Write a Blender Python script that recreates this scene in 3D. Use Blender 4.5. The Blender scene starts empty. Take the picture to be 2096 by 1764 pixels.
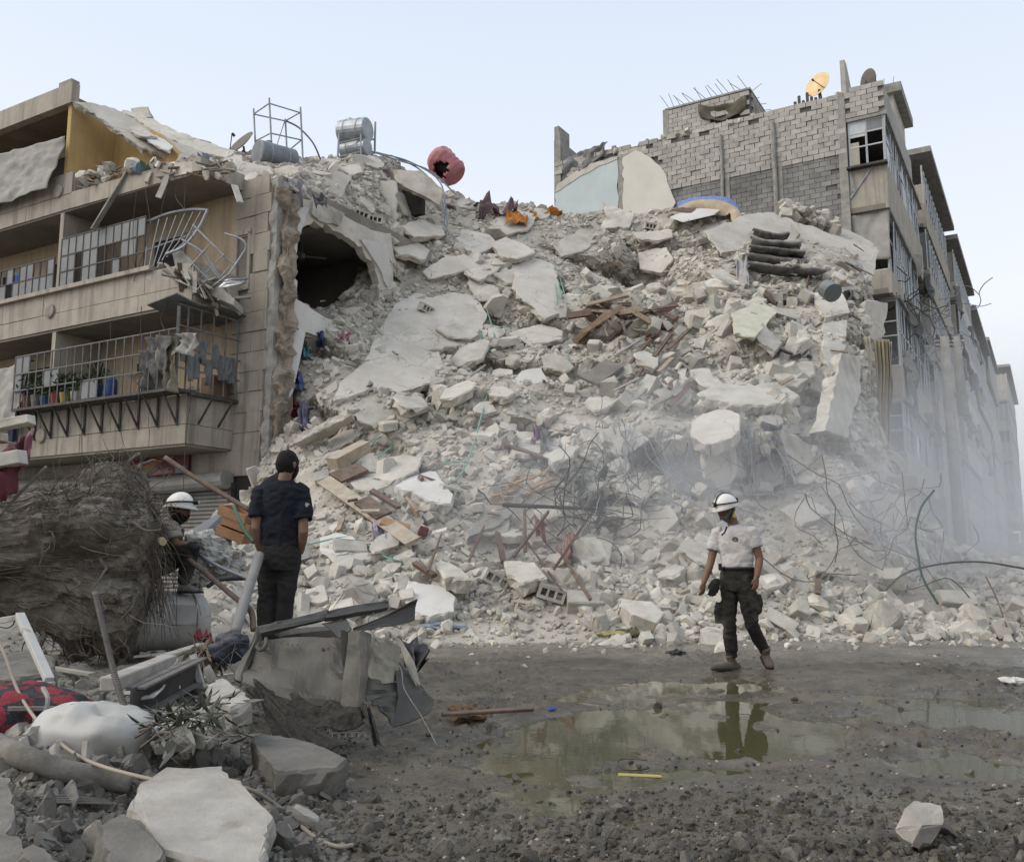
import bpy, bmesh, math, random
import numpy as np
from mathutils import Vector, Matrix, Euler, Quaternion
from mathutils.bvhtree import BVHTree

SC = bpy.context.scene
COL = SC.collection
random.seed(7)
RNG = np.random.default_rng(7)
R = math.radians

# ---------------------------------------------------------------- camera
FPX, CX, CY = 1900.0, 1048.0, 882.0          # focal length and centre in a 2096 x 1764 frame
PITCH = R(8.1)
CAM = Vector((0, 0, 1.1))
cam_d = bpy.data.cameras.new('camera'); cam = bpy.data.objects.new('camera', cam_d); COL.objects.link(cam)
cam.location = CAM; cam.rotation_euler = (R(90) + PITCH, 0, 0)
cam_d.sensor_width = 36; cam_d.lens = 36 * FPX / 2096; cam_d.clip_end = 3000; cam_d.clip_start = 0.05
SC.camera = cam

# ---------------------------------------------------------------- sky, sun, exposure
SUN_AZ, SUN_EL = R(-105), R(42)               # azimuth from +Y (view direction) towards +X
w = bpy.data.worlds.new('World'); SC.world = w; w.use_nodes = True
nt = w.node_tree; nt.nodes.clear()
out = nt.nodes.new('ShaderNodeOutputWorld'); bg = nt.nodes.new('ShaderNodeBackground')
sky = nt.nodes.new('ShaderNodeTexSky'); sky.sky_type = 'NISHITA'; sky.sun_disc = False
sky.sun_elevation = SUN_EL; sky.sun_rotation = SUN_AZ
sky.air_density = 1.0; sky.dust_density = 6.0; sky.ozone_density = 1.3; sky.altitude = 100
pale = nt.nodes.new('ShaderNodeMixRGB'); pale.blend_type = 'MIX'; pale.inputs[0].default_value = 0.75
tc = nt.nodes.new('ShaderNodeTexCoord'); sz = nt.nodes.new('ShaderNodeSeparateXYZ'); nt.links.new(tc.outputs['Generated'], sz.inputs[0])
vl = nt.nodes.new('ShaderNodeValToRGB'); vl.color_ramp.elements[0].position = 0.02; vl.color_ramp.elements[0].color = (1, 1, 1, 1); vl.color_ramp.elements[1].position = 0.62; vl.color_ramp.elements[1].color = (.66, .75, .88, 1)
vs_ = nt.nodes.new('ShaderNodeMixRGB'); vs_.blend_type = 'MULTIPLY'; vs_.inputs[0].default_value = 1; vs_.inputs[2].default_value = (10.6, 10.6, 10.6, 1)
nt.links.new(sz.outputs['Z'], vl.inputs[0]); nt.links.new(vl.outputs[0], vs_.inputs[1]); nt.links.new(vs_.outputs[0], pale.inputs[2])   # pale veil of haze, thicker towards the horizon all round
nt.links.new(sky.outputs[0], pale.inputs[1]); nt.links.new(pale.outputs[0], bg.inputs['Color'])
bg.inputs['Strength'].default_value = 0.097
nt.links.new(bg.outputs[0], out.inputs['Surface'])
sun_d = bpy.data.lights.new('sun', 'SUN'); sun = bpy.data.objects.new('sun', sun_d); COL.objects.link(sun)
sun_d.energy = 1.5; sun_d.angle = R(50); sun_d.color = (1.0, 0.93, 0.83)
sdir = Vector((math.sin(SUN_AZ) * math.cos(SUN_EL), math.cos(SUN_AZ) * math.cos(SUN_EL), math.sin(SUN_EL)))
sun.rotation_euler = sdir.to_track_quat('Z', 'Y').to_euler(); sun.location = (-20, 0, 30)
SC.view_settings.view_transform = 'Standard'; SC.view_settings.look = 'None'
SC.view_settings.exposure = 0.36; SC.view_settings.gamma = 1.0
SC.render.engine = 'CYCLES'
SC.cycles.use_denoising = True
SC.cycles.max_bounces = 6; SC.cycles.diffuse_bounces = 3; SC.cycles.glossy_bounces = 3
SC.cycles.transparent_max_bounces = 6; SC.cycles.volume_bounces = 1
SC.cycles.volume_step_rate = 4.0; SC.cycles.volume_max_steps = 64
SC.cycles.sample_clamp_indirect = 4

# ---------------------------------------------------------------- pixels to places
_fw = Vector((0, math.cos(PITCH), math.sin(PITCH))); _up = Vector((0, -math.sin(PITCH), math.cos(PITCH)))
def ray(u, v):
    return (_fw * FPX + Vector((1, 0, 0)) * (u - CX) - _up * (v - CY)).normalized()
def P(u, v, y):                               # point at forward distance y
    d = ray(u, v); return CAM + d * (y / d.y)
def PZ(u, v, z=0.0):                          # point on the level z
    d = ray(u, v); return CAM + d * ((z - CAM.z) / d.z)
def PPL(u, v, p0, n):                         # point on a plane
    d = ray(u, v); return CAM + d * ((p0 - CAM).dot(n) / d.dot(n))
def pxm(y): return y / FPX                    # metres per frame pixel at distance y
_proj_m = None
def proj(p):
    q = Vector(p) - CAM; zf = q.dot(_fw)
    return CX + FPX * q.x / zf, CY - FPX * q.dot(_up) / zf

# street axes: A runs along the left facade to the right, B into the depth
AX = Vector((math.cos(R(30)), -math.sin(R(30)), 0)); BX = Vector((math.sin(R(30)), math.cos(R(30)), 0)); ZX = Vector((0, 0, 1))

# ---------------------------------------------------------------- noise in numpy
def _hash(ix, iy, iz, s):
    n = (ix * 374761393 + iy * 668265263 + iz * 2147483647 + s * 1274126177) & 0xFFFFFFFF
    n = ((n ^ (n >> 13)) * 1274126177) & 0xFFFFFFFF
    return ((n ^ (n >> 16)) & 0xFFFF) / 65535.0
def vnoise(x, y, z=0.0, s=0):
    x, y, z = np.broadcast_arrays(np.asarray(x, float), np.asarray(y, float), np.asarray(z, float))
    ix, iy, iz = np.floor(x).astype(np.int64), np.floor(y).astype(np.int64), np.floor(z).astype(np.int64)
    fx, fy, fz = x - ix, y - iy, z - iz
    fx, fy, fz = (t * t * (3 - 2 * t) for t in (fx, fy, fz))
    r = 0
    for a in (0, 1):
        for b in (0, 1):
            for c in (0, 1):
                r = r + _hash(ix + a, iy + b, iz + c, s) * (fx if a else 1 - fx) * (fy if b else 1 - fy) * (fz if c else 1 - fz)
    return r * 2 - 1
def fbm(x, y, z=0.0, o=4, s=0):
    r, amp, f = 0, 1.0, 1.0
    for k in range(o):
        r = r + amp * vnoise(np.asarray(x) * f, np.asarray(y) * f, np.asarray(z) * f, s + k * 17); amp *= 0.5; f *= 2.03
    return r

# ---------------------------------------------------------------- materials
MATS = {}
def mat(name, c1, c2=None, rough=0.85, scale=3.0, bump=0.3, bscale=None, island=0.12, metal=0.0, c3=None, s3=0.6, t3=(0.55, 0.7), spec=0.3, dust=0.0, bdist=0.02, coord='pos'):
    if name in MATS: return MATS[name]
    m = bpy.data.materials.new(name); m.use_nodes = True; nt = m.node_tree; N = nt.nodes; L = nt.links
    b = N['Principled BSDF']; b.inputs['Roughness'].default_value = rough; b.inputs['Metallic'].default_value = metal
    b.inputs['Specular IOR Level'].default_value = spec
    geo = N.new('ShaderNodeNewGeometry')
    if coord == 'pos': cs = geo.outputs['Position']
    else: cs = N.new('ShaderNodeTexCoord').outputs['Object']
    if c2 is None: c2 = tuple(x * 0.7 for x in c1)
    no = N.new('ShaderNodeTexNoise'); no.inputs['Scale'].default_value = scale; no.inputs['Detail'].default_value = 6; no.inputs['Roughness'].default_value = 0.65
    L.new(cs, no.inputs['Vector'])
    rp = N.new('ShaderNodeValToRGB'); rp.color_ramp.elements[0].position = 0.35; rp.color_ramp.elements[1].position = 0.68
    rp.color_ramp.elements[0].color = (*c2, 1); rp.color_ramp.elements[1].color = (*c1, 1)
    L.new(no.outputs['Fac'], rp.inputs['Fac']); col = rp.outputs['Color']
    if c3 is not None:
        n3 = N.new('ShaderNodeTexNoise'); n3.inputs['Scale'].default_value = s3; n3.inputs['Detail'].default_value = 5; L.new(cs, n3.inputs['Vector'])
        r3 = N.new('ShaderNodeValToRGB'); r3.color_ramp.elements[0].position = t3[0]; r3.color_ramp.elements[1].position = t3[1]
        L.new(n3.outputs['Fac'], r3.inputs['Fac'])
        mx = N.new('ShaderNodeMixRGB'); L.new(r3.outputs['Color'], mx.inputs[0]); L.new(col, mx.inputs[1]); mx.inputs[2].default_value = (*c3, 1); col = mx.outputs[0]
    if island > 0:
        hs = N.new('ShaderNodeHueSaturation'); mr = N.new('ShaderNodeMapRange')
        mr.inputs['To Min'].default_value = 1 - island * 2; mr.inputs['To Max'].default_value = 1 + island
        L.new(geo.outputs['Random Per Island'], mr.inputs['Value']); L.new(mr.outputs[0], hs.inputs['Value']); L.new(col, hs.inputs['Color']); col = hs.outputs['Color']
    if dust > 0:                              # settled pale dust on faces that look up
        sp = N.new('ShaderNodeSeparateXYZ'); L.new(geo.outputs['Normal'], sp.inputs[0])
        mr = N.new('ShaderNodeMapRange'); mr.inputs['From Min'].default_value = 0.1; mr.inputs['From Max'].default_value = 0.9
        mr.inputs['To Max'].default_value = dust; L.new(sp.outputs['Z'], mr.inputs['Value'])
        mm = N.new('ShaderNodeMath'); mm.operation = 'MULTIPLY'; L.new(mr.outputs[0], mm.inputs[0]); L.new(no.outputs['Fac'], mm.inputs[1]); mm.use_clamp = True
        mx = N.new('ShaderNodeMixRGB'); L.new(mm.outputs[0], mx.inputs[0]); L.new(col, mx.inputs[1]); mx.inputs[2].default_value = (0.42, 0.40, 0.36, 1); col = mx.outputs[0]
    L.new(col, b.inputs['Base Color'])
    if bump > 0:
        nb = N.new('ShaderNodeTexNoise'); nb.inputs['Scale'].default_value = bscale or scale * 6; nb.inputs['Detail'].default_value = 8; nb.inputs['Roughness'].default_value = 0.7
        L.new(cs, nb.inputs['Vector'])
        bp = N.new('ShaderNodeBump'); bp.inputs['Strength'].default_value = bump; bp.inputs['Distance'].default_value = bdist
        L.new(nb.outputs['Fac'], bp.inputs['Height']); L.new(bp.outputs[0], b.inputs['Normal'])
    MATS[name] = m
    return m

# ---------------------------------------------------------------- mesh builder
class MB:
    def __init__(self): self.v = []; self.f = []
    def add(self, vs, fs):
        o = len(self.v); self.v.extend(tuple(p) for p in vs); self.f.extend(tuple(i + o for i in f) for f in fs); return self
    def box(self, c, s, rot=None, axes=None, jit=0.0):
        c = Vector(c); h = [x / 2 for x in s]; vs = []
        for i in range(8):
            p = Vector((h[0] if i & 1 else -h[0], h[1] if i & 2 else -h[1], h[2] if i & 4 else -h[2]))
            if jit: p += Vector((random.uniform(-jit, jit), random.uniform(-jit, jit), random.uniform(-jit, jit)))
            if axes: p = axes[0] * p.x + axes[1] * p.y + axes[2] * p.z
            elif rot is not None: p = rot @ p
            vs.append(c + p)
        return self.add(vs, [(0, 2, 3, 1), (4, 5, 7, 6), (0, 1, 5, 4), (2, 6, 7, 3), (0, 4, 6, 2), (1, 3, 7, 5)])
    def bar(self, a, b, w, h=None, up=None):   # rectangular bar from a to b
        a, b = Vector(a), Vector(b); d = b - a; L = d.length; d.normalize(); h = h or w
        up = Vector(up) if up else (ZX if abs(d.z) < 0.9 else Vector((0, 1, 0)))
        x = d.cross(up).normalized(); z = x.cross(d)
        return self.box((a + b) / 2, (w, L, h), axes=(x, d, z))
    def tube(self, pts, r, n=8, caps=True):
        pts = [Vector(p) for p in pts]; k = len(pts); rs = r if isinstance(r, (list, tuple)) else [r] * k
        vs, fs = [], []; x = None
        for i, p in enumerate(pts):
            d = (pts[min(i + 1, k - 1)] - pts[max(i - 1, 0)])
            d = d.normalized() if d.length > 1e-9 else Vector((0, 0, 1))
            if x is None: x = d.orthogonal().normalized()
            x = (x - d * x.dot(d)); x = x.normalized() if x.length > 1e-6 else d.orthogonal().normalized()
            y = d.cross(x)
            for j in range(n):
                a = 2 * math.pi * j / n; vs.append(p + (x * math.cos(a) + y * math.sin(a)) * rs[i])
        for i in range(k - 1):
            for j in range(n):
                fs.append((i * n + j, i * n + (j + 1) % n, (i + 1) * n + (j + 1) % n, (i + 1) * n + j))
        if caps: fs.append(tuple(range(n - 1, -1, -1))); fs.append(tuple((k - 1) * n + j for j in range(n)))
        return self.add(vs, fs)
    def prism(self, poly, off):                # closed prism: polygon of points, extruded by vector off
        n = len(poly); poly = [Vector(p) for p in poly]; off = Vector(off)
        fs = [tuple(range(n)), tuple(range(2 * n - 1, n - 1, -1))] + [(i, n + i, n + (i + 1) % n, (i + 1) % n) for i in range(n)]
        return self.add(poly + [p + off for p in poly], fs)
    def grid(self, fn, nu, nv, thick=0.0):     # fn(s, t) -> point; closed sheet when thick
        vs = [fn(i / nu, j / nv) for j in range(nv + 1) for i in range(nu + 1)]; W = nu + 1
        fs = [(j * W + i, j * W + i + 1, (j + 1) * W + i + 1, (j + 1) * W + i) for j in range(nv) for i in range(nu)]
        return self.add(vs, fs)
    def build(self, name, m, parent=None, smooth=False, fix=True, thick=0.0, bevel=0.0):
        me = bpy.data.meshes.new(name); me.from_pydata(self.v, [], self.f); me.update()
        if fix:
            bm = bmesh.new(); bm.from_mesh(me); bmesh.ops.recalc_face_normals(bm, faces=bm.faces); bm.to_mesh(me); bm.free()
        o = bpy.data.objects.new(name, me); COL.objects.link(o); me.materials.append(m)
        if smooth: me.polygons.foreach_set('use_smooth', [True] * len(me.polygons))
        if thick: md = o.modifiers.new('solid', 'SOLIDIFY'); md.thickness = thick; md.offset = 0
        if bevel: md = o.modifiers.new('bevel', 'BEVEL'); md.width = bevel; md.segments = 1
        if parent is not None: attach(o, parent)
        return o
_EMPTY_LOC = {}
def attach(o, parent):
    o.parent = parent
    loc = _EMPTY_LOC.get(parent.name)
    if loc is not None: o.matrix_parent_inverse = Matrix.Translation(loc).inverted()
    return o
def thing(name, label, cat, loc, group=None):  # an Empty at a thing's base; its parts are built in world space
    o = bpy.data.objects.new(name, None); COL.objects.link(o); o.location = loc; o.empty_display_size = 0.1
    _EMPTY_LOC[o.name] = Vector(loc)
    return tag(o, label, cat, group)
def tag(o, label, cat, group=None):
    o['label'] = label; o['category'] = cat
    if group: o['group'] = group
    return o
def kind(o, k): o['kind'] = k; return o
def recenter(o):                               # put a mesh object's origin at its lowest middle
    me = o.data; co = np.empty(len(me.vertices) * 3); me.vertices.foreach_get('co', co); co = co.reshape(-1, 3)
    c = Vector(((co[:, 0].min() + co[:, 0].max()) / 2, (co[:, 1].min() + co[:, 1].max()) / 2, co[:, 2].min()))
    me.transform(Matrix.Translation(-c)); o.location = o.location + c
    return o
def np_mesh(name, V, F, m, smooth=False):      # fast mesh from arrays; F has 3 columns
    me = bpy.data.meshes.new(name); nv, nf = len(V), len(F); k = F.shape[1]
    me.vertices.add(nv); me.vertices.foreach_set('co', np.ascontiguousarray(V, dtype=np.float32).ravel())
    me.loops.add(nf * k); me.loops.foreach_set('vertex_index', np.ascontiguousarray(F, dtype=np.int32).ravel())
    me.polygons.add(nf); me.polygons.foreach_set('loop_start', np.arange(nf, dtype=np.int32) * k)
    try: me.polygons.foreach_set('loop_total', np.full(nf, k, dtype=np.int32))
    except Exception: pass
    me.polygons.foreach_set('use_smooth', np.full(nf, smooth))
    me.update(calc_edges=True); me.validate()
    me.materials.append(m)
    o = bpy.data.objects.new(name, me); COL.objects.link(o)
    return o
def crv(pts, n=24):                            # smooth curve through points (Catmull-Rom)
    pts = [Vector(p) for p in pts]; q = [pts[0] * 2 - pts[1]] + pts + [pts[-1] * 2 - pts[-2]]; r = []
    per = max(1, n // (len(pts) - 1))
    for i in range(1, len(q) - 2):
        for k in range(per):
            t = k / per; a, b, c, d = q[i - 1], q[i], q[i + 1], q[i + 2]
            r.append(0.5 * ((2 * b) + (c - a) * t + (2 * a - 5 * b + 4 * c - d) * t * t + (3 * b - a - 3 * c + d) * t ** 3))
    r.append(pts[-1]); return r

M_CONC = mat('broken_concrete', (0.585, 0.55, 0.48), (0.365, 0.338, 0.29), rough=0.92, scale=2.2, bump=0.5, bscale=16, island=0.14, c3=(0.22, 0.20, 0.17), s3=1.3, t3=(0.56, 0.75), dust=0.35)
M_DUST = mat('concrete_dust', (0.485, 0.45, 0.39), (0.30, 0.274, 0.234), rough=0.95, scale=1.6, bump=0.8, bscale=12, island=0, c3=(0.27, 0.24, 0.20), s3=0.9)
M_PLASTER = mat('slab_plaster', (0.57, 0.535, 0.475), (0.44, 0.405, 0.35), rough=0.9, scale=1.4, bump=0.35, bscale=9, island=0.05, c3=(0.42, 0.38, 0.33), s3=2.5, t3=(0.58, 0.72))
M_WHITE = mat('white_painted_plaster', (0.60, 0.585, 0.55), (0.49, 0.47, 0.435), rough=0.9, scale=1.2, bump=0.25, bscale=12, island=0.04)
M_BLOCK = mat('limestone_block', (0.56, 0.53, 0.47), (0.40, 0.375, 0.325), rough=0.92, scale=4, bump=0.5, bscale=30, island=0.13)
M_GREY = mat('grey_concrete', (0.36, 0.35, 0.32), (0.22, 0.21, 0.19), rough=0.92, scale=3, bump=0.4, bscale=25, island=0.12, dust=0.3)

def add_cracks(m, scale, width, col):            # thin branching cracks in the plaster or concrete skin
    N = m.node_tree.nodes; L = m.node_tree.links; b = N['Principled BSDF']; src = b.inputs['Base Color'].links[0].from_socket
    g = N.new('ShaderNodeNewGeometry'); nz = N.new('ShaderNodeTexNoise'); nz.inputs['Scale'].default_value = scale * 2.2; nz.inputs['Detail'].default_value = 5; L.new(g.outputs['Position'], nz.inputs['Vector'])
    ad = N.new('ShaderNodeMixRGB'); ad.blend_type = 'ADD'; ad.inputs[0].default_value = .55; L.new(g.outputs['Position'], ad.inputs[1]); L.new(nz.outputs['Color'], ad.inputs[2])
    vo = N.new('ShaderNodeTexVoronoi'); vo.feature = 'DISTANCE_TO_EDGE'; vo.inputs['Scale'].default_value = scale; L.new(ad.outputs[0], vo.inputs['Vector'])
    mr = N.new('ShaderNodeMapRange'); mr.inputs['From Max'].default_value = width; mr.inputs['To Min'].default_value = .85; mr.inputs['To Max'].default_value = 0; L.new(vo.outputs['Distance'], mr.inputs['Value'])
    n2 = N.new('ShaderNodeTexNoise'); n2.inputs['Scale'].default_value = scale * .8; L.new(g.outputs['Position'], n2.inputs['Vector'])
    r2 = N.new('ShaderNodeMapRange'); r2.inputs['From Min'].default_value = .45; r2.inputs['From Max'].default_value = .6; L.new(n2.outputs['Fac'], r2.inputs['Value'])
    mu = N.new('ShaderNodeMath'); mu.operation = 'MULTIPLY'; L.new(mr.outputs[0], mu.inputs[0]); L.new(r2.outputs[0], mu.inputs[1])
    mx = N.new('ShaderNodeMixRGB'); mx.inputs[2].default_value = (*col, 1); L.new(mu.outputs[0], mx.inputs[0]); L.new(src, mx.inputs[1]); L.new(mx.outputs[0], b.inputs['Base Color'])
add_cracks(M_PLASTER, 1.1, .016, (.12,.11,.095)); add_cracks(M_WHITE, 1.3, .016, (.2,.185,.16))
# ---------------------------------------------------------------- the heap of the collapsed building (surface under the debris)
# columns across the picture, each a profile of (row, distance) from the foot up over the crest
HEAP = {
 430: [(1270,12.5),(1230,13.6),(1180,15),(1150,16.5),(1130,18),(1115,19),(1110,19.6),(1108,20.5),(1106,21),(1104,22),(1102,23)],
 560: [(1285,12.9),(1220,14.2),(1140,15.8),(1080,17),(1010,18),(960,19),(930,19.8),(915,20.6),(905,21.2),(900,21.8),(895,22.5)],
 610: [(1300,12.9),(1220,14.4),(1120,15.9),(1040,17),(980,18),(920,19),(860,19.9),(780,20.7),(700,21.2),(650,21.6),(640,22.6)],
 700: [(1304,12.9),(1215,14.5),(1110,16),(1020,17.2),(960,18.0),(890,18.9),(820,19.9),(740,20.9),(670,21.6),(632,22.0),(618,23.4)],
 800: [(1306,12.9),(1205,14.6),(1090,16.2),(1000,17.4),(940,18.2),(880,18.9),(800,20.2),(720,21.5),(640,22.8),(580,24.0),(470,26.5)],
 900: [(1307,12.9),(1195,14.7),(1080,16.4),(990,17.5),(930,18.3),(860,19.0),(780,20.6),(690,22.2),(600,24.0),(500,26.2),(425,28.0)],
 1050:[(1307,12.9),(1195,14.7),(1080,16.5),(1000,17.5),(930,18.2),(850,19.0),(760,20.9),(670,22.7),(570,24.9),(480,27.2),(420,29.0)],
 1200:[(1306,12.9),(1200,14.6),(1090,16.4),(1020,17.4),(930,18.0),(850,18.8),(760,20.7),(670,22.7),(570,25.2),(480,27.8),(425,30.0)],
 1350:[(1306,12.9),(1210,14.4),(1110,16.2),(1040,17.2),(960,17.8),(850,18.4),(770,20.2),(680,22.3),(590,24.7),(500,27.6),(432,30.0)],
 1500:[(1304,12.9),(1220,14.2),(1125,16.0),(1060,17.2),(980,17.8),(850,18.4),(770,20.0),(680,22.1),(600,24.2),(510,27.0),(445,30.0)],
 1620:[(1302,13.0),(1225,14.2),(1130,16.0),(1065,17.3),(970,18.0),(850,18.6),(770,20.0),(690,21.8),(610,23.9),(530,26.6),(465,30.2)],
 1700:[(1300,13.0),(1230,14.2),(1140,16.0),(1070,17.4),(960,18.3),(860,18.9),(780,20.0),(700,21.6),(620,23.6),(545,26.2),(490,30.4)],
 1760:[(1298,13.1),(1235,14.3),(1150,16.0),(1080,17.5),(990,18.8),(900,19.6),(820,20.6),(740,21.8),(650,23.6),(580,26.0),(530,30.4)],
 1790:[(1297,13.1),(1238,14.4),(1160,16.0),(1100,17.6),(1050,19.0),(1000,20.4),(950,21.8),(880,23.4),(800,25.2),(700,27.5),(640,30.4)],
 1850:[(1296,13.2),(1242,14.6),(1180,16.2),(1120,17.6),(1060,18.6),(1015,19.4),(1010,20.6),(1040,22.5),(1080,25),(1110,28),(1122,32)],
 1900:[(1295,13.3),(1245,14.7),(1185,16.3),(1140,17.9),(1105,19.2),(1085,20.4),(1090,22),(1110,24.5),(1125,27.5),(1132,31),(1138,35)],
 1960:[(1294,13.3),(1248,14.8),(1195,16.5),(1165,18.5),(1150,20.5),(1148,22.5),(1148,25),(1148,28),(1148,31),(1148,34),(1148,37)],
 2096:[(1290,13.5),(1250,15.0),(1205,16.8),(1180,19),(1168,21.5),(1164,24),(1162,27),(1160,30),(1158,33),(1157,37),(1156,41)],
 2350:[(1285,13.8),(1250,15.4),(1210,17.4),(1185,19.8),(1172,22.5),(1168,25),(1165,28),(1163,31),(1160,35),(1158,40),(1157,45)],
}
_us = np.array(sorted(HEAP)); _H = np.array([HEAP[u] for u in sorted(HEAP)], float)   # ncol x 11 x 2
def _interp_axis(A, x0, x1, axis):             # smooth monotone-ish interpolation along one axis
    A = np.moveaxis(A, axis, 0); n = len(x0); t = np.empty_like(A)
    dx = np.diff(x0).reshape(-1, *([1] * (A.ndim - 1))); s = np.diff(A, axis=0) / dx
    t[0] = s[0]; t[-1] = s[-1]
    pr = s[:-1] * s[1:]; hm = np.where(pr > 0, 2 * pr / (s[:-1] + s[1:] + 1e-12), 0); t[1:-1] = hm
    k = np.clip(np.searchsorted(x0, x1, side='right') - 1, 0, n - 2); h = (x0[k + 1] - x0[k]); q = ((x1 - x0[k]) / h).reshape(-1, *([1] * (A.ndim - 1))); hh = h.reshape(q.shape)
    Y = (2*q**3-3*q**2+1)*A[k] + (q**3-2*q**2+q)*hh*t[k] + (-2*q**3+3*q**2)*A[k+1] + (q**3-q**2)*hh*t[k+1]
    return np.moveaxis(Y, 0, axis)
_uf = np.concatenate([np.arange(430, 1760, 5.0), np.arange(1760, 1860, 2.5), np.arange(1860, 2351, 6.0)])
_rf = np.linspace(0, 10, 260)
_g = _interp_axis(_interp_axis(_H, _us.astype(float), _uf, 0), np.arange(11.0), _rf, 1)     # nu x nr x 2
def _P_np(u, v, y):
    dx = u - CX; dv = -(v - CY)
    dy = math.cos(PITCH) * FPX - math.sin(PITCH) * dv; dz = math.sin(PITCH) * FPX + math.cos(PITCH) * dv
    k = y / dy; return np.stack([dx * k, dy * k, CAM.z + dz * k], -1)
_V = _P_np(_uf[:, None] + 0 * _g[..., 0], _g[..., 0], _g[..., 1])
_fade = np.clip(_rf / 0.6, 0, 1)[None, :]
_n1 = fbm(_V[..., 0] * 0.9, _V[..., 1] * 0.9, _V[..., 2] * 0.9, 5, 3); _n2 = fbm(_V[..., 0] * 4, _V[..., 1] * 4, _V[..., 2] * 4, 4, 9)
# sagging floor layers: ledges and recesses, plus a few deep hollows
_ph = _V[..., 2] / 1.75 + 0.55 * fbm(_V[..., 0] * .22, _V[..., 1] * .1, 0, 3, 61) + .12 * _V[..., 0]; _fr = _ph - np.floor(_ph)
_led = np.clip(1 - np.abs(_fr - .18) / .2, 0, 1) * np.clip(fbm(_V[..., 0] * .3, _V[..., 2] * .3, 2, 3, 67) + .55, 0, 1)
_V[..., 1] += 0.75 * _led * np.clip((_rf[None, :] - 2.2) / 1.2, 0, 1) * np.clip((10 - _rf[None, :]) / 1.2, 0, 1)
for _hu, _hv, _ru, _rv, _hd in ((1310, 540, 85, 34, 2.2), (1590, 990, 75, 34, 1.8), (1350, 950, 90, 40, 1.2), (1660, 850, 50, 40, 1.3), (690, 885, 50, 22, 1.0), (840, 870, 60, 14, .8), (1110, 905, 50, 40, .8), (1210, 690, 120, 16, .8), (1480, 830, 90, 18, .9), (900, 1060, 60, 16, .6), (1010, 640, 60, 18, .5), (1250, 1090, 60, 20, .6)):
    _V[..., 1] += _hd * np.exp(-((_uf[:, None] - _hu) / _ru) ** 2 - ((_g[..., 0] - _hv) / _rv) ** 2)
_lm = fbm(_V[..., 0] * .35, _V[..., 1] * .35, _V[..., 2] * .35, 3, 53) * _fade
_V[..., 2] += .25 * _lm * np.clip((10 - _rf[None, :]) / 1.0, .15, 1); _V[..., 1] -= .3 * _lm
_V[..., 2] += (_n1 * 0.16 + _n2 * 0.05) * _fade - 0.05 * (1 - _fade); _V[..., 1] += (_n1 * 0.12 + _n2 * 0.06) * _fade
# far side of the crest drops away behind
_sk = _V[:, :1, :].copy(); _sk[..., 1] -= .12; _sk[..., 2] = -.3
_back = _V[:, -1:, :].copy(); _rows = [_sk, _V]
for k, (dy, dz) in enumerate([(0.6, -0.3), (1.6, -1.6), (3.0, -3.6), (4.2, -6.5)]):
    q = _back.copy(); sc = np.clip(_back[..., 2] / 12, 0.02, 1); q[..., 1] += dy; q[..., 2] = np.maximum(_back[..., 2] + dz * sc, -0.3); _rows.append(q)
_V = np.concatenate(_rows, 1); _nu, _nr = _V.shape[:2]
_i = np.arange(_nu - 1)[:, None] * _nr + np.arange(_nr - 1)[None, :]
_F = np.stack([_i, _i + _nr, _i + _nr + 1, _i + 1], -1).reshape(-1, 4)
heap = kind(np_mesh('rubble_heap', _V.reshape(-1, 3), _F, M_DUST, smooth=False), 'structure')
HEAP_BVH = BVHTree.FromPolygons([Vector(p) for p in _V.reshape(-1, 3)[:, :]], _F.tolist())
HV, HF = _V.reshape(-1, 3), _F

# ---------------------------------------------------------------- muddy ground with a real hollow for the puddle
def _poly_sd(px, py, poly):                    # signed distance to polygon, positive inside
    poly = np.array(poly, float); n = len(poly); d = np.full(px.shape, 1e9); inside = np.zeros(px.shape, bool)
    for i in range(n):
        a, b = poly[i], poly[(i + 1) % n]; e = b - a
        t = np.clip(((px - a[0]) * e[0] + (py - a[1]) * e[1]) / (e @ e + 1e-12), 0, 1)
        d = np.minimum(d, np.hypot(px - a[0] - e[0] * t, py - a[1] - e[1] * t))
        c = ((a[1] > py) != (b[1] > py)) & (px < (b[0] - a[0]) * (py - a[1]) / (b[1] - a[1] + 1e-12) + a[0]); inside ^= c
    return np.where(inside, d, -d)
def _ground_poly(pp): return [tuple(PZ(u, v, 0.0)[:2]) for u, v in pp]
PUD1 = _ground_poly([(975,1520),(1060,1488),(1200,1466),(1330,1458),(1470,1452),(1640,1462),(1730,1478),(1690,1505),(1640,1540),(1560,1585),(1450,1612),(1310,1628),(1180,1605),(1060,1575),(985,1550)])
PUD2 = _ground_poly([(1640,1462),(1760,1440),(1930,1430),(2060,1440),(2140,1470),(2000,1482),(1880,1474),(1740,1478)])
PUD3 = _ground_poly([(1130,1660),(1240,1645),(1420,1650),(1560,1640),(1700,1612),(1840,1600),(1900,1640),(1760,1668),(1560,1690),(1330,1705),(1150,1700)])
PUD4 = _ground_poly([(1120,1424),(1300,1398),(1480,1385),(1600,1392),(1560,1412),(1420,1426),(1240,1436)])
PUD5 = _ground_poly([(1740,1560),(1900,1530),(2100,1545),(2140,1600),(1960,1615),(1800,1600)])
BANK = [tuple(PZ(u, v, 0.0)[:2]) for u, v in [(520,1800),(640,1690),(700,1600),(790,1530),(880,1480),(900,1420),(860,1330),(820,1290)]] + [(-3.0,16),(-16,16),(-16,1),(-1.0,1)]
_xs = np.unique(np.concatenate([np.arange(-16, -6, 0.2), np.arange(-6, -3, 0.07), np.arange(-3, 4.6, 0.03), np.arange(4.6, 8, 0.07), np.arange(8, 16.1, 0.2)]))
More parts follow.
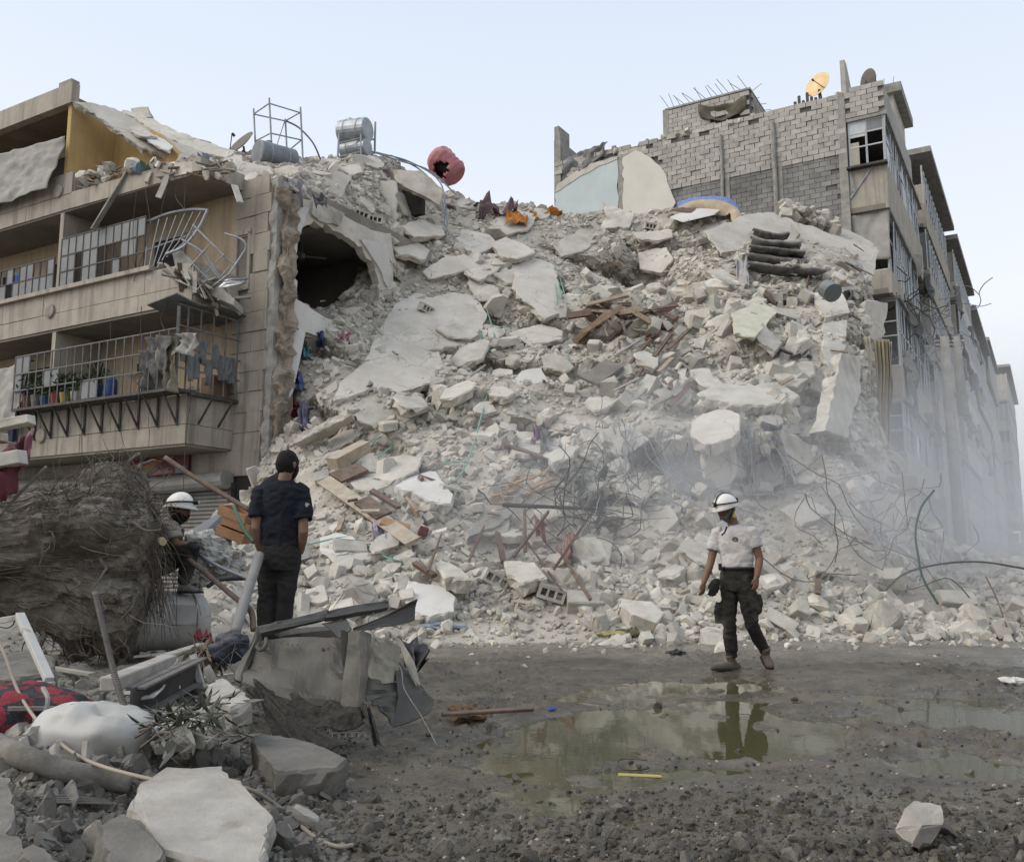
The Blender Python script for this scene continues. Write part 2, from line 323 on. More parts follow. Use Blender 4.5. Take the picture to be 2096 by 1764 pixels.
_ys = np.unique(np.concatenate([np.arange(-3, 2.8, 0.2), np.arange(2.8, 7.5, 0.03), np.arange(7.5, 14, 0.055), np.arange(14, 19, 0.2)]))
def ground_z(X, Y):
    wx = X + 0.30 * fbm(X * 1.3, Y * 1.3, 0, 5, 31) ; wy = Y + 0.34 * fbm(X * 1.3, Y * 1.3, 5, 4, 37)
    base = 0.022 + 0.020 * fbm(X * 1.1, Y * 1.1, 0, 3, 1) + 0.012 * fbm(X * 6, Y * 6, 0, 4, 5) + 0.005 * fbm(X * 24, Y * 24, 0, 2, 8)
    clod = np.clip(vnoise(X * 0.9, Y * 0.9, 0, 77) + 0.35, 0, 1) * np.abs(fbm(X * 9, Y * 9, 0, 4, 6)) * 0.05
    dep = np.zeros_like(X)
    for poly, dp in ((PUD1, 0.075), (PUD2, 0.05), (PUD3, 0.034), (PUD4, 0.036), (PUD5, 0.036)):
        s = _poly_sd(wx, wy, poly); dep = np.maximum(dep, dp * np.clip(s / 0.35 + 0.6, 0, 1))
    s = _poly_sd(wx, wy, BANK); bank = np.clip(s / 1.3, 0, 1); bank = bank * bank * (3 - 2 * bank)
    nearfront = np.clip((4.6 - Y) / 1.0, 0, 1) * np.clip((X + 1.5) / 1.0, 0, 1)
    dep = dep * (1 - .8 * np.clip((fbm(X * 2.3, Y * 2.3, 3, 4, 57) - .62) / .25, 0, 1))
    ruts = .026 * np.sin((X * .35 + Y * 1.0 + .5 * fbm(X * .5, Y * .5, 0, 2, 91)) * 5.5) * np.clip((Y - 6.2) / 1.5, 0, 1) * np.clip(vnoise(X * .5, Y * .5, 0, 93) + .5, 0, 1)
    rough = np.clip(bank + 0.5 * nearfront, 0, 1)
    z = base + clod * (1 - np.clip(dep / 0.03, 0, 1) * 0.8) - dep + bank * (0.25 + 0.05 * fbm(X * 1.5, Y * 1.5, 0, 3, 21)) + rough * 0.045 * fbm(X * 6, Y * 6, 0, 5, 23)
    return z + nearfront * 0.03 + ruts * (1 - bank)
_X, _Y = np.meshgrid(_xs, _ys, indexing='ij'); _Z = ground_z(_X, _Y)
_gv = np.stack([_X, _Y, _Z], -1); _nx, _ny = _X.shape
_i = np.arange(_nx - 1)[:, None] * _ny + np.arange(_ny - 1)[None, :]
_GF = np.stack([_i, _i + _ny, _i + _ny + 1, _i + 1], -1).reshape(-1, 4)

def mud_material():
    m = bpy.data.materials.new('wet_mud'); m.use_nodes = True; N = m.node_tree.nodes; L = m.node_tree.links; b = N['Principled BSDF']
    geo = N.new('ShaderNodeNewGeometry')
    n1 = N.new('ShaderNodeTexNoise'); n1.inputs['Scale'].default_value = 2.4; n1.inputs['Detail'].default_value = 8; n1.inputs['Roughness'].default_value = 0.7
    n2 = N.new('ShaderNodeTexNoise'); n2.inputs['Scale'].default_value = 55; n2.inputs['Detail'].default_value = 6
    n3 = N.new('ShaderNodeTexNoise'); n3.inputs['Scale'].default_value = 0.55; n3.inputs['Detail'].default_value = 5
    for n in (n1, n2, n3): L.new(geo.outputs['Position'], n.inputs['Vector'])
    r1 = N.new('ShaderNodeValToRGB'); e = r1.color_ramp.elements; e[0].position = 0.35; e[0].color = (0.040, 0.033, 0.022, 1); e[1].position = 0.72; e[1].color = (0.130, 0.110, 0.078, 1)
    L.new(n1.outputs['Fac'], r1.inputs['Fac'])
    r2 = N.new('ShaderNodeValToRGB'); e = r2.color_ramp.elements; e[0].position = 0.58; e[1].position = 0.72
    L.new(n2.outputs['Fac'], r2.inputs['Fac'])
    mx = N.new('ShaderNodeMixRGB'); mx.inputs[2].default_value = (0.19, 0.17, 0.14, 1); L.new(r1.outputs[0], mx.inputs[1])
    mf = N.new('ShaderNodeMath'); mf.operation = 'MULTIPLY'; mf.inputs[1].default_value = 0.5; L.new(r2.outputs[0], mf.inputs[0]); L.new(mf.outputs[0], mx.inputs[0])
    # wetter (smoother) in low places and in broad patches
    sp = N.new('ShaderNodeSeparateXYZ'); L.new(geo.outputs['Position'], sp.inputs[0])
    zr = N.new('ShaderNodeMapRange'); zr.inputs['From Min'].default_value = 0.0; zr.inputs['From Max'].default_value = 0.09; zr.inputs['To Min'].default_value = -0.25; zr.inputs['To Max'].default_value = 0.35
    L.new(sp.outputs['Z'], zr.inputs['Value'])
    ad = N.new('ShaderNodeMath'); ad.operation = 'ADD'; L.new(n3.outputs['Fac'], ad.inputs[0]); L.new(zr.outputs[0], ad.inputs[1])
    rr = N.new('ShaderNodeMapRange'); rr.inputs['From Min'].default_value = 0.25; rr.inputs['From Max'].default_value = 0.75; rr.inputs['To Min'].default_value = 0.12; rr.inputs['To Max'].default_value = 0.7
    L.new(ad.outputs[0], rr.inputs['Value']); L.new(rr.outputs[0], b.inputs['Roughness'])
    zd = N.new('ShaderNodeMapRange'); zd.inputs['From Min'].default_value = .12; zd.inputs['From Max'].default_value = .30; zd.inputs['To Max'].default_value = .85; L.new(sp.outputs['Z'], zd.inputs['Value'])   # dry dusty bank
    zm = N.new('ShaderNodeMixRGB'); zm.inputs[2].default_value = (.20,.185,.16,1); L.new(zd.outputs[0], zm.inputs[0]); L.new(mx.outputs[0], zm.inputs[1]); mx = zm
    # pale cement dust drifted out from the heap's foot
    dy = N.new('ShaderNodeMapRange'); dy.inputs['From Min'].default_value = 10.2; dy.inputs['From Max'].default_value = 13.4; L.new(sp.outputs['Y'], dy.inputs['Value'])
    dm = N.new('ShaderNodeMath'); dm.operation = 'MULTIPLY'; L.new(dy.outputs[0], dm.inputs[0]); L.new(n1.outputs['Fac'], dm.inputs[1])
    md = N.new('ShaderNodeMixRGB'); md.inputs[2].default_value = (.33,.305,.265,1); L.new(dm.outputs[0], md.inputs[0]); L.new(mx.outputs[0], md.inputs[1]); L.new(md.outputs[0], b.inputs['Base Color'])
    bp = N.new('ShaderNodeBump'); bp.inputs['Strength'].default_value = 0.5; bp.inputs['Distance'].default_value = 0.012
    L.new(n2.outputs['Fac'], bp.inputs['Height']); L.new(bp.outputs[0], b.inputs['Normal'])
    MATS['wet_mud'] = m; return m
M_MUD = mud_material()
ground = kind(np_mesh('muddy_ground', _gv.reshape(-1, 3), _GF, M_MUD, smooth=True), 'structure')
GROUND_BVH = BVHTree.FromPolygons([Vector(p) for p in _gv.reshape(-1, 3)], _GF.tolist())
def G(u, v):                                    # where the line of sight first meets ground or heap
    d = ray(u, v); best = None
    for b in (GROUND_BVH, HEAP_BVH):
        h = b.ray_cast(CAM, d)
        if h[0] is not None and (best is None or h[3] < best[1]): best = (h[0], h[3], h[1])
    if best is None: return PZ(u, v, 0.0)
    return best[0]
def GN(u, v):
    d = ray(u, v); best = None
    for b in (GROUND_BVH, HEAP_BVH):
        h = b.ray_cast(CAM, d)
        if h[0] is not None and (best is None or h[3] < best[1]): best = (h[0], h[3], h[1])
    if best is None: return PZ(u, v, 0.0), ZX
    n = best[2]; n = n if n.z > 0 else -n
    return best[0], n
def gz(x, y):                                   # height of whatever lies at x, y
    z = -9
    for b in (GROUND_BVH, HEAP_BVH):
        h = b.ray_cast(Vector((x, y, 40)), Vector((0, 0, -1)))
        if h[0] is not None: z = max(z, h[0].z)
    return z if z > -8 else 0.0

# earth sheet out to the horizon
MB().add([(-900, -300, -0.16), (900, -300, -0.16), (900, 1500, -0.16), (-900, 1500, -0.16)], [(0, 1, 2, 3)]).build('earth', mat('far_dirt', (0.22, 0.20, 0.17), rough=0.95, scale=0.3, island=0))['kind'] = 'structure'

# puddle water
m = bpy.data.materials.new('puddle_water'); m.use_nodes = True; b = m.node_tree.nodes['Principled BSDF']; N = m.node_tree.nodes; L = m.node_tree.links
b.inputs['Base Color'].default_value = (0.07, 0.067, 0.032, 1); b.inputs['Roughness'].default_value = 0.03; b.inputs['IOR'].default_value = 1.33
b.inputs['Specular IOR Level'].default_value = 0.5
nz = N.new('ShaderNodeTexNoise'); nz.inputs['Scale'].default_value = 9; nz.inputs['Detail'].default_value = 3; bp = N.new('ShaderNodeBump'); bp.inputs['Strength'].default_value = 0.05; bp.inputs['Distance'].default_value = 0.01
g = N.new('ShaderNodeNewGeometry'); L.new(g.outputs['Position'], nz.inputs['Vector']); L.new(nz.outputs['Fac'], bp.inputs['Height']); L.new(bp.outputs[0], b.inputs['Normal'])
MB().add([(-1.2, 3.6, 0.0), (9, 3.6, 0.0), (9, 9.5, 0.0), (-1.2, 9.5, 0.0)], [(0, 1, 2, 3)]).build('puddle_water', m)['kind'] = 'structure'
# ---------------------------------------------------------------- debris draped over the top of the left building
HEAP2 = {
 380: [(372,22.4),(350,22.9),(325,23.6),(300,24.6),(290,26)],
 470: [(392,21.4),(362,22.2),(338,23.2),(318,24.6),(312,26)],
 545: [(392,20.5),(372,21.2),(348,22.3),(330,23.8),(322,25.5)],
 590: [(388,20.35),(372,21.2),(350,22.4),(334,23.8),(326,25.4)],
 640: [(418,21.3),(392,22.0),(362,23.0),(340,24.2),(328,25.6)],
 700: [(462,22.3),(420,22.9),(376,23.7),(342,24.8),(324,26)],
 760: [(505,23.3),(440,23.9),(385,24.7),(345,25.6),(320,26.6)],
 830: [(590,24.4),(500,25.2),(440,26.0),(385,26.8),(345,27.4)],
 900: [(620,25.4),(540,26.0),(480,26.8),(432,27.6),(392,28.3)],
 960: [(600,26.4),(520,27.0),(470,27.8),(430,28.4),(412,29.2)],
}
_us2 = np.array(sorted(HEAP2)); _H2 = np.array([HEAP2[u] for u in sorted(HEAP2)], float)
_uf2 = np.arange(380, 961, 5.0); _rf2 = np.linspace(0, 4, 70)
_g2 = _interp_axis(_interp_axis(_H2, _us2.astype(float), _uf2, 0), np.arange(5.0), _rf2, 1)
_V2 = _P_np(_uf2[:, None] + 0 * _g2[..., 0], _g2[..., 0], _g2[..., 1])
_n1 = fbm(_V2[..., 0] * 1.2, _V2[..., 1] * 1.2, _V2[..., 2] * 1.2, 5, 43)
_V2[..., 2] += _n1 * 0.14; _V2[..., 1] += _n1 * 0.10
_q = _V2[:, -1:, :].copy(); _q1 = _q.copy(); _q1[..., 1] += 1.0; _q1[..., 2] -= 0.6; _q2 = _q.copy(); _q2[..., 1] += 3; _q2[..., 2] -= 3.0
_V2 = np.concatenate([_V2, _q1, _q2], 1); _nu2, _nr2 = _V2.shape[:2]
_i = np.arange(_nu2 - 1)[:, None] * _nr2 + np.arange(_nr2 - 1)[None, :]
_F2 = np.stack([_i, _i + _nr2, _i + _nr2 + 1, _i + 1], -1).reshape(-1, 4)
kind(np_mesh('roof_rubble_heap', _V2.reshape(-1, 3), _F2, M_DUST), 'structure')
HEAP2_BVH = BVHTree.FromPolygons([Vector(p) for p in _V2.reshape(-1, 3)], _F2.tolist())
_G_old = G
def GA(u, v):                                   # first hit among ground, heap and roof debris, with normal
    d = ray(u, v); best = None
    for b in (GROUND_BVH, HEAP_BVH, HEAP2_BVH):
        h = b.ray_cast(CAM, d)
        if h[0] is not None and (best is None or h[3] < best[1]): best = (h[0], h[3], h[1])
    if best is None: return GA(u, v + 5) if v < 1300 else (PZ(u, v, 0.0), ZX.copy())
    n = best[2].copy()
    if n.dot(d) > 0: n = -n
    return best[0].copy(), n
def G(u, v): return GA(u, v)[0]

# ---------------------------------------------------------------- shapes of broken pieces
def hull_piece(kind_, seed):
    r = random.Random(seed); pts = []
    if kind_ == 'rock':
        for _ in range(18):
            p = Vector((r.gauss(0, 1), r.gauss(0, 1), r.gauss(0, 1))).normalized(); p *= r.uniform(0.75, 1.0)
            pts.append(Vector((p.x * 0.55, p.y * 0.45, p.z * 0.36)))
    elif kind_ == 'block':
        for i in range(8):
            p = Vector((0.5 if i & 1 else -0.5, 0.27 if i & 2 else -0.27, 0.25 if i & 4 else -0.25))
            for _ in range(2): pts.append(p + Vector((r.uniform(-.06, .02) * (1 if p.x > 0 else -1), r.uniform(-.05, .02) * (1 if p.y > 0 else -1), r.uniform(-.05, .02) * (1 if p.z > 0 else -1))))
        if r.random() < 0.5: pts = [p for p in pts if p.x < 0.3 or r.random() < 0.6] + [Vector((r.uniform(.2, .45), r.uniform(-.2, .2), r.uniform(-.2, .2)))]
    else:                                       # flat shard
        n = r.randint(5, 8)
        for i in range(n):
            a = 2 * math.pi * i / n + r.uniform(-.3, .3); q = r.uniform(0.32, 0.55)
            x, y = math.cos(a) * q, math.sin(a) * q * 0.75
            pts.append(Vector((x, y, 0.10 + r.uniform(-.02, .02)))); pts.append(Vector((x * r.uniform(.85, 1.1), y * r.uniform(.85, 1.1), -0.10 + r.uniform(-.03, .03))))
    bm = bmesh.new()
    for p in pts: bm.verts.new(p)
    g = bmesh.ops.convex_hull(bm, input=bm.verts)
    junk = list({e for e in list(g['geom_interior']) + list(g['geom_unused']) if isinstance(e, bmesh.types.BMVert)})
    if junk: bmesh.ops.delete(bm, geom=junk, context='VERTS')
    bmesh.ops.triangulate(bm, faces=bm.faces)
    bm.verts.index_update()
    V = np.array([v.co[:] for v in bm.verts]); F = np.array([[v.index for v in f.verts] for f in bm.faces]); bm.free()
    return V, F
LIB = {k: [hull_piece(k, 100 + i) for i in range(n)] for k, n in (('rock', 14), ('block', 8), ('shard', 12))}
def fine_piece(kind_, seed, name, m):           # a larger piece with chipped edges and rough faces
    V, F = hull_piece(kind_, seed)
    me = bpy.data.meshes.new(name); me.from_pydata(V.tolist(), [], F.tolist()); bm = bmesh.new(); bm.from_mesh(me)
    bmesh.ops.dissolve_limit(bm, angle_limit=R(12), verts=bm.verts, edges=bm.edges)
    bmesh.ops.bevel(bm, geom=list(bm.edges), offset=0.018, segments=1, affect='EDGES')
    bmesh.ops.triangulate(bm, faces=bm.faces)
    bmesh.ops.subdivide_edges(bm, edges=[e for e in bm.edges if e.calc_length() > 0.2], cuts=1, use_grid_fill=False)
    bmesh.ops.triangulate(bm, faces=bm.faces)
    r = random.Random(seed)
    for v in bm.verts: v.co += Vector((r.gauss(0, 1), r.gauss(0, 1), r.gauss(0, 1))) * 0.010
    bm.normal_update(); bm.to_mesh(me); bm.free(); me.materials.append(m); return me
def rand_rot(n=1):
    q = RNG.normal(size=(n, 4)); q /= np.linalg.norm(q, axis=1, keepdims=True); w_, x, y, z = q.T
    return np.stack([1-2*(y*y+z*z), 2*(x*y-z*w_), 2*(x*z+y*w_), 2*(x*y+z*w_), 1-2*(x*x+z*z), 2*(y*z-x*w_), 2*(x*z-y*w_), 2*(y*z+x*w_), 1-2*(x*x+y*y)], -1).reshape(n, 3, 3)
def align_rot(Nv):                              # rotations that lay local z roughly on the normals Nv
    n = len(Nv); a = RNG.uniform(0, 2 * np.pi, n); t = Nv + RNG.normal(size=(n, 3)) * 0.28; t /= np.linalg.norm(t, axis=1, keepdims=True)
    h = np.stack([np.cos(a), np.sin(a), 0 * a], -1); x = h - t * (h * t).sum(1, keepdims=True); x /= np.linalg.norm(x, axis=1, keepdims=True) + 1e-9
    y = np.cross(t, x); return np.stack([x, y, t], -1)
def assemble(lib, pos, size, rot):              # many pieces in one mesh
    Vs, Fs, o = [], [], 0; idx = RNG.integers(0, len(lib), len(pos))
    for k, (V, F) in enumerate(lib):
        s = np.where(idx == k)[0]
        if not len(s): continue
        W = np.einsum('nij,vj->nvi', rot[s], V) * size[s][:, None, None] + pos[s][:, None, :]
        n, v = W.shape[:2]; Vs.append(W.reshape(-1, 3)); Fs.append((F[None] + (np.arange(n) * v)[:, None, None]).reshape(-1, 3) + o); o += n * v
    return np.concatenate(Vs), np.concatenate(Fs)

# sample points over a quad mesh
def sampler(V, F, keep=None):
    a, b, c, d = (V[F[:, k]] for k in range(4)); nr = np.cross(c - a, d - b); ar = np.linalg.norm(nr, axis=1) / 2; nr /= (2 * ar[:, None] + 1e-9)
    if keep is not None: ar = ar * keep
    cdf = np.cumsum(ar); total = cdf[-1]; cen = (a + b + c + d) / 4
    tocam = np.array(CAM) - cen; fl = (nr * tocam).sum(1) < 0; nr[fl] *= -1
    def f(n):
        i = np.searchsorted(cdf, RNG.uniform(0, total, n)); s, t = RNG.uniform(size=(2, n, 1))
        p = a[i] * (1-s)*(1-t) + b[i] * s*(1-t) + c[i] * s*t + d[i] * (1-s)*t
        return p, nr[i]
    return f, total
_cen = HV[HF].mean(1); _pu = CX + FPX * _cen[:, 0] / (_cen[:, 1] * math.cos(PITCH) + (_cen[:, 2] - CAM.z) * math.sin(PITCH))
_rowid = np.tile(np.arange(_nr - 1), _nu - 1) - 1
_keep = ((_rowid < 262) & (_pu > 420)).astype(float)
SAMPLE, _area = sampler(HV, HF, _keep)
_V2f = _V2.reshape(-1, 3); SAMPLE2, _area2 = sampler(_V2f, _F2, (np.tile(np.arange(_nr2 - 1), _nu2 - 1) < _nr2 - 2).astype(float))
def proj_np(p):
    q = p - np.array(CAM); zf = q[:, 1] * math.cos(PITCH) + q[:, 2] * math.sin(PITCH); uu = -q[:, 1] * math.sin(PITCH) + q[:, 2] * math.cos(PITCH)
    return CX + FPX * q[:, 0] / zf, CY - FPX * uu / zf

# ---------------------------------------------------------------- broken slabs lying on the slope (outline, thickness, material, lift, label)
GS = 'broken slabs on the rubble slope'
SLABS = [
 ([(783,664),(809,622),(850,600),(884,607),(930,598),(973,607),(997,643),(976,699),(893,714),(854,720),(794,729),(747,738)], .22, M_PLASTER, .10, 'largest smooth pale floor slab sloping down the middle of the heap'),
 ([(682,821),(696,783),(747,741),(824,720),(898,720),(907,747),(881,783),(815,803),(794,794),(759,794),(723,809)], .20, M_PLASTER, .16, 'smooth pale slab with a jagged broken lower edge below the largest slab'),
 ([(729,845),(741,818),(783,821),(794,836),(836,842),(833,860),(771,875),(735,860)], .22, M_CONC, .10, 'thick buff concrete piece tucked under the jagged smooth slab'),
 ([(604,907),(655,884),(717,851),(726,860),(676,893),(612,915)], .16, M_CONC, .25, 'long tilted slab jutting out beside the torn building corner'),
 ([(661,910),(699,884),(738,872),(734,890),(685,918)], .14, M_CONC, .12, None),
 ([(646,809),(688,778),(690,794),(658,829)], .15, M_PLASTER, .12, None),
 ([(809,994),(842,973),(881,964),(892,965),(927,1011),(922,1030),(881,1026),(854,1008)], .26, M_WHITE, .22, 'bluish white ribbed slab lying over blocks above the fallen plank'),
 ([(1048,780),(1068,759),(1106,753),(1121,780),(1118,794),(1086,800)], .24, M_WHITE, .15, 'rounded slab with a clean white plaster face in mid slope'),
 ([(1048,543),(1086,524),(1134,543),(1160,633),(1115,652),(1059,603)], .2, M_PLASTER, .15, 'cracked slab draped with pale green cables near the crest'),
 ([(1175,543),(1250,577),(1252,592),(1235,597),(1190,565)], .18, M_PLASTER, .2, 'long narrow slab leaning beside the green cables'),
 ([(1235,415),(1299,436),(1288,464),(1228,468),(1243,442)], .25, M_CONC, .2, None),
 ([(1295,474),(1374,470),(1376,485),(1348,492),(1307,487)], .14, M_PLASTER, .3, None),
 ([(1442,472),(1532,438),(1573,434),(1648,461),(1794,504),(1798,515),(1783,575),(1742,573),(1685,556),(1648,528),(1610,505),(1554,492),(1517,513),(1479,517)], .22, M_PLASTER, .25, 'wide clean roof slab tilted at the right shoulder of the heap'),
 ([(1565,745),(1663,740),(1667,764),(1633,789),(1607,787)], .2, M_CONC, .2, None),
 ([(1663,764),(1685,751),(1710,787),(1697,811),(1659,790)], .2, M_CONC, .2, None),
 ([(1427,805),(1479,785),(1603,788),(1635,809),(1618,822),(1550,830),(1498,826)], .22, M_CONC, .3, 'wide ledge slab sticking out over the dusty hollow'),
 ([(1685,663),(1734,655),(1723,749),(1704,764),(1685,723)], .25, M_CONC, .25, None),
 ([(1723,723),(1760,728),(1762,790),(1732,895),(1690,880),(1706,805)], .3, M_CONC, .3, 'long wall panel standing upright at the right cliff of the heap'),
 ([(1772,616),(1817,620),(1809,687),(1790,699),(1766,672)], .22, M_PLASTER, .5, 'pale slab end poking out beside the hanging curtain'),
 ([(1417,865),(1438,847),(1479,835),(1513,847),(1513,880),(1498,895),(1442,910),(1415,892)], .25, M_PLASTER, .35, 'crazed plate of cracked concrete hanging above the dust'),
 ([(1442,918),(1505,897),(1509,967),(1490,1002),(1445,995)], .25, M_PLASTER, .3, 'upright pale plate below the crazed plate'),
 ([(1539,955),(1599,931),(1603,985),(1547,1010)], .22, M_WHITE, .35, 'square white plate hanging over the dark hollow'),
 ([(1599,877),(1663,914),(1663,948),(1633,967),(1610,918)], .22, M_CONC, .3, None),
 ([(1690,985),(1722,960),(1775,966),(1795,985),(1760,1002),(1700,1004)], .2, M_WHITE, .3, None),
 ([(825,1217),(840,1190),(905,1200),(932,1222),(925,1248),(880,1262),(835,1243)], .28, M_WHITE, .16, 'thick block with a flat white painted face at the foot of the heap'),
 ([(1153,1121),(1203,1091),(1253,1106),(1250,1134),(1194,1153)], .25, M_CONC, .15, None),
 ([(1238,1037),(1303,1038),(1327,1053),(1322,1064),(1247,1055)], .2, M_CONC, .2, None),
 ([(955,1085),(1010,1053),(1040,1036),(1054,1047),(1018,1075),(960,1097)], .2, M_GREY, .2, None),
 ([(978,1096),(1003,1072),(1044,1057),(1038,1087)], .2, M_CONC, .15, None),
 ([(655,1100),(690,1090),(722,1098),(728,1120),(690,1135),(655,1125)], .22, M_WHITE, .12, 'low white topped slab beside the foot of the long plank'),
 ([(668,1130),(745,1120),(760,1140),(700,1160)], .2, M_CONC, .1, None),
 ([(866,555),(905,528),(950,520),(985,545),(930,560),(880,570)], .25, M_PLASTER, .2, None),
 ([(945,470),(1000,478),(1020,500),(975,520),(930,505)], .2, M_PLASTER, .15, None),
 ([(1000,455),(1060,430),(1100,440),(1080,470),(1030,482)], .2, M_PLASTER, .15, None),
 ([(1130,500),(1190,470),(1220,480),(1200,510),(1150,525)], .2, M_CONC, .15, None),
 ([(820,462),(860,448),(905,462),(910,480),(850,485)], .18, M_PLASTER, .25, 'flat slab lying under the broken room at the crest'),
 ([(800,500),(840,488),(880,512),(870,530),(815,518)], .18, M_PLASTER, .2, None),
 ([(1090,1045),(1130,1030),(1150,1050),(1110,1066)], .18, M_CONC, .15, None),
 ([(1270,660),(1330,652),(1345,680),(1300,700),(1268,685)], .24, M_CONC, .2, None),
 ([(1100,570),(1040,580),(1010,560),(1060,545)], .2, M_CONC, .15, None),
 ([(1500,640),(1560,615),(1590,640),(1545,690),(1505,680)], .14, mat('yellowed_board', (.55,.53,.42), (.42,.40,.31), rough=.8, island=0), .3, 'cream foam board bent over the blocks under the dark quilts'),
 ([(1340,800),(1392,780),(1420,800),(1375,830)], .2, M_CONC, .2, None),
 ([(1190,880),(1290,870),(1330,900),(1280,930),(1200,915)], .25, M_CONC, .2, None),
 ([(1660,600),(1720,590),(1740,640),(1690,650)], .2, M_PLASTER, .2, None),
 ([(1600,1040),(1660,1020),(1700,1050),(1640,1075)], .2, M_CONC, .15, None),
 ([(1950,1120),(1975,1115),(2000,1160),(1978,1170)], .2, M_CONC, .2, None),
 ([(1545,1180),(1590,1170),(1612,1190),(1570,1206)], .22, M_CONC, .14, None),
 ([(1715,1050),(1780,1010),(1862,1017),(1860,1047),(1842,1097),(1748,1086)], .2, mat('brown_wall_piece', (.42,.375,.32), (.35,.31,.26), rough=.93, bump=.4, island=0), .25, 'large brownish wall piece standing in the dust at the street end'),
 ([(1780,973),(1810,948),(1826,971),(1830,1004),(1791,1006)], .2, M_CONC, .3, None),
 ([(1817,976),(1876,974),(1876,1004),(1839,1013)], .2, MATS['brown_wall_piece'], .3, None),
 ([(1560,660),(1600,700),(1585,720),(1548,690)], .12, M_GREY, .3, None),
]
SLAB_POLYS = []
def slab(poly, thick, m, lift, label, name='slab_fragment', group=GS, cat='slab', hits=None):
    hs = [GA(u, v)[0] for u, v in poly] if hits is None else hits
    c = sum(hs, Vector()) / len(hs)
    A_ = np.array([h[:] for h in hs]); U, S, Vt = np.linalg.svd(A_ - A_.mean(0)); n = Vector(Vt[2])
    if n.dot(CAM - c) < 0: n = -n
    d = (c - CAM).normalized()
    if -n.dot(d) < 0.22: n = (n - d * 0.4).normalized()
    c = c + n * lift
    ring = []
    for i in range(len(poly)):
        (u0, v0), (u1, v1) = poly[i], poly[(i + 1) % len(poly)]
        L = math.hypot(u1 - u0, v1 - v0); k = max(1, int(L / 9))
        for j in range(k):
            t = j / k; w_ = 0 if j == 0 else L * 0.035
            ring.append((u0 + (u1 - u0) * t + random.uniform(-w_, w_), v0 + (v1 - v0) * t + random.uniform(-w_, w_)))
    top = [PPL(u, v, c, n) for u, v in ring]
    cc = sum(top, Vector()) / len(top); J = lambda a: Vector((random.gauss(0, a), random.gauss(0, a), random.gauss(0, a)))
    rim = [p + (p - cc).normalized() * 0.02 - n * 0.03 + J(.012) for p in top]
    mid = [p + (p - cc).normalized() * random.uniform(-.06, .03) - n * thick * 0.55 + J(.02) for p in top]
    bot = [p + (p - cc) * random.uniform(-.12, -.02) - n * thick + J(.02) for p in top]
    N_ = len(top); o = MB(); rows = [top, rim, mid, bot]
    vs = [p for r_ in rows for p in r_]; fs = []
    for r_ in range(3):
        fs += [(r_*N_+i, r_*N_+(i+1) % N_, (r_+1)*N_+(i+1) % N_, (r_+1)*N_+i) for i in range(N_)]
    fs.append(tuple(range(N_))); fs.append(tuple(range(4*N_-1, 3*N_-1, -1)))
    o.add(vs, fs); ob = recenter(o.build(name, m))
    SLAB_POLYS.append(poly)
    return tag(ob, label or 'broken pale concrete slab lying among rubble on the heap', cat, None if label else group)
random.seed(11)
for a in SLABS: slab(*a)
_rs = random.Random(5)
for k in range(34):                              # further sagging plates, larger low on the slope's middle
    for _try in range(40):
        u, v = _rs.uniform(650, 1700), _rs.uniform(470, 1180)
        if all(math.hypot(u-sum(p[0] for p in q)/len(q), (v-sum(p[1] for p in q)/len(q))*1.3) > 62 for q in SLAB_POLYS): break
    r_ = _rs.uniform(24, 58); n_ = _rs.randint(5, 8); asp = _rs.uniform(.35, .6); tl = _rs.uniform(-.5, .5); poly = []
    for i in range(n_):
        a_ = 2*math.pi*i/n_ + _rs.uniform(-.3, .3); q_ = r_*_rs.uniform(.7, 1.1); x_, y_ = math.cos(a_)*q_, math.sin(a_)*q_*asp; poly.append((u+x_*math.cos(tl)-y_*math.sin(tl), v+x_*math.sin(tl)+y_*math.cos(tl)))
    slab(poly, _rs.uniform(.14, .24), _rs.choice((M_PLASTER, M_CONC, M_CONC)), _rs.uniform(.1, .28), None)

# keep the smooth slabs fairly clear of small debris
_CLEAR = [SLABS[i][0] for i in (0, 1, 6, 7, 8, 12, 19, 20, 21, 24, 29)]
def clear_mask(p, keepfrac):
    u, v = proj_np(p); ins = np.zeros(len(p), bool)
    for poly in _CLEAR: ins |= _poly_sd(u, v, poly) > 4
    return ~ins | (RNG.uniform(size=len(p)) < keepfrac)
def scatter(n, lo, hi, lib, m, name, S=SAMPLE, lay=False, sink=0.15, power=2.0, keepfrac=0.08, flt=None, clump=0):
    p, nr = S(n); k = clear_mask(p, keepfrac)
    if flt is not None: k &= flt(*proj_np(p))
    if clump: k &= (fbm(p[:, 0]*.55, p[:, 1]*.55, p[:, 2]*.55, 3, 201) + RNG.normal(size=len(p))*.18 > clump)
    p, nr = p[k], nr[k]; n = len(p)
    sz = lo + (hi - lo) * RNG.uniform(size=n) ** power
    rot = align_rot(nr) if lay else rand_rot(n)
    p = p + nr * (sz * (0.22 - sink))[:, None]
    V, F = assemble(lib, p, sz, rot)
    return kind(np_mesh(name, V, F, m), 'stuff')
scatter(46000, .04, .20, LIB['rock'], M_CONC, 'rubble_gravel', power=2.6, keepfrac=.2)
scatter(19000, .08, .36, LIB['shard'], M_CONC, 'rubble_shards', lay=True, power=2.4, clump=-.25)
scatter(9500, .13, .42, LIB['rock'], M_CONC, 'rubble_stones', keepfrac=.02, clump=.05)
scatter(6500, .15, .38, LIB['block'], M_BLOCK, 'rubble_block_fragments', keepfrac=.02, power=1.5, clump=.12)
scatter(6500, .05, .22, LIB['rock'], M_CONC, 'roof_rubble_gravel', S=SAMPLE2)
scatter(2600, .12, .42, LIB['shard'], M_CONC, 'roof_rubble_shards', S=SAMPLE2, lay=True)
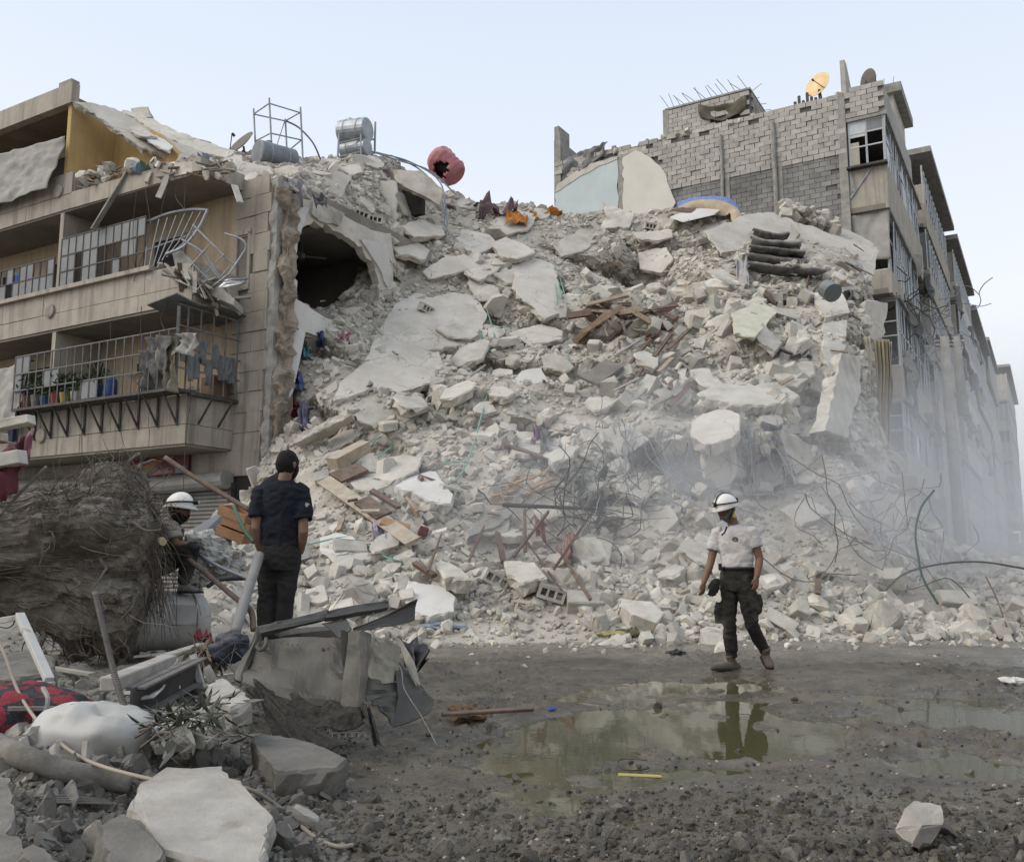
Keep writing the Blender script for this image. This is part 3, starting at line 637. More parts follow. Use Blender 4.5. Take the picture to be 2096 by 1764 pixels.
scatter(900, .16, .4, LIB['rock'], M_CONC, 'roof_rubble_stones', S=SAMPLE2)
scatter(9000, .03, .12, LIB['rock'], M_CONC, 'foot_gravel', flt=lambda u, v: v > 1180, power=1.5)

# ---------------------------------------------------------------- the larger loose pieces, each an object
def copies(name, meshes, label, cat, group, n, lo, hi, flt=None, lay=False, S=SAMPLE, power=1.6, sink=0.12, keepfrac=0.0, stretch=0.2):
    made = 0
    while made < n:
        p, nr = S(n * 3); k = clear_mask(p, keepfrac); u, v = proj_np(p); k &= (u > -30) & (u < 2140)
        if flt is not None: k &= flt(u, v)
        p, nr = p[k][:n - made], nr[k][:n - made]
        if not len(p): break
        rot = align_rot(nr) if lay else rand_rot(len(p))
        for i in range(len(p)):
            s = lo + (hi - lo) * random.random() ** power
            o = bpy.data.objects.new(name, random.choice(meshes)); COL.objects.link(o)
            q = Matrix(rot[i].tolist()).to_4x4(); f = [s * random.uniform(1 - stretch, 1 + stretch) for _ in range(3)]
            o.matrix_world = Matrix.Translation(Vector(p[i]) + Vector(nr[i]) * s * (0.2 - sink)) @ q @ Matrix.Diagonal((*f, 1))
            tag(o, label, cat, group); made += 1
random.seed(21)
ROCKS = [fine_piece('rock', 300 + i, 'concrete_chunk', M_CONC) for i in range(10)]
BLOCKS = [fine_piece('block', 400 + i, 'stone_block', M_BLOCK) for i in range(8)]
SHARDS = [fine_piece('shard', 500 + i, 'slab_fragment', M_PLASTER) for i in range(8)]
copies('concrete_chunk', ROCKS, 'angular chunk of broken concrete resting loose on the rubble heap', 'rubble', 'loose concrete chunks', 210, .38, .85, flt=lambda u, v: (v > 430))
copies('concrete_chunk', ROCKS, 'pale concrete chunk lying along the muddy foot of the rubble heap', 'rubble', 'chunks along the foot of the heap', 90, .3, .62, flt=lambda u, v: (v > 1150))
copies('stone_block', BLOCKS, 'squared pale limestone wall block tumbled on the rubble slope', 'block', 'tumbled wall blocks', 150, .42, .60, flt=lambda u, v: (u > 1150) & (u < 1650) & (v > 600) & (v < 840))
copies('stone_block', BLOCKS, 'squared limestone block lying low on the dusty rubble apron', 'block', 'blocks on the lower apron', 110, .36, .55, flt=lambda u, v: (v > 950))
copies('slab_fragment', SHARDS, 'flat plastered slab fragment lying tilted on the rubble heap', 'slab', 'plastered slab fragments', 130, .5, 1.05, lay=True, flt=lambda u, v: (v > 430) & (u > 600))
copies('slab_fragment', SHARDS, 'flat slab fragment among the debris on the left building top', 'slab', 'slab fragments on the left building', 64, .45, 1.25, lay=True, S=SAMPLE2)

# fragments that rolled out over the mud in front of the heap
def fan(n, lo, hi, lib, m, name, power):
    us = RNG.uniform(820, 2140, n); e = RNG.exponential(.55, n); pts = []; keep = []
    sz = lo+(hi-lo)*RNG.uniform(size=n)**power
    for i in range(n):
        f = PZ(us[i], 1303, .0); x, y = f.x+RNG.normal()*.2, f.y+.25-e[i]
        if y < 7.5: continue
        pts.append((x, y, gz(x, y)+sz[i]*.1)); keep.append(i)
    V, F = assemble(lib, np.array(pts), sz[keep], rand_rot(len(pts))); kind(np_mesh(name, V, F, m), 'stuff')
fan(4200, .02, .14, LIB['rock'], M_CONC, 'foot_fan_gravel', 2.5)
fan(420, .1, .36, LIB['rock'], M_CONC, 'foot_fan_stones', 2.0)
# ---------------------------------------------------------------- left apartment building
random.seed(31)
P0 = Vector((-5.3, 20, 0))
def LF(s, n, z): return P0 - AX * s - BX * n + ZX * z
LAX = (-AX, -BX, ZX)
def lbox(mb, s0, s1, n0, n1, z0, z1, jit=0): return mb.box(LF((s0+s1)/2, (n0+n1)/2, (z0+z1)/2), (abs(s1-s0), abs(n1-n0), abs(z1-z0)), axes=LAX, jit=jit)
def stain_mat(name, c1, c2, cs, rough=.9, vs=1.0):   # wall with rain streaks: noise stretched downwards
    m = mat(name, c1, c2, rough=rough, scale=1.5, bump=.25, bscale=22, island=.06)
    N = m.node_tree.nodes; L = m.node_tree.links; b = N['Principled BSDF']; src = b.inputs['Base Color'].links[0].from_socket
    g = N.new('ShaderNodeNewGeometry'); mp = N.new('ShaderNodeMapping'); mp.inputs['Scale'].default_value = (2.6*vs, 2.6*vs, .16*vs); L.new(g.outputs['Position'], mp.inputs['Vector'])
    n = N.new('ShaderNodeTexNoise'); n.inputs['Scale'].default_value = 1.6; n.inputs['Detail'].default_value = 7; n.inputs['Roughness'].default_value = .7; L.new(mp.outputs[0], n.inputs['Vector'])
    r = N.new('ShaderNodeValToRGB'); r.color_ramp.elements[0].position = .48; r.color_ramp.elements[1].position = .72; L.new(n.outputs['Fac'], r.inputs['Fac'])
    mx = N.new('ShaderNodeMixRGB'); mx.inputs[2].default_value = (*cs, 1); L.new(r.outputs['Color'], mx.inputs[0]); L.new(src, mx.inputs[1]); L.new(mx.outputs[0], b.inputs['Base Color'])
    return m
M_STONE = stain_mat('facade_stone', (.41,.365,.305), (.31,.275,.23), (.185,.165,.14))
M_STONE2 = stain_mat('parapet_stone', (.38,.34,.285), (.28,.25,.21), (.145,.13,.11))
M_BEIGE = stain_mat('beige_plaster', (.46,.36,.25), (.38,.30,.21), (.26,.21,.155))
M_OCHRE = stain_mat('ochre_plaster', (.52,.36,.15), (.42,.29,.13), (.34,.26,.15))
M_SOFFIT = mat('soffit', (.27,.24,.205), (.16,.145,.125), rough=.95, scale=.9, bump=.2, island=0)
M_STEEL = mat('grey_painted_steel', (.33,.35,.37), (.22,.23,.25), rough=.55, scale=6, bump=.1, island=.05, metal=.3)
M_DSTEEL = mat('dark_steel', (.09,.085,.08), (.05,.048,.045), rough=.6, scale=6, bump=.1, island=.05, metal=.4)
M_RUST = mat('rusty_steel', (.19,.13,.10), (.10,.075,.06), rough=.8, scale=9, bump=.3, island=.1)
M_FROST = mat('dusty_glass', (.22,.23,.23), (.15,.16,.16), rough=.7, scale=2, bump=.05, island=.14, spec=.5)
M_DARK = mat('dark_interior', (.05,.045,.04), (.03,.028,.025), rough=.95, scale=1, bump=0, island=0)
M_BROKEN = mat('broken_masonry', (.36,.30,.235), (.17,.14,.11), rough=.95, scale=3.2, bump=.9, bscale=14, island=.1, bdist=.05)
M_CLOTHG = mat('grey_tarp', (.36,.345,.32), (.26,.25,.23), rough=.9, scale=2.5, bump=.5, bscale=7, island=0)

bl = thing('apartment_building', 'beige stone apartment block with torn right side and wrecked balconies', 'building', LF(5, 0, 0))
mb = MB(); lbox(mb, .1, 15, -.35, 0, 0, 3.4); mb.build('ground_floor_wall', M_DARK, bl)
for z0, z1, m in ((3.62, 6.7, M_BEIGE), (6.7, 9.72, M_BEIGE)):
    mb = MB(); lbox(mb, 1.25, 15, -.3, 0, z0, z1); mb.build('back_wall', m, bl)
mb = MB(); mb.prism([LF(15,0,9.72),LF(2.2,0,9.72),LF(2.2,0,10.2),LF(3.2,0,10.9),LF(4.3,0,11.9),LF(5.4,0,12.55),LF(15,0,12.6)], BX*.3); mb.build('back_wall', M_OCHRE, bl)['label'] = 'ochre painted wall of the open top floor'
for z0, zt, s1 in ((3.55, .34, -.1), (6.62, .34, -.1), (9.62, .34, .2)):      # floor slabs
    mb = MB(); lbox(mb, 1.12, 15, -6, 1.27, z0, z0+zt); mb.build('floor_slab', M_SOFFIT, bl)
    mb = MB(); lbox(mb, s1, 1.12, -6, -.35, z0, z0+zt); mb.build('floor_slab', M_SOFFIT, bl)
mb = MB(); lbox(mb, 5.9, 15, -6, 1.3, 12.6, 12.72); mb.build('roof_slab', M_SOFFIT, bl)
mb = MB(); lbox(mb, 5.75, 15, 1.15, 1.36, 12.45, 12.98); mb.build('roof_edge', M_STONE, bl)
mb = MB(); lbox(mb, 5.85, 6.35, 1.10, 1.33, 12.98, 13.12); mb.build('roof_edge', M_STONE2, bl)
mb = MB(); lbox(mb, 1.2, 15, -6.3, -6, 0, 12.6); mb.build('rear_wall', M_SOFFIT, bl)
# parapets: two courses of stone panels, joints recessed
def parapet(z0, z1, s0, s1, n, split, m, step):
    mb = MB(); lbox(mb, s0+.04, s1, n-.2, n-.03, z0+.02, z1-.02); mb.build('parapet_core', M_SOFFIT, bl)
    for za, zb in ((z0, z0+split), (z0+split, z1)):
        s = s0; k = 0
        while s < s1:
            e = min(s1, s + step * random.uniform(.9, 1.1)); mb = MB()
            lbox(mb, s+.006, e-.006, n-.03, n+random.uniform(0, .012), za+.007, zb-.007); mb.build('stone_panel', m, bl); s = e
    for za, zb in ((z0, z0+split), (z0+split, z1)):        # return to the wall
        mb = MB(); lbox(mb, s0-.03, s0+.03, .02, n-.035, za+.006, zb-.006); mb.build('stone_panel', m, bl)
parapet(3.6, 4.66, 1.1, 15, 1.3, .42, M_STONE2, 1.25)
parapet(6.67, 7.58, 1.1, 15, 1.3, .40, M_STONE, 1.7)
parapet(9.66, 10.62, 5.55, 15, 1.3, .40, M_STONE, 1.7)
mb = MB(); lbox(mb, 2.4, 15, 1.2, 1.42, 7.58, 7.68); mb.build('coping', M_STONE, bl)
mb = MB(); lbox(mb, 2.0, 5.55, 1.0, 1.3, 9.66, 10.05, .03); mb.build('slab_edge', M_STONE, bl)
mb = MB(); lbox(mb, 1.05, 1.3, 0, 1.3, 9.66, 10.0, .03); mb.build('slab_edge', M_STONE, bl)
mb = MB(); lbox(mb, 1.3, 2.0, .2, 1.28, 9.7, 9.98, .06); mb.build('slab_edge', M_CONC, bl)
for z in (4.1, 7.15, 10.2):                                  # round carved bosses
    mb = MB(); mb.tube([LF(6.05, 1.30, z), LF(6.05, 1.36, z), LF(6.05, 1.375, z)], [.17, .17, .11], 16); mb.build('carved_boss', M_STONE2, bl)
for z0, z1 in ((3.9, 6.62), (6.96, 9.62), (9.96, 12.6)):
    mb = MB(); lbox(mb, 5.84, 5.98, -.02, 1.27, z0, z1); mb.build('party_fin', M_STONE if z0 < 9.9 else M_OCHRE, bl)
# door and window openings on the loggia walls
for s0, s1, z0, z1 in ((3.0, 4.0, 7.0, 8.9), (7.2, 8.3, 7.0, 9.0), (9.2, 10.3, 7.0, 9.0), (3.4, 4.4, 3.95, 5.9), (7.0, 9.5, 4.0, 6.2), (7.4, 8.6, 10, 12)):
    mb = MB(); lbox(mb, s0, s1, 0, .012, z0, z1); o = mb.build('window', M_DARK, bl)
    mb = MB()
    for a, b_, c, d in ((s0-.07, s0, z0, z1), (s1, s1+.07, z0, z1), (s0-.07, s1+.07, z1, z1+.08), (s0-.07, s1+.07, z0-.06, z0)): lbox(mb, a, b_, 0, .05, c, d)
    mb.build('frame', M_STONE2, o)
# pilaster beside the torn corner: each stone a piece
mb = MB(); lbox(mb, .16, 1.26, -.3, -.02, 3.35, 9.66); mb.build('pilaster_core', M_SOFFIT, bl)
z = 3.5; k = 0
while z < 9.6:
    h = .455; cuts = [.18, .62 if k % 2 else .78, 1.25]
    for a, b_ in zip(cuts[:-1], cuts[1:]):
        if 7.35 < z + h/2 < 8.6 and a > .5: continue
        pr = random.uniform(.02, .055) if a < .5 else random.uniform(.01, .03)
        mb = MB(); lbox(mb, a+.006+(random.uniform(-.06, .05) if a < .5 else 0), b_-.006, -.02, pr, z+.007, z+h-.007, .006); mb.build('stone', M_STONE, bl)
    z += h; k += 1
mb = MB(); lbox(mb, .82, 1.2, -.2, -.12, 7.4, 8.55); o = mb.build('window', M_FROST, bl)
mb = MB(); lbox(mb, .74, .82, -.2, .05, 7.3, 8.6); lbox(mb, 1.18, 1.25, -.2, .03, 7.3, 8.6); lbox(mb, .74, 1.25, -.2, .05, 8.55, 8.68); lbox(mb, .74, 1.25, -.2, .06, 7.24, 7.36); mb.build('frame', M_STONE, o)
# exposed concrete column and shattered masonry at the torn corner
def rough_strip(name, s0, s1, n0, n1, z0, z1, m, amp, seed):
    def ring(z):
        cs = [(s0, n0), (s1, n0), (s1, n1), (s0, n1)]; r = []
        for i in range(4):
            a, b_ = cs[i], cs[(i+1) % 4]
            for j in range(5):
                t = j/5; q = LF(a[0]+(b_[0]-a[0])*t, a[1]+(b_[1]-a[1])*t, z)
                d = float(fbm(q.x*4, q.y*4, q.z*4, 4, seed))*amp; c = LF((s0+s1)/2, (n0+n1)/2, z)
                r.append(q + (q-c).normalized()*d)
        return r
    zs = np.arange(z0, z1+.01, .07); rows = [ring(float(z)) for z in zs]; n = 20; mb = MB()
    mb.add([p for r in rows for p in r], [(i*n+j, i*n+(j+1) % n, (i+1)*n+(j+1) % n, (i+1)*n+j) for i in range(len(rows)-1) for j in range(n)] + [tuple(range(n)), tuple((len(rows)-1)*n+j for j in range(n-1, -1, -1))])
    return mb.build(name, m, bl)
rough_strip('exposed_column', -.02, .19, -.35, .0, 0, 9.75, M_GREY, .05, 3)
rough_strip('shattered_masonry_edge', -.20, -.02, -.50, -.10, 2.6, 9.5, M_BROKEN, .15, 5)
rough_strip('ground_floor_pier', -.6, .25, -.5, .05, 0, 3.3, M_GREY, .05, 8)
mb = MB(); lbox(mb, .2, 15, -.35, .06, 3.0, 3.55); mb.build('lintel_beam', M_STONE2, bl)
mb = MB(); lbox(mb, -1.6, -.1, -.6, -.2, 2.75, 3.3, .02); mb.build('broken_beam', M_GREY, bl)
# torn cross wall that runs into the depth, with the ragged hole into a room
def PT(t, o, z): return P0 + BX * t + AX * o + ZX * z
def px_pt(u, v):
    q = PPL(u, v, P0, AX) - P0; return q.dot(BX), q.z
outer = [px_pt(u, v) for u, v in [(588,395),(640,412),(700,440),(760,470),(800,480),(806,560),(800,640),(740,680),(660,690),(592,690),(588,600),(586,500)]]
inner = [px_pt(u, v) for u, v in [(625,455),(660,462),(690,472),(722,490),(745,515),(768,545),(775,575),(773,610),(700,640),(612,640),(598,560),(604,505)]]
def jag(ring, k, a):
    r = []
    for i in range(len(ring)):
        p, q = ring[i], ring[(i+1) % len(ring)]
        for j in range(k):
            t = j/k; r.append((p[0]+(q[0]-p[0])*t+random.uniform(-a, a), p[1]+(q[1]-p[1])*t+random.uniform(-a, a)))
    return r
oj, ij = jag(outer, 4, .03), jag(inner, 4, .06); n = len(oj); mb = MB(); vs = []
for off in (.0, -.22):
    vs += [PT(a, off, b_) for a, b_ in oj] + [PT(a+random.uniform(-.03, .03), off, b_+random.uniform(-.03, .03)) for a, b_ in ij]
fs = []
for i in range(n):
    j = (i+1) % n
    fs += [(i, j, n+j, n+i), (2*n+i, 3*n+i, 3*n+j, 2*n+j), (n+i, n+j, 3*n+j, 3*n+i), (i, 2*n+i, 2*n+j, j)]
mb.add(vs, fs); mb.build('torn_cross_wall', M_PLASTER, bl)
for poly, off, m in (([(600,420),(628,425),(622,452),(606,500),(598,540),(594,500)], .05, M_WHITE), ([(736,490),(790,500),(798,560),(790,590),(772,548)], .06, M_WHITE), ([(592,610),(640,640),(690,668),(640,690),(592,668)], .12, M_WHITE), ([(640,408),(700,440),(690,462),(650,455),(632,440)], .08, M_CONC), ([(594,560),(606,580),(600,615),(592,600)], .07, M_WHITE)):
    q = jag([px_pt(u, v) for u, v in poly], 3, .03); mb = MB(); mb.prism([PT(a, off, b_) for a, b_ in q], -AX*(off+.06)); mb.build('plaster_patch', m, bl)
# the room behind the hole
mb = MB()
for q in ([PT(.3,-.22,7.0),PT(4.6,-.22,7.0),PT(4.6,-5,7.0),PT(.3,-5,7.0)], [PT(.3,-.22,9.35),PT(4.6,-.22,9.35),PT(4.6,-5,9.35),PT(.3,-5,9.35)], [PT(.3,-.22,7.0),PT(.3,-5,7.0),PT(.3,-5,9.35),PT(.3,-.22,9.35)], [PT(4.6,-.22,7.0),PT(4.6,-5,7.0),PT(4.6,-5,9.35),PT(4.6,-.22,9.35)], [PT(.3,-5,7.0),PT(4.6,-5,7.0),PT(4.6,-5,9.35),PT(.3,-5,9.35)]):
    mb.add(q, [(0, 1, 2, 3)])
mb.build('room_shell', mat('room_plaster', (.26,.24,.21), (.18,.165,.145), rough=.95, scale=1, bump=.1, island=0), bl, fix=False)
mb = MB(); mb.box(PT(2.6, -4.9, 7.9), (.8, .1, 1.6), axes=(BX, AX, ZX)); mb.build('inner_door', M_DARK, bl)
mb = MB(); mb.box(PT(1.6, -2.6, 9.22), (.3, 4.6, .22), axes=(BX, AX, ZX)); mb.build('ceiling_beam', M_SOFFIT, bl)
mb = MB(); mb.box(PT(3.2, -2.6, 7.6), (.35, .35, 1.2), axes=(BX, AX, ZX)); mb.build('inner_pier', M_SOFFIT, bl)
mb = MB(); mb.box(PT(1.2, -3.4, 7.5), (.9, .5, .8), axes=(BX, AX, ZX)); tag(recenter(mb.build('cupboard', M_BEIGE)), 'pale cupboard standing inside the torn open room', 'cupboard')
c = P(618, 525, 23.2); fan = thing('ceiling_fan', 'ceiling fan hanging in the dark torn open room', 'fan', c)
MB().tube([c, c + ZX*.45], .018, 6).build('rod', M_STEEL, fan); MB().tube([c-ZX*.06, c+ZX*.06], .09, 10).build('motor', M_STEEL, fan)
for k in range(3):
    a = R(20+120*k); d = Vector((math.cos(a), math.sin(a), 0)); MB().bar(c+d*.08, c+d*.62, .13, .012).build('blade', M_STEEL, fan)

# roller shutters and shop front
for s0, s1, z1 in ((1.0, 4.4, 2.75), (4.8, 8.6, 2.9)):
    sh = thing('roller_shutter', 'grey roller shutter with a bent top box below the painted sign' if s0 < 3 else 'closed grey roller shutter behind the uprooted tree', 'shutter', LF((s0+s1)/2, .05, 0))
    z = 0; 
    me = None
    while z < z1:
        if me is None:
            mb = MB(); q = [LF(0, .08, 0), LF(0, .115, .03), LF(0, .115, .055), LF(0, .08, .085)]; q = [p - LF(0, 0, 0) for p in q]
            mb.prism(q, -AX*(s1-s0)); me = mb.build('slat', mat('shutter_metal', (.27,.265,.25), (.20,.195,.185), rough=.6, scale=3, island=.05, metal=.2)).data; o = bpy.data.objects[-1] if False else [x for x in COL.objects if x.data is me][0]
        else:
            o = bpy.data.objects.new('slat', me); COL.objects.link(o)
        o.location = LF(s0, 0, z); attach(o, sh); z += .09
    MB().tube([LF(s0-.1, .28, z1+.16), LF((s0+s1)/2, .30, z1+.10), LF(s1+.1, .27, z1+.16)], [.2, .19, .21], 12).build('drum_cover', MATS['shutter_metal'], sh)
    for s in (s0-.06, s1+.06): mb = MB(); lbox(mb, s-.05, s+.05, .02, .16, 0, z1+.1); mb.build('guide_rail', M_DSTEEL, sh)

# painted shop sign with coloured bands and strokes of lettering
sg = thing('shop_sign', 'faded multicoloured shop sign with Arabic lettering hung under the balcony', 'sign', LF(3.35, .1, 3.1))
mb = MB(); lbox(mb, 2.3, 4.4, .10, .15, 3.12, 3.74); board = mb.build('board', mat('sign_maroon', (.16,.035,.04), (.10,.03,.035), rough=.5, scale=4, bump=0, island=0), sg)
flat = lambda nm, c: mat(nm, c, tuple(x*.8 for x in c), rough=.5, scale=8, bump=0, island=0)
def sign_patch(poly, m, lift): MB().prism([LF(4.4-2.1*x, .15+lift, 3.12+.62*y) for x, y in poly], -BX*.002).build('print_patch', m, board)
sign_patch([(.0,.0),(.38,.0),(.52,.3),(.3,.52),(.0,.4)], flat('sign_green', (.16,.26,.10)), .003)
sign_patch([(.1,.28),(.34,.5),(.6,.62),(.5,.42),(.25,.18)], flat('sign_orange', (.42,.15,.07)), .006)
sign_patch([(.22,.05),(.46,.2),(.68,.22),(.72,.06),(.4,.0)], flat('sign_pink', (.42,.16,.19)), .006)
sign_patch([(.8,.05),(.97,.05),(.97,.3),(.8,.3)], flat('sign_blue', (.14,.26,.36)), .006)
sign_patch([(.82,.72),(.97,.72),(.97,.92),(.82,.92)], flat('sign_red', (.42,.04,.05)), .006)
sign_patch([(.02,.86),(.78,.86),(.78,.98),(.02,.98)], flat('sign_navy', (.05,.06,.12)), .003)
for y, x0, x1, m in ((.76, .25, .72, flat('sign_yellow', (.55,.42,.08))), (.60, .06, .5, flat('sign_red', (.42,.04,.05))), (.64, .5, .78, flat('sign_yellow', (.55,.42,.08))), (.12, .5, .75, flat('sign_cream', (.5,.46,.38)))):
    x = x0
    while x < x1:                                    # joined cursive strokes with dots, read from right to left
        w_ = random.uniform(.03, .07); pts = [(x, y), (x+w_*.3, y+random.uniform(-.03, .08)), (x+w_*.7, y+random.uniform(-.04, .03)), (x+w_, y)]
        MB().tube([LF(4.4-2.1*a, .162, 3.12+.62*b_) for a, b_ in pts], .011, 5).build('lettering', m, board)
        if random.random() < .6: MB().tube([LF(4.4-2.1*(x+w_*.5), .155, 3.12+.62*(y+.09)), LF(4.4-2.1*(x+w_*.5), .165, 3.12+.62*(y+.09))], .012, 6).build('lettering', m, board)
        x += w_ + random.choice((0, 0, .02))
sg2 = thing('shop_sign', 'blue shop board half hidden behind the uprooted roots', 'sign', LF(7.6, .1, 2.6))
mb = MB(); lbox(mb, 7.1, 8.0, .1, .14, 2.35, 2.75); mb.build('board', flat('sign_blue', (.14,.26,.36)), sg2)

# ---------------------------------------------------------------- balcony screens
def bars(name, parent, segs, w_, m): 
    for a, b_ in segs: MB().bar(a, b_, w_).build(name, m, parent)
g2 = thing('balcony_glazing', 'rusted steel balcony screen with grey panes on the second floor', 'balcony screen', LF(4.4, 1.3, 7.66))
ss = np.linspace(5.8, 2.75, 12); zz = (7.68, 8.08, 8.48, 8.92)
for s in ss: MB().bar(LF(s, 1.3, zz[0]), LF(s, 1.3, zz[-1]), .03).build('mullion', M_DSTEEL, g2)
for z in zz[1:]: MB().bar(LF(ss[0], 1.3, z), LF(ss[-1], 1.3, z), .03).build('rail', M_DSTEEL, g2)
for i in range(11):
    for j in range(3):
        if random.random() < (.9 if i in (0, 1, 3, 4, 5, 8, 9) else .4):
            mb = MB(); lbox(mb, ss[i+1]+.015, ss[i]-.015, 1.295, 1.302, zz[j]+.01, zz[j+1]-.01); mb.build('pane', M_FROST, g2)
g3 = thing('balcony_glazing', 'low steel balcony screen of the far flat with a blue cloth behind', 'balcony screen', LF(8, 1.3, 7.66))
ss = np.linspace(10.5, 6.05, 17); zz = (7.68, 8.1, 8.5)
for s in ss: MB().bar(LF(s, 1.3, zz[0]), LF(s, 1.3, zz[-1]), .03).build('mullion', M_DSTEEL, g3)
for z in zz[1:]: MB().bar(LF(ss[0], 1.3, z), LF(ss[-1], 1.3, z), .03).build('rail', M_DSTEEL, g3)
for i in range(16):
    for j in range(2):
        if random.random() < .6: mb = MB(); lbox(mb, ss[i+1]+.015, ss[i]-.015, 1.295, 1.302, zz[j]+.01, zz[j+1]-.01); mb.build('pane', M_FROST, g3)
def sheet(name, corners, m, nu=16, nv=14, amp=.06, freq=6, label=None, cat='cloth', seed=0, thick=.004, sag=0.0, group=None, parent=None):
    a, b_, c, d = (Vector(x) for x in corners); nrm = (b_-a).cross(d-a).normalized()
    def fn(s, t):
        p = a*(1-s)*(1-t)+b_*s*(1-t)+c*s*t+d*(1-s)*t
        q = float(fbm(s*freq, t*freq*.45, seed, 3, seed)); return p + nrm*amp*q - ZX*sag*math.sin(math.pi*s)
    mb = MB(); mb.grid(fn, nu, nv); o = mb.build(name, m, parent, smooth=True, fix=False, thick=thick)
    if parent is None and label: recenter(o); tag(o, label, cat, group)
    return o
M_BLUE = mat('blue_cloth', (.08,.14,.36), (.05,.09,.24), rough=.9, scale=8, bump=.2, island=0)
sheet('cloth', [LF(8.1, 1.0, 8.5), LF(7.75, 1.0, 8.5), LF(7.75, 1.0, 7.6), LF(8.15, 1.0, 7.6)], M_BLUE, 8, 10, .05, label='blue cloth hanging behind the low balcony screen', seed=4)
# grey tarpaulins
def PN(u, v, n): return PPL(u, v, P0 - BX*n, BX)
sheet('tarpaulin', [PN(-120,345,1.5), PN(134,279,1.5), PN(98,386,1.55), PN(-120,455,1.6)], M_CLOTHG, 60, 34, .07, 9, 'grey tarpaulin hung across the open top floor balcony', 'tarpaulin', 5)
sheet('tarpaulin', [PN(-60,775,1.7), PN(61,735,1.7), PN(33,862,1.7), PN(-60,880,1.7)], M_CLOTHG, 36, 26, .06, 8, 'grey tarpaulin hung beside the plant filled steel cage', 'tarpaulin', 9)
mb = MB(); lbox(mb, 6.75, 6.95, 1.45, 1.6, 4.0, 5.9); 
tag(recenter(mb.build('cloth', mat('navy_cloth', (.03,.04,.07), (.02,.025,.045), rough=.9))), 'dark navy cloth strip beside the lower tarpaulin', 'cloth')

# first floor steel cage full of plants and rags
M_CAGE = mat('dirty_cage_steel', (.17,.172,.17), (.10,.10,.098), rough=.7, scale=6, bump=.1, island=.1)
cg = thing('balcony_cage', 'projecting steel cage balcony with plants, rags and bags', 'balcony cage', LF(3.8, 1.75, 4.7))
S0, S1, NF = .95, 6.6, 1.75
mb = MB(); lbox(mb, S0, S1, 1.32, NF+.03, 4.66, 4.72); mb.build('floor_plate', M_DSTEEL, cg)
ss = np.linspace(S1, S0, 21); zz = (4.73, 5.15, 5.55, 5.98)
for s in ss: MB().bar(LF(s, NF, 4.72), LF(s, NF, 5.98), .028).build('upright', M_CAGE, cg)
for z in zz[1:]: MB().bar(LF(S1, NF, z), LF(S0, NF, z), .03).build('rail', M_CAGE, cg)
MB().bar(LF(S0, NF, 4.72), LF(S0, NF, 6.45), .06).build('corner_post', M_CAGE, cg)
for n in np.linspace(.1, 1.5, 5): MB().bar(LF(S0, n, 4.72), LF(S0, n, 6.5), .03).build('upright', M_CAGE, cg)
for z in (5.15, 5.6, 6.05, 6.5): MB().bar(LF(S0, .02, z), LF(S0, NF, z), .03).build('rail', M_CAGE, cg)
for s in (S1, S1-.02): 
    for z in zz[1:]: MB().bar(LF(S1, 1.3, z), LF(S1, NF, z), .03).build('rail', M_DSTEEL, cg)
mb = MB(); mb.grid(lambda a, b_: LF(S0-.15+1.5*b_*.6, .02+1.95*a, 6.62-.12*b_+.05*math.sin(a*7)), 10, 4); mb.build('canopy_sheet', M_CAGE, cg, thick=.03, fix=False)
mb = MB(); lbox(mb, S0-.02, S0+.1, .0, 1.35, 4.62, 4.70); mb.build('side_plate', M_DSTEEL, cg)
for s in np.linspace(S1-.3, 1.35, 9):
    o = MB().bar(LF(s, NF-.02, 4.66), LF(s, 1.34, 4.05), .035).build('bracket', M_DSTEEL, cg); MB().bar(LF(s, 1.335, 4.66), LF(s, 1.335, 4.0), .04).build('bracket_leg', M_DSTEEL, o)
for n in (.45, 1.0):
    o = MB().bar(LF(S0-.35, n, 4.64), LF(1.06, n, 4.05), .035).build('bracket', M_DSTEEL, cg)
for i, j in ((4, 1), (5, 1), (9, 0), (10, 0), (0, 2), (1, 2), (0, 1)):
    mb = MB(); lbox(mb, ss[i+1]+.015, ss[i]-.015, NF-.01, NF-.003, zz[j]+.01, zz[j+1]-.01); mb.build('pane', M_FROST, cg)
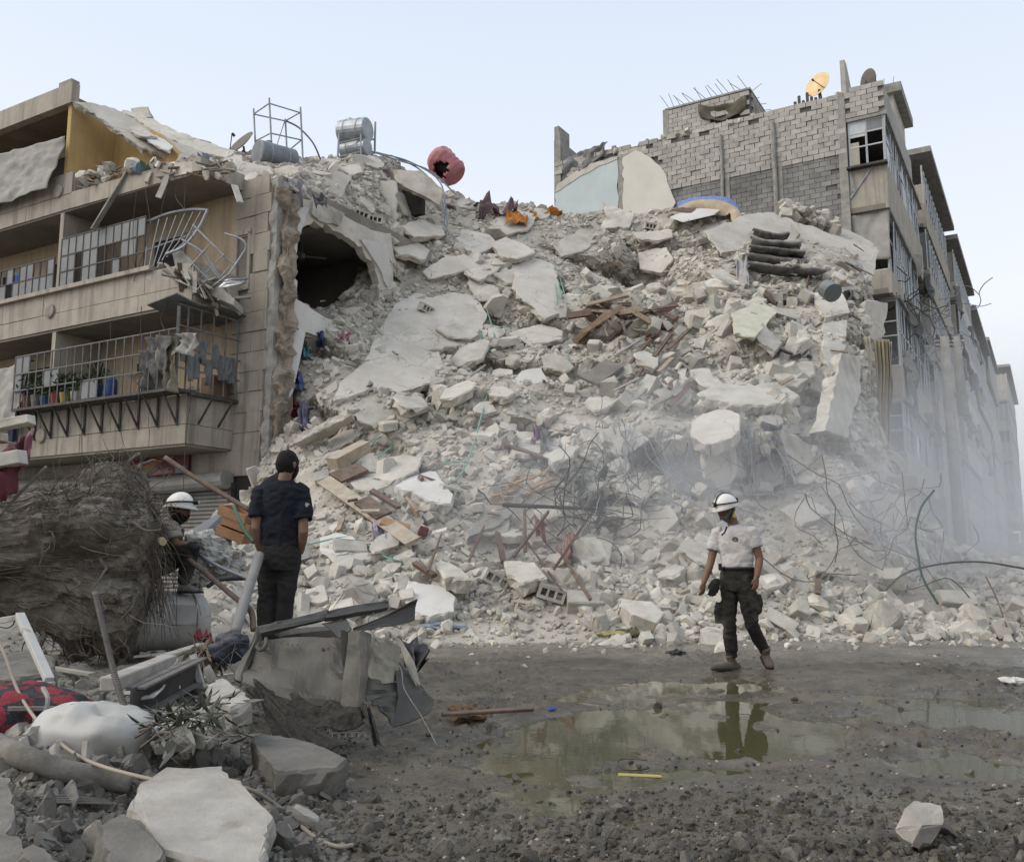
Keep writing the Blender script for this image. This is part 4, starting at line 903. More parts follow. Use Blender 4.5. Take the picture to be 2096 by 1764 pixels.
# window cabinet at the cage's left end
M_LEAF = mat('dusty_leaf', (.075,.095,.045), (.04,.055,.025), rough=.8, scale=9, bump=0, island=.3)
def leafy(center, r, n, size, m=None):
    mb = MB()
    for _ in range(n):
        p = Vector(center) + Vector((random.gauss(0, .5), random.gauss(0, .5), random.gauss(0, .55)))*r
        d = Vector((random.gauss(0, 1), random.gauss(0, 1), random.gauss(.2, 1))).normalized(); x = d.orthogonal().normalized(); L = size*random.uniform(.7, 1.4)
        mb.add([p, p+d*L*.5+x*L*.16, p+d*L, p+d*L*.5-x*L*.16], [(0, 1, 2, 3)])
    return mb
POTS = [('brown', (.20,.11,.07)), ('red', (.28,.07,.05)), ('grey', (.2,.2,.19)), ('yellow', (.42,.36,.08)), ('blue', (.06,.12,.22)), ('white', (.5,.5,.47))]
for i, s in enumerate((6.35, 6.0, 5.65, 5.25, 4.9, 4.5, 4.1, 3.75)):
    nm, c = POTS[(i*2+i//3) % 6]; h = random.uniform(.26, .36)
    pt = thing('potted_plant', f'{nm} pot plant with dusty leaves, {["first","second","third","fourth","fifth","sixth","seventh","eighth"][i]} along the steel cage from its open end', 'plant', LF(s, 1.55, 4.72))
    MB().tube([LF(s, 1.55, 4.72), LF(s, 1.55, 4.72+h*.9), LF(s, 1.55, 4.72+h)], [.09, .13, .135], 10).build('pot', mat('pot_'+nm, c, rough=.6, bump=.05, island=0), pt)
    leafy(LF(s, 1.55, 4.72+h+.2), .2, 70, .16).build('foliage', M_LEAF, pt, fix=False)
    MB().tube([LF(s, 1.55, 4.72+h*.8), LF(s+.03, 1.55, 4.72+h+.28)], .012, 5).build('stem', M_RUST, pt)
for i, (s, c, h, lab) in enumerate(((3.3, (.05,.09,.22), .5, 'blue gas bottle shaped drum standing in the steel cage'), (2.3, (.20,.13,.09), .42, 'brown cardboard box standing in the steel cage'), (2.0, (.25,.25,.22), .34, 'grey sack standing in the steel cage corner'))):
    mb = MB()
    if i == 1: lbox(mb, s-.2, s+.2, 1.38, 1.68, 4.72, 4.72+h, .01)
    else: mb.tube([LF(s, 1.55, 4.72), LF(s, 1.55, 4.8), LF(s, 1.55, 4.72+h*.8), LF(s, 1.55, 4.72+h)], [.12, .15, .14, .07], 12)
    tag(recenter(mb.build(('gas_drum', 'cardboard_box', 'sack')[i], mat('cage_item%d' % i, c, rough=.7, bump=.2, island=0), smooth=(i != 1))), lab, ('drum', 'box', 'sack')[i])
def drape(u0, u1, v0, v1, n, m, seed, lab, amp=.12):
    return sheet('rag', [PN(u0, v0, n), PN(u1, v0-4, n), PN(u1-4, v1, n), PN(u0+6, v1-6, n)], m, 18, 18, amp, 5, lab, 'cloth', seed)
M_RAG = mat('grey_rag', (.16,.155,.145), (.08,.078,.072), rough=.95, scale=5, bump=.5, bscale=12, island=0)
drape(293, 348, 690, 760, 1.83, M_RAG, 3, 'dark grey blanket thrown over the steel cage')
drape(280, 330, 722, 800, 1.70, M_RAG, 13, 'crumpled grey cloth hanging inside the cage front', .2)
drape(325, 372, 690, 805, 1.70, mat('khaki_rag', (.24,.22,.17), (.13,.12,.09), rough=.95, scale=4, bump=.5, bscale=10, island=0), 23, 'khaki curtain bundled inside the cage front', .2)
drape(366, 402, 684, 730, 1.82, M_CLOTHG, 33, 'grey net curtain draped over the cage corner')
for k in range(9):
    n0 = .12+k*.17; z0 = 5.2+random.uniform(-.4, .5); c = random.choice(((.3,.3,.28), (.2,.19,.18), (.17,.175,.175), (.34,.31,.26)))
    sheet('rag', [LF(S0-.03, n0, z0+.45), LF(S0-.03, n0+.22, z0+.45), LF(S0-.04, n0+.2, z0-.1), LF(S0-.04, n0+.04, z0-.1)], mat('rag%d' % (k % 4), c, rough=.95, bump=.3, island=0), 8, 10, .07, 5, 'torn grey rag snagged on the side of the steel cage', 'cloth', 50+k, group='rags on the cage side')
mb = MB(); lbox(mb, 1.2, 1.6, .1, .5, 4.72, 5.2); tag(recenter(mb.build('cardboard_box', MATS['cage_item1'])), 'cardboard box at the wall end of the steel cage', 'box')
# crumpled railing torn loose on the second floor
cr = thing('bent_railing', 'grey steel railing bent and torn loose over the second floor balcony', 'railing', LF(1.9, 1.4, 7.6))
def TP(pts, r, parent, m=M_STEEL, nm='bar', n=6, sm=0):
    q = [P(*p) for p in pts]; q = crv(q, sm) if sm else q
    return MB().tube(q, r, n).build(nm, m, parent, smooth=n > 6)
TP([(300,455,20.4),(345,437,20.2),(392,429,19.9),(425,430,19.6)], .03, cr, sm=12)
TP([(425,430,19.6),(405,470,19.6),(375,505,19.6),(340,520,19.8)], .035, cr, sm=12)
TP([(302,512,20.4),(340,498,20.1),(380,484,19.9),(405,470,19.6)], .02, cr, sm=12)
for k in range(7):
    t = k/6; TP([(308+105*t,453-23*t,20.35-.6*t),(300+78*t,505-10*t,20.25-.5*t),(295+55*t,560-40*t,20.15-.4*t)], .013, cr)
TP([(372,490,19.6),(420,520,19.4),(445,560,19.4),(480,590,19.4)], .022, cr, sm=10)
TP([(395,460,19.6),(440,505,19.4),(480,540,19.4),(503,510,19.2),(495,490,19.2),(460,478,19.4)], .022, cr, sm=15)
TP([(503,510,19.2),(470,560,19.2),(430,590,19.4)], .022, cr)
for a, b_ in (((385,550),(430,500)), ((410,570),(460,520)), ((400,510),(450,570)), ((432,590),(470,545)), ((380,525),(430,575))): TP([(*a, 19.45), (*b_, 19.35)], .014, cr)
mb = MB(); q = [P(352,515,19.9), P(366,508,19.8), P(480,612,19.2), P(478,625,19.2), P(400,590,19.6), P(362,560,19.8)]
mb.prism(q, Vector((.1, .35, -.1))); tag(recenter(mb.build('balcony_slab_fragment', M_GREY)), 'grey broken balcony parapet slab hanging by its bars', 'slab')
q = [P(444,590,19.2), P(462,572,19.1), P(505,560,19.1), P(512,568,19.1), P(490,584,19.1), P(450,592,19.2)]
sheet('metal_sheet', [q[0], q[1], q[3], q[4]], mat('bright_sheet_metal', (.5,.51,.52), (.38,.39,.4), rough=.35, scale=3, bump=.1, island=0, metal=.7), 14, 6, .04, 3, 'bright curled sheet metal hanging on the bent railing', 'sheet', 2)
mb = MB(); mb.prism([P(299,568,20.1), P(318,556,20.1), P(340,574,20.1), P(321,585,20.1)], Vector((.02,.06,.02))); tag(recenter(mb.build('tile', M_PLASTER)), 'white square tile stuck on the second floor parapet', 'tile')
for k in range(44):                                       # timber and plaster splinters on the torn balconies
    u = random.uniform(345, 480); v = 555 + (u-345)*.45 + random.uniform(-12, 12); p = P(u, v, 19.45 + random.uniform(-.1, .3)); d = Vector((random.gauss(.6, .4), random.gauss(0, .3), random.gauss(-.5, .3))).normalized()
    tag(recenter(MB().bar(p-d*.2, p+d*random.uniform(.25, .6), random.uniform(.04, .13), .03).build('splinter', random.choice((M_GREY, M_CONC, M_RUST)))), 'grey splinter caught in the torn second floor balcony', 'splinter', 'splinters on the torn balcony')
# top floor: slumped roof slab, ladder, debris on the ledge
hits = lambda L_: [P(*x) for x in L_]
for L_, th, m, lab in (
  ([(152,208,22.2),(185,210,23.2),(235,222,23.6),(290,255,23.2),(340,282,22.6),(400,306,22.0),(440,330,21.2),(400,326,20.9),(330,314,21.0),(285,298,21.2),(245,268,21.5),(195,232,21.9)], .16, M_PLASTER, 'collapsed roof slab hanging down over the ochre top floor wall'),
  ([(250,225,25.5),(285,232,25.3),(350,262,24.8),(420,290,24.3),(480,312,23.8),(462,322,23.4),(390,305,23.6),(320,270,24.2)], .22, M_PLASTER, 'upper layer of the slumped roof below the skyline'),
  ([(268,222,25.6),(300,219,25.4),(310,240,25.2),(272,238,25.4)], .2, M_CONC, 'brown edged roof block standing on the slumped roof'),
  ([(245,245,22.3),(290,258,22.2),(320,280,21.9),(285,278,21.7)], .08, M_PLASTER, None), ([(320,275,22.3),(355,300,21.8),(345,308,21.5),(300,285,21.8)], .08, M_WHITE, None)):
    slab([x[:2] for x in L_], th, m, 0.0, lab, group='plates on the slumped roof', hits=hits(L_)) if lab else tag(slab([x[:2] for x in L_], th, m, 0.03, 'thin plaster plate lying on the slumped roof', hits=hits(L_)), 'thin plaster plate lying on the slumped roof', 'slab', 'plates on the slumped roof')
ld = thing('step_ladder', 'old wooden step ladder leaning on the ochre top floor wall', 'ladder', PN(190,345,.1))
for a, b_ in (((176,280), (188,352)), ((190,280), (215,350))): MB().bar(PN(*a, .12), PN(*b_, .45), .05).build('stile', M_BEIGE, ld)
for k in range(5): t = .2+k*.17; MB().bar(PN(176+12*t, 280+72*t, .12+.33*t), PN(190+25*t, 280+70*t, .12+.33*t), .04).build('rung', M_BEIGE, ld)
M_WOOD = mat('old_wood', (.34,.25,.165), (.20,.145,.10), rough=.85, scale=7, bump=.3, bscale=30, island=.2, dust=.4)
M_DWOOD = mat('dark_wood', (.15,.09,.06), (.08,.05,.035), rough=.8, scale=7, bump=.3, bscale=30, island=.2, dust=.25)
for k in range(110):                                       # mixed rubbish along the ledge
    u = random.uniform(165, 470); vb = 386 - (u-165)*.13 if u < 330 else 364 - (u-330)*.02; v = vb - random.uniform(0, 30); p = PN(u, v, random.uniform(.75, 1.38)); d = Vector((random.gauss(0, 1), random.gauss(0, .4), random.gauss(0, .35))).normalized(); L_ = random.uniform(.15, .6)
    if k % 3 == 0:
        o = bpy.data.objects.new('slab_fragment', random.choice(SHARDS+ROCKS)); COL.objects.link(o); o.location = p; o.rotation_euler = [random.uniform(0, 6) for _ in range(3)]; o.scale = [random.uniform(.25, .6)]*3
        tag(o, 'plaster lump among the rubbish on the top floor ledge', 'rubble', 'plaster lumps on the ledge')
    else: tag(recenter(MB().bar(p-d*L_/2, p+d*L_/2, random.uniform(.03, .12), .025).build('plank', random.choice((M_WOOD, M_WOOD, M_CONC, M_GREY)))), 'broken board among the rubbish on the top floor ledge', 'plank', 'boards on the ledge')
for a, b_, lab in (((262,352), (190,470), 'long grey board hanging off the top floor ledge'), ((344,360), (324,405), 'short pale board hanging off the top floor ledge'), ((480,380), (492,415), 'pale splintered board hanging at the ledge end')):
    tag(recenter(MB().bar(PN(*a, 1.3), PN(*b_, 1.45), .13, .04).build('plank', M_GREY if a[0] < 300 else M_CONC)), lab, 'plank')
tag(recenter(MB().tube([PN(268,350,1.2), PN(290,345,1.3)], [.13, .15], 12).build('bucket', mat('bluegrey_plastic', (.16,.22,.26), rough=.5, bump=0, island=0))), 'blue grey plastic bucket tipped on the top floor ledge', 'bucket')
tag(recenter(leafy(PN(310,352,1.1), .12, 20, .3).build('rag', mat('green_cloth', (.12,.22,.15), rough=.9, island=0), fix=False)), 'green cloth crumpled on the top floor ledge', 'cloth')
for (u, v, w_, h, c, lab) in ((415, 340, 26, 45, (.20,.22,.27), 'blue grey garment hanging over the slumped roof edge'), (606, 395, 30, 55, (.30,.29,.31), 'striped grey cloth hanging at the torn corner'), (655, 415, 30, 26, (.10,.10,.11), 'dark bundle caught on the rubble drape')):
    dd = 21.9 if u < 500 else 20.6
    sheet('garment', [P(u-w_/2, v-h/2, dd), P(u+w_/2, v-h/2, dd), P(u+w_/2, v+h/2, dd-.15), P(u-w_/2+6, v+h/2-6, dd-.15)], mat('garment_%d' % u, c, rough=.95, bump=.3, island=0), 12, 12, .12, 5, lab, 'cloth', u)
tag(recenter(sheet('hanging_plaster', [P(590,672,20.5), P(626,678,20.7), P(600,800,20.35), P(578,842,20.2)], M_WHITE, 12, 12, .05, 2, None, seed=8, thick=.05)), 'smooth white plaster panel hanging on the torn corner', 'panel')
# ---------------------------------------------------------------- things on the roof rubble
M_GALV = mat('galvanised', (.40,.42,.44), (.28,.30,.32), rough=.45, scale=3, bump=.1, island=0, metal=.5)
M_GALVD = mat('dull_galvanised', (.22,.24,.26), (.15,.16,.175), rough=.5, scale=3, bump=.1, island=0, metal=.3)
def tank(name, a, b_, r, m, label):
    a, b_ = Vector(a), Vector(b_); d = (b_-a).normalized(); L_ = (b_-a).length; t = thing(name, label, 'tank', ((a+b_)/2) - ZX*r)
    ps, rs = [], []
    for k in range(9):
        f = k/8; ps.append(a+d*L_*f); rs.append(r*(1.0 + (.012 if k in (2, 6) else 0)))
    MB().tube([a-d*.03]+ps+[b_+d*.03], [r*.9]+rs+[r*.9], 24).build('shell', m, t, smooth=False)
    MB().tube([a+d*L_*.3+ZX*r, a+d*L_*.3+ZX*(r+.05)], .09, 10).build('filler_cap', m, t)
    for f in (.25, .75): MB().tube([a+d*(L_*f-.02), a+d*(L_*f+.02)], r*1.03, 24).build('band', M_STEEL, t)
    return t
tank('water_tank', P(528,313,22.9), P(598,332,23.6), .34, M_GALVD, 'grey cylindrical water tank lying in the roof rubble')
tank('water_tank', P(700,272,26.4), P(752,266,26.1), .36, M_GALV, 'upper bright galvanised tank on the double rack')
tank('water_tank', P(704,310,26.4), P(752,302,26.1), .27, M_GALV, 'lower galvanised tank inside the double rack')
rk = thing('tank_rack', 'welded steel rack carrying two galvanised water tanks', 'rack', P(730,322,26.3))
for pts in (((694,275),(691,325)), ((739,256),(739,322)), ((768,250),(767,312)), ((745,270),(745,318))): TP([(*pts[0], 25.9 if pts[0][0] in (694,739) else 26.5), (*pts[1], 25.9 if pts[0][0] in (694,739) else 26.5)], .035, rk, nm='post')
for z in (292, 320): TP([(693,z+2,25.9),(740,z-9,25.9)], .03, rk, nm='rail'); TP([(740,z-9,25.9),(767,z-6,26.5)], .03, rk, nm='rail')
sf = thing('steel_frame_tower', 'open steel angle tower standing in the roof rubble', 'frame', P(570,340,24.3))
tw = {'a': (519,223,24.4), 'b': (551,201,23.8), 'c': (615,220,24.4), 'd': (584,244,25.0)}
bt = {'a': (523,300,24.4), 'b': (558,342,23.8), 'c': (621,350,24.4), 'd': (588,325,25.0)}
rg = {'a': (519,234,24.4), 'b': (551,212,23.8), 'c': (614,231,24.4), 'd': (584,248,25.0)}
rl = {'a': (523,289,24.4), 'b': (554,273,23.8), 'c': (617,287,24.4), 'd': (589,310,25.0)}
for k in 'abcd': TP([tw[k], bt[k]], .028, sf, nm='post')
for a, b_ in ('ab', 'bc', 'cd', 'da'): TP([rg[a], rg[b_]], .02, sf, nm='rail'); TP([rl[a], rl[b_]], .02, sf, nm='rail')
TP([(582,250,25.0),(566,300,24.6)], .015, sf, nm='brace')
tag(recenter(MB().tube(crv([P(586,248,25.0), P(612,262,24.8), P(640,292,24.4), P(656,326,24.2)], 16), .025, 6).build('bent_pipe', M_DSTEEL)), 'bent dark pipe arching off the steel angle tower', 'pipe')
def dish(name, c, r, nrm, m, label, depth=.18, mast=None):
    t = thing(name, label, 'dish', c - ZX*r); nrm = nrm.normalized(); x = nrm.orthogonal().normalized(); y = nrm.cross(x); mb = MB(); n = 28
    def fn(s, q): a = 2*math.pi*s; return c + (x*math.cos(a)+y*math.sin(a))*r*q + nrm*depth*r*q*q
    mb.grid(fn, n, 6); mb.build('reflector', m, t, smooth=True, fix=False, thick=.012)
    TPs = [c + x*r*.9 + nrm*depth*r, c + nrm*r*.9]; MB().tube(TPs, .015, 6).build('feed_arm', M_DSTEEL, t); MB().tube([TPs[1], TPs[1]-nrm*.1], .04, 8).build('feed_horn', M_DSTEEL, t)
    MB().tube([c - nrm*.05, c - nrm*.15 - ZX*r*.8, c - nrm*.15 - ZX*r*1.5], .03, 8).build('mast', M_DSTEEL, t)
    return t
dish('satellite_dish', P(496,297,24.6), .45, Vector((-.5,-.6,.5)), mat('dark_dish', (.14,.125,.10), rough=.6, island=0, bump=.1), 'dark satellite dish lying behind the grey roof tank')
# crushed red water tank
c = P(913, 340, 28.4); rt = thing('crushed_tank', 'crushed faded red water tank with a black torn hole on the crest', 'tank', c - ZX*.6)
mb = MB(); d = Vector((.72,-.1,-.55)).normalized(); x = d.orthogonal().normalized(); y = d.cross(x); rows = 18; n = 36
def tp(s, q):
    a = 2*math.pi*s; L_ = (q-.5)*1.15; r = .52*(1-abs(2*q-1)**5*.55)*(1+.035*math.sin(q*40)); dent = .12*math.exp(-((math.cos(a-1.2)-1)**2*3+(q-.7)**2*14)) + .10*math.exp(-((math.cos(a-4)-1)**2*4+(q-.3)**2*10))
    return c + d*L_ + (x*math.cos(a)+y*math.sin(a))*(r-dent)
vs = [tp(i/n, j/rows) for j in range(rows+1) for i in range(n)]; fs = []
for j in range(rows):
    for i in range(n):
        pc = (vs[j*n+i]+vs[(j+1)*n+(i+1) % n])/2; u, v = proj(pc); front = (pc-c).dot(CAM-c) > 0
        if front and ((u-902)/14)**2+((v-346)/19)**2 < 1 + .4*math.sin(i*2.1+j): continue
        fs.append((j*n+i, j*n+(i+1) % n, (j+1)*n+(i+1) % n, (j+1)*n+i))
mb.add(vs, fs); mb.build('shell', mat('faded_red_paint', (.43,.17,.17), (.30,.11,.115), rough=.6, scale=3, bump=.2, island=0, c3=(.5,.28,.26), s3=2), rt, smooth=True, thick=.02)
mb = MB(); mb.tube([c-d*.4, c-d*.2, c+d*.2, c+d*.4], [.1,.25,.25,.1], 14); mb.build('dark_lining', M_DARK, rt); MB().add([tp(i/n, 0.0) for i in range(n)], [tuple(range(n))]).build('end_cap', MATS['faded_red_paint'], rt); MB().add([tp(i/n, 1.0) for i in range(n)], [tuple(range(n))]).build('end_cap', MATS['faded_red_paint'], rt)
for k, pts in enumerate(([(760,310,26.2),(820,330,26.3),(880,350,26.5),(935,400,26.6)], [(748,330,26),(712,380,25),(690,420,24)], [(770,312,26.2),(840,332,26.4),(900,372,26.5),(915,440,26.3)], [(800,318,26.4),(860,348,26.5),(905,400,26.4),(910,455,26.2)], [(905,420,26.2),(915,450,26.1),(912,490,26)])):
    tag(recenter(MB().tube(crv([P(*p) for p in pts], 18), .022, 6).build('pipe', M_STEEL)), 'bent steel pipe trailing over the crest below the tanks', 'pipe', 'pipes over the crest')
mb = MB(); mb.prism([P(930,340,27)]*0 or [P(812,360,26.0), P(855,385,25.9), P(868,432,25.9), P(818,452,25.9), P(810,400,25.9)], Vector((.1,.05,0))); tag(recenter(mb.build('room_recess', M_DARK)), 'dark gap of a crushed room below the crest', 'gap') if False else None
for L_, th, m, lab in (
  ([(745,368,25.3),(810,372,25.2),(812,470,25.0),(760,450,25.1),(735,410,25.2)], .2, M_PLASTER, 'upright grey wall remnant left of the crushed room'),
  ([(800,345,25.4),(860,350,25.3),(905,385,25.2),(900,420,25.2),(862,398,25.2),(812,372,25.3)], .25, M_CONC, 'sagging ceiling slab over the crushed room'),
  ([(560,345,22.0),(600,338,22.0),(612,352,21.9),(575,362,21.8)], .14, M_CONC, None), ([(680,345,24.2),(735,335,24.6),(742,352,24.3),(690,362,24)], .16, M_PLASTER, None),
  ([(640,372,22.6),(690,350,23.5),(720,360,23.6),(690,420,22.9),(655,410,22.5)], .15, M_PLASTER, None)):
    slab([x[:2] for x in L_], th, m, .05, lab, hits=hits(L_)) if lab else tag(slab([x[:2] for x in L_], th, m, .05, 'tilted roof plate resting in the debris on the left building', hits=hits(L_)), 'tilted roof plate resting in the debris on the left building', 'slab', 'tilted roof plates')
mb = MB(); c0 = P(838, 415, 26.0); mb.box(c0, (1.0, .2, .9), axes=(AX, BX, ZX)); tag(recenter(mb.build('painted_recess_shade', M_DARK)), 'black box standing in for the shade of the crushed room below the crest', 'cloth')  # near-black box paints the recess's shade as colour

for k in range(16):                                       # loose wires hanging down the facade
    a = LF(random.uniform(.6, 8.5), random.choice((1.34, 1.8, 1.36)), random.choice((9.6, 6.6, 4.6))); L_ = random.uniform(.5, 2.4)
    tag(recenter(MB().tube(crv([a, a-ZX*L_*.5+AX*random.gauss(0, .12), a-ZX*L_+AX*random.gauss(0, .25)], 10), .008, 4).build('wire', M_DSTEEL)), 'loose wire hanging down the left building facade', 'wire', 'wires on the left facade')
for k in range(40):                                       # plaster lumps and rags littering the second and first floor balconies
    f2 = k % 2; p = LF(random.uniform(1.3, 5.6), random.uniform(.7, 1.25), 7.62 if f2 else 4.78) + ZX*random.uniform(0, .08); o = bpy.data.objects.new('plaster_lump', random.choice(ROCKS+SHARDS)); COL.objects.link(o); o.location = p; o.rotation_euler = [random.uniform(0, 6) for _ in range(3)]; o.scale = [random.uniform(.12, .34)]*3
    tag(o, 'plaster lump littering the second floor balcony' if f2 else 'plaster lump littering the first floor cage balcony', 'rubble', 'plaster lumps on the second floor' if f2 else 'plaster lumps in the cage')
# ---------------------------------------------------------------- right apartment building: bare party wall and balcony front
random.seed(41)
P1 = Vector((12.82, 33.7, 0))
def RW(s, n, z): return P1 - AX*s - BX*n + ZX*z
def RS(t, a, z): return P1 + BX*t + AX*a + ZX*z
RAX = (-AX, -BX, ZX); SAX = (BX, AX, ZX)
def rbox(mb, s0, s1, n0, n1, z0, z1, jit=0): return mb.box(RW((s0+s1)/2, (n0+n1)/2, (z0+z1)/2), (abs(s1-s0), abs(n1-n0), abs(z1-z0)), axes=RAX, jit=jit)
def sbox(mb, t0, t1, a0, a1, z0, z1, jit=0): return mb.box(RS((t0+t1)/2, (a0+a1)/2, (z0+z1)/2), (abs(t1-t0), abs(a1-a0), abs(z1-z0)), axes=SAX, jit=jit)
M_CMU = mat('grey_block', (.45,.43,.39), (.33,.315,.285), rough=.95, scale=3, bump=.3, bscale=30, island=0, c3=(.22,.21,.19), s3=.7, t3=(.55,.75))
M_CMUD = mat('sooty_block', (.27,.265,.25), (.20,.195,.185), rough=.95, scale=2, bump=.3, bscale=30, island=.1, c3=(.14,.135,.13), s3=.6, t3=(.5,.72))
M_MORTAR = mat('mortar', (.17,.16,.145), (.11,.105,.095), rough=.95, scale=4, bump=.4, island=0)
def tint_by_object(m, amt):
    N = m.node_tree.nodes; L = m.node_tree.links; b = N['Principled BSDF']; src = b.inputs['Base Color'].links[0].from_socket
    oi = N.new('ShaderNodeObjectInfo'); mr = N.new('ShaderNodeMapRange'); mr.inputs['To Min'].default_value = 1-amt*1.6; mr.inputs['To Max'].default_value = 1+amt
    hs = N.new('ShaderNodeHueSaturation'); L.new(oi.outputs['Random'], mr.inputs['Value']); L.new(mr.outputs[0], hs.inputs['Value']); L.new(src, hs.inputs['Color']); L.new(hs.outputs[0], b.inputs['Base Color'])
tint_by_object(M_CMU, .08)
br = thing('apartment_building', 'grey apartment block with bare block side wall and glazed street balconies', 'building', RW(6, -3, 0))
mb = MB(); rbox(mb, 0, 12.5, -.3, -.03, 0, 18.85); mb.build('wall_core', M_MORTAR, br)
mb = MB(); sbox(mb, .31, 11.5, -12, -.05, 0, 18.3); mb.build('building_core', M_SOFFIT, br)
def block_meshes(m, w_=.40, h=.192, d=.12):
    r = []
    for k in range(4):
        mb = MB(); mb.box((0, 0, 0), (w_-.012, d, h), jit=.006); o = mb.build('block', m); r.append(o.data); bpy.data.objects.remove(o)
    return r
BM = block_meshes(M_CMU); BMd = block_meshes(M_CMUD)
_rot = Matrix((RAX[0], RAX[1], RAX[2])).transposed().to_4x4(); _rots = Matrix((SAX[0], SAX[1], SAX[2])).transposed().to_4x4()
def lay(meshes, pt, parent, rot, half=False):
    o = bpy.data.objects.new('block', random.choice(meshes)); COL.objects.link(o)
    o.matrix_world = Matrix.Translation(pt) @ rot @ Euler((0, random.gauss(0, .006), random.gauss(0, .01))).to_matrix().to_4x4() @ Matrix.Diagonal((.5 if half else 1, 1, 1, 1))
    mw = o.matrix_world.copy(); attach(o, parent); o.matrix_basis = mw
    return o
# upper wall, block by block; gaps where blocks have fallen
row = 0; z = 16.62
while z < 18.9:
    s = .1 + (.2 if row % 2 else 0)
    while s < 12.4:
        ok = (s < 7.4 or z > 17.9 + .03*s) and not (z > 18.55 and random.random() < .25)
        if ok and random.random() > .015: lay(BM, RW(s+.1, random.uniform(-.02, .02), z+.1), br, _rot)
        s += .412
    z += .204; row += 1
# lower sooty courses, partly behind the heap
mb = MB(); z = 11.6; row = 0
while z < 16.6:
    s = .1 + (.2 if row % 2 else 0)
    while s < 8.2:
        if random.random() > .02: rbox(mb, s-.1, s+.296, -.03, .02+random.uniform(-.008, .012), z+.006, z+.196)
        s += .412
    z += .204; row += 1
kind(mb.build('lower_blocks', M_CMUD, br, fix=False), 'stuff')
for s, w_ in ((4.85, .10), (2.72, .13)):
    MB().tube([RW(s+random.uniform(-.02, .02), .12, zz_) for zz_ in np.arange(12.5, 19, .6)], w_*.7, 8).build('conduit', M_GREY, br)
    mb = MB(); rbox(mb, s-.28, s-.10, .0, .05, 11.6, 18.8); mb.build('column_edge', M_GREY, br)
mb = MB(); rbox(mb, -.02, .28, -.28, .07, 8, 18.9, .01); mb.build('corner_column', M_GREY, br)
def wpoly(pts, m, off, nm, th=.05):
    q = []
    for i in range(len(pts)):
        a, b_ = pts[i], pts[(i+1) % len(pts)]
        L_ = math.hypot(a[0]-b_[0], a[1]-b_[1]); k = max(1, int(L_/.25))
        for j in range(k): t = j/k; q.append((a[0]+(b_[0]-a[0])*t+(random.uniform(-.05, .05) if j else 0), a[1]+(b_[1]-a[1])*t+(random.uniform(-.05, .05) if j else 0)))
    return MB().prism([RW(a, off, b_) for a, b_ in q], BX*th).build(nm, m, br)
wpoly([(9.45,14.5),(9.45,18.55),(10.2,18.45),(11.4,18.2),(12.1,17.95),(12.5,17.7),(12.5,14.5)], mat('pale_blue_paint', (.50,.56,.55), (.44,.50,.50), rough=.85, scale=1, bump=.1, island=0), .10, 'plaster_sheet')['label'] = 'pale blue painted plaster of a vanished room'
wpoly([(9.45,18.5),(9.45,18.62),(10.6,18.6),(11.6,18.3),(12.4,17.95),(12.5,17.6),(12.0,17.8),(11.2,18.12),(10.3,18.38)], M_PLASTER, .125, 'plaster_band')
wpoly([(9.2,14.5),(9.2,18.5),(8.6,18.7),(7.9,18.2),(7.35,17.5),(7.1,16.7),(6.85,16.0),(7.2,15.5),(7.3,14.5)], mat('cream_paint', (.62,.60,.53), (.55,.53,.47), rough=.85, scale=1, bump=.1, island=0), .11, 'plaster_sheet')['label'] = 'cream painted plaster with a torn edge'
mb = MB(); rbox(mb, 9.2, 9.45, 0, .08, 14, 18.6); mb.build('cut_partition_edge', M_GREY, br)
mb = MB(); rbox(mb, 12.25, 12.6, -3, .03, 14, 20.1, .02); rbox(mb, 12.3, 12.55, -.9, .02, 20.1, 20.75, .05); mb.build('wall_fin', M_GREY, br)
mb = MB(); rbox(mb, 10.6, 11.7, -2.2, -1.9, 18.6, 20.0, .05); mb.build('parapet_stub', M_CMU, br)
mb = MB(); rbox(mb, 7.3, 10.4, -2.4, -2.1, 18.4, 19.55, .02); mb.build('back_parapet', M_CMU, br)
mb = MB(); rbox(mb, 7.4, 9.0, -2.2, -1.9, 19.75, 19.95); rbox(mb, 7.4, 7.5, -2.2, -1.9, 19.5, 19.8); rbox(mb, 8.2, 8.3, -2.2, -1.9, 19.5, 19.8); mb.build('railing_wall', M_GREY, br)
tag(recenter(MB().box(RW(9.7, -2.3, 19.75), (.6, .5, .45), axes=RAX).build('rusty_box', mat('rust_orange', (.36,.17,.07), (.24,.11,.05), rough=.9))), 'rusty orange box on the parapet above the pale blue wall', 'box')
sheet('tarpaulin', [RW(12.1, .12, 19.2), RW(9.9, .12, 19.45), RW(10.1, .12, 18.75), RW(12.1, .12, 18.1)], mat('dark_tarp', (.16,.165,.165), (.09,.092,.092), rough=.6, scale=3, bump=.4, island=0), 20, 12, .2, 5, 'dark crumpled tarpaulin above the pale blue wall', 'tarpaulin', 14)
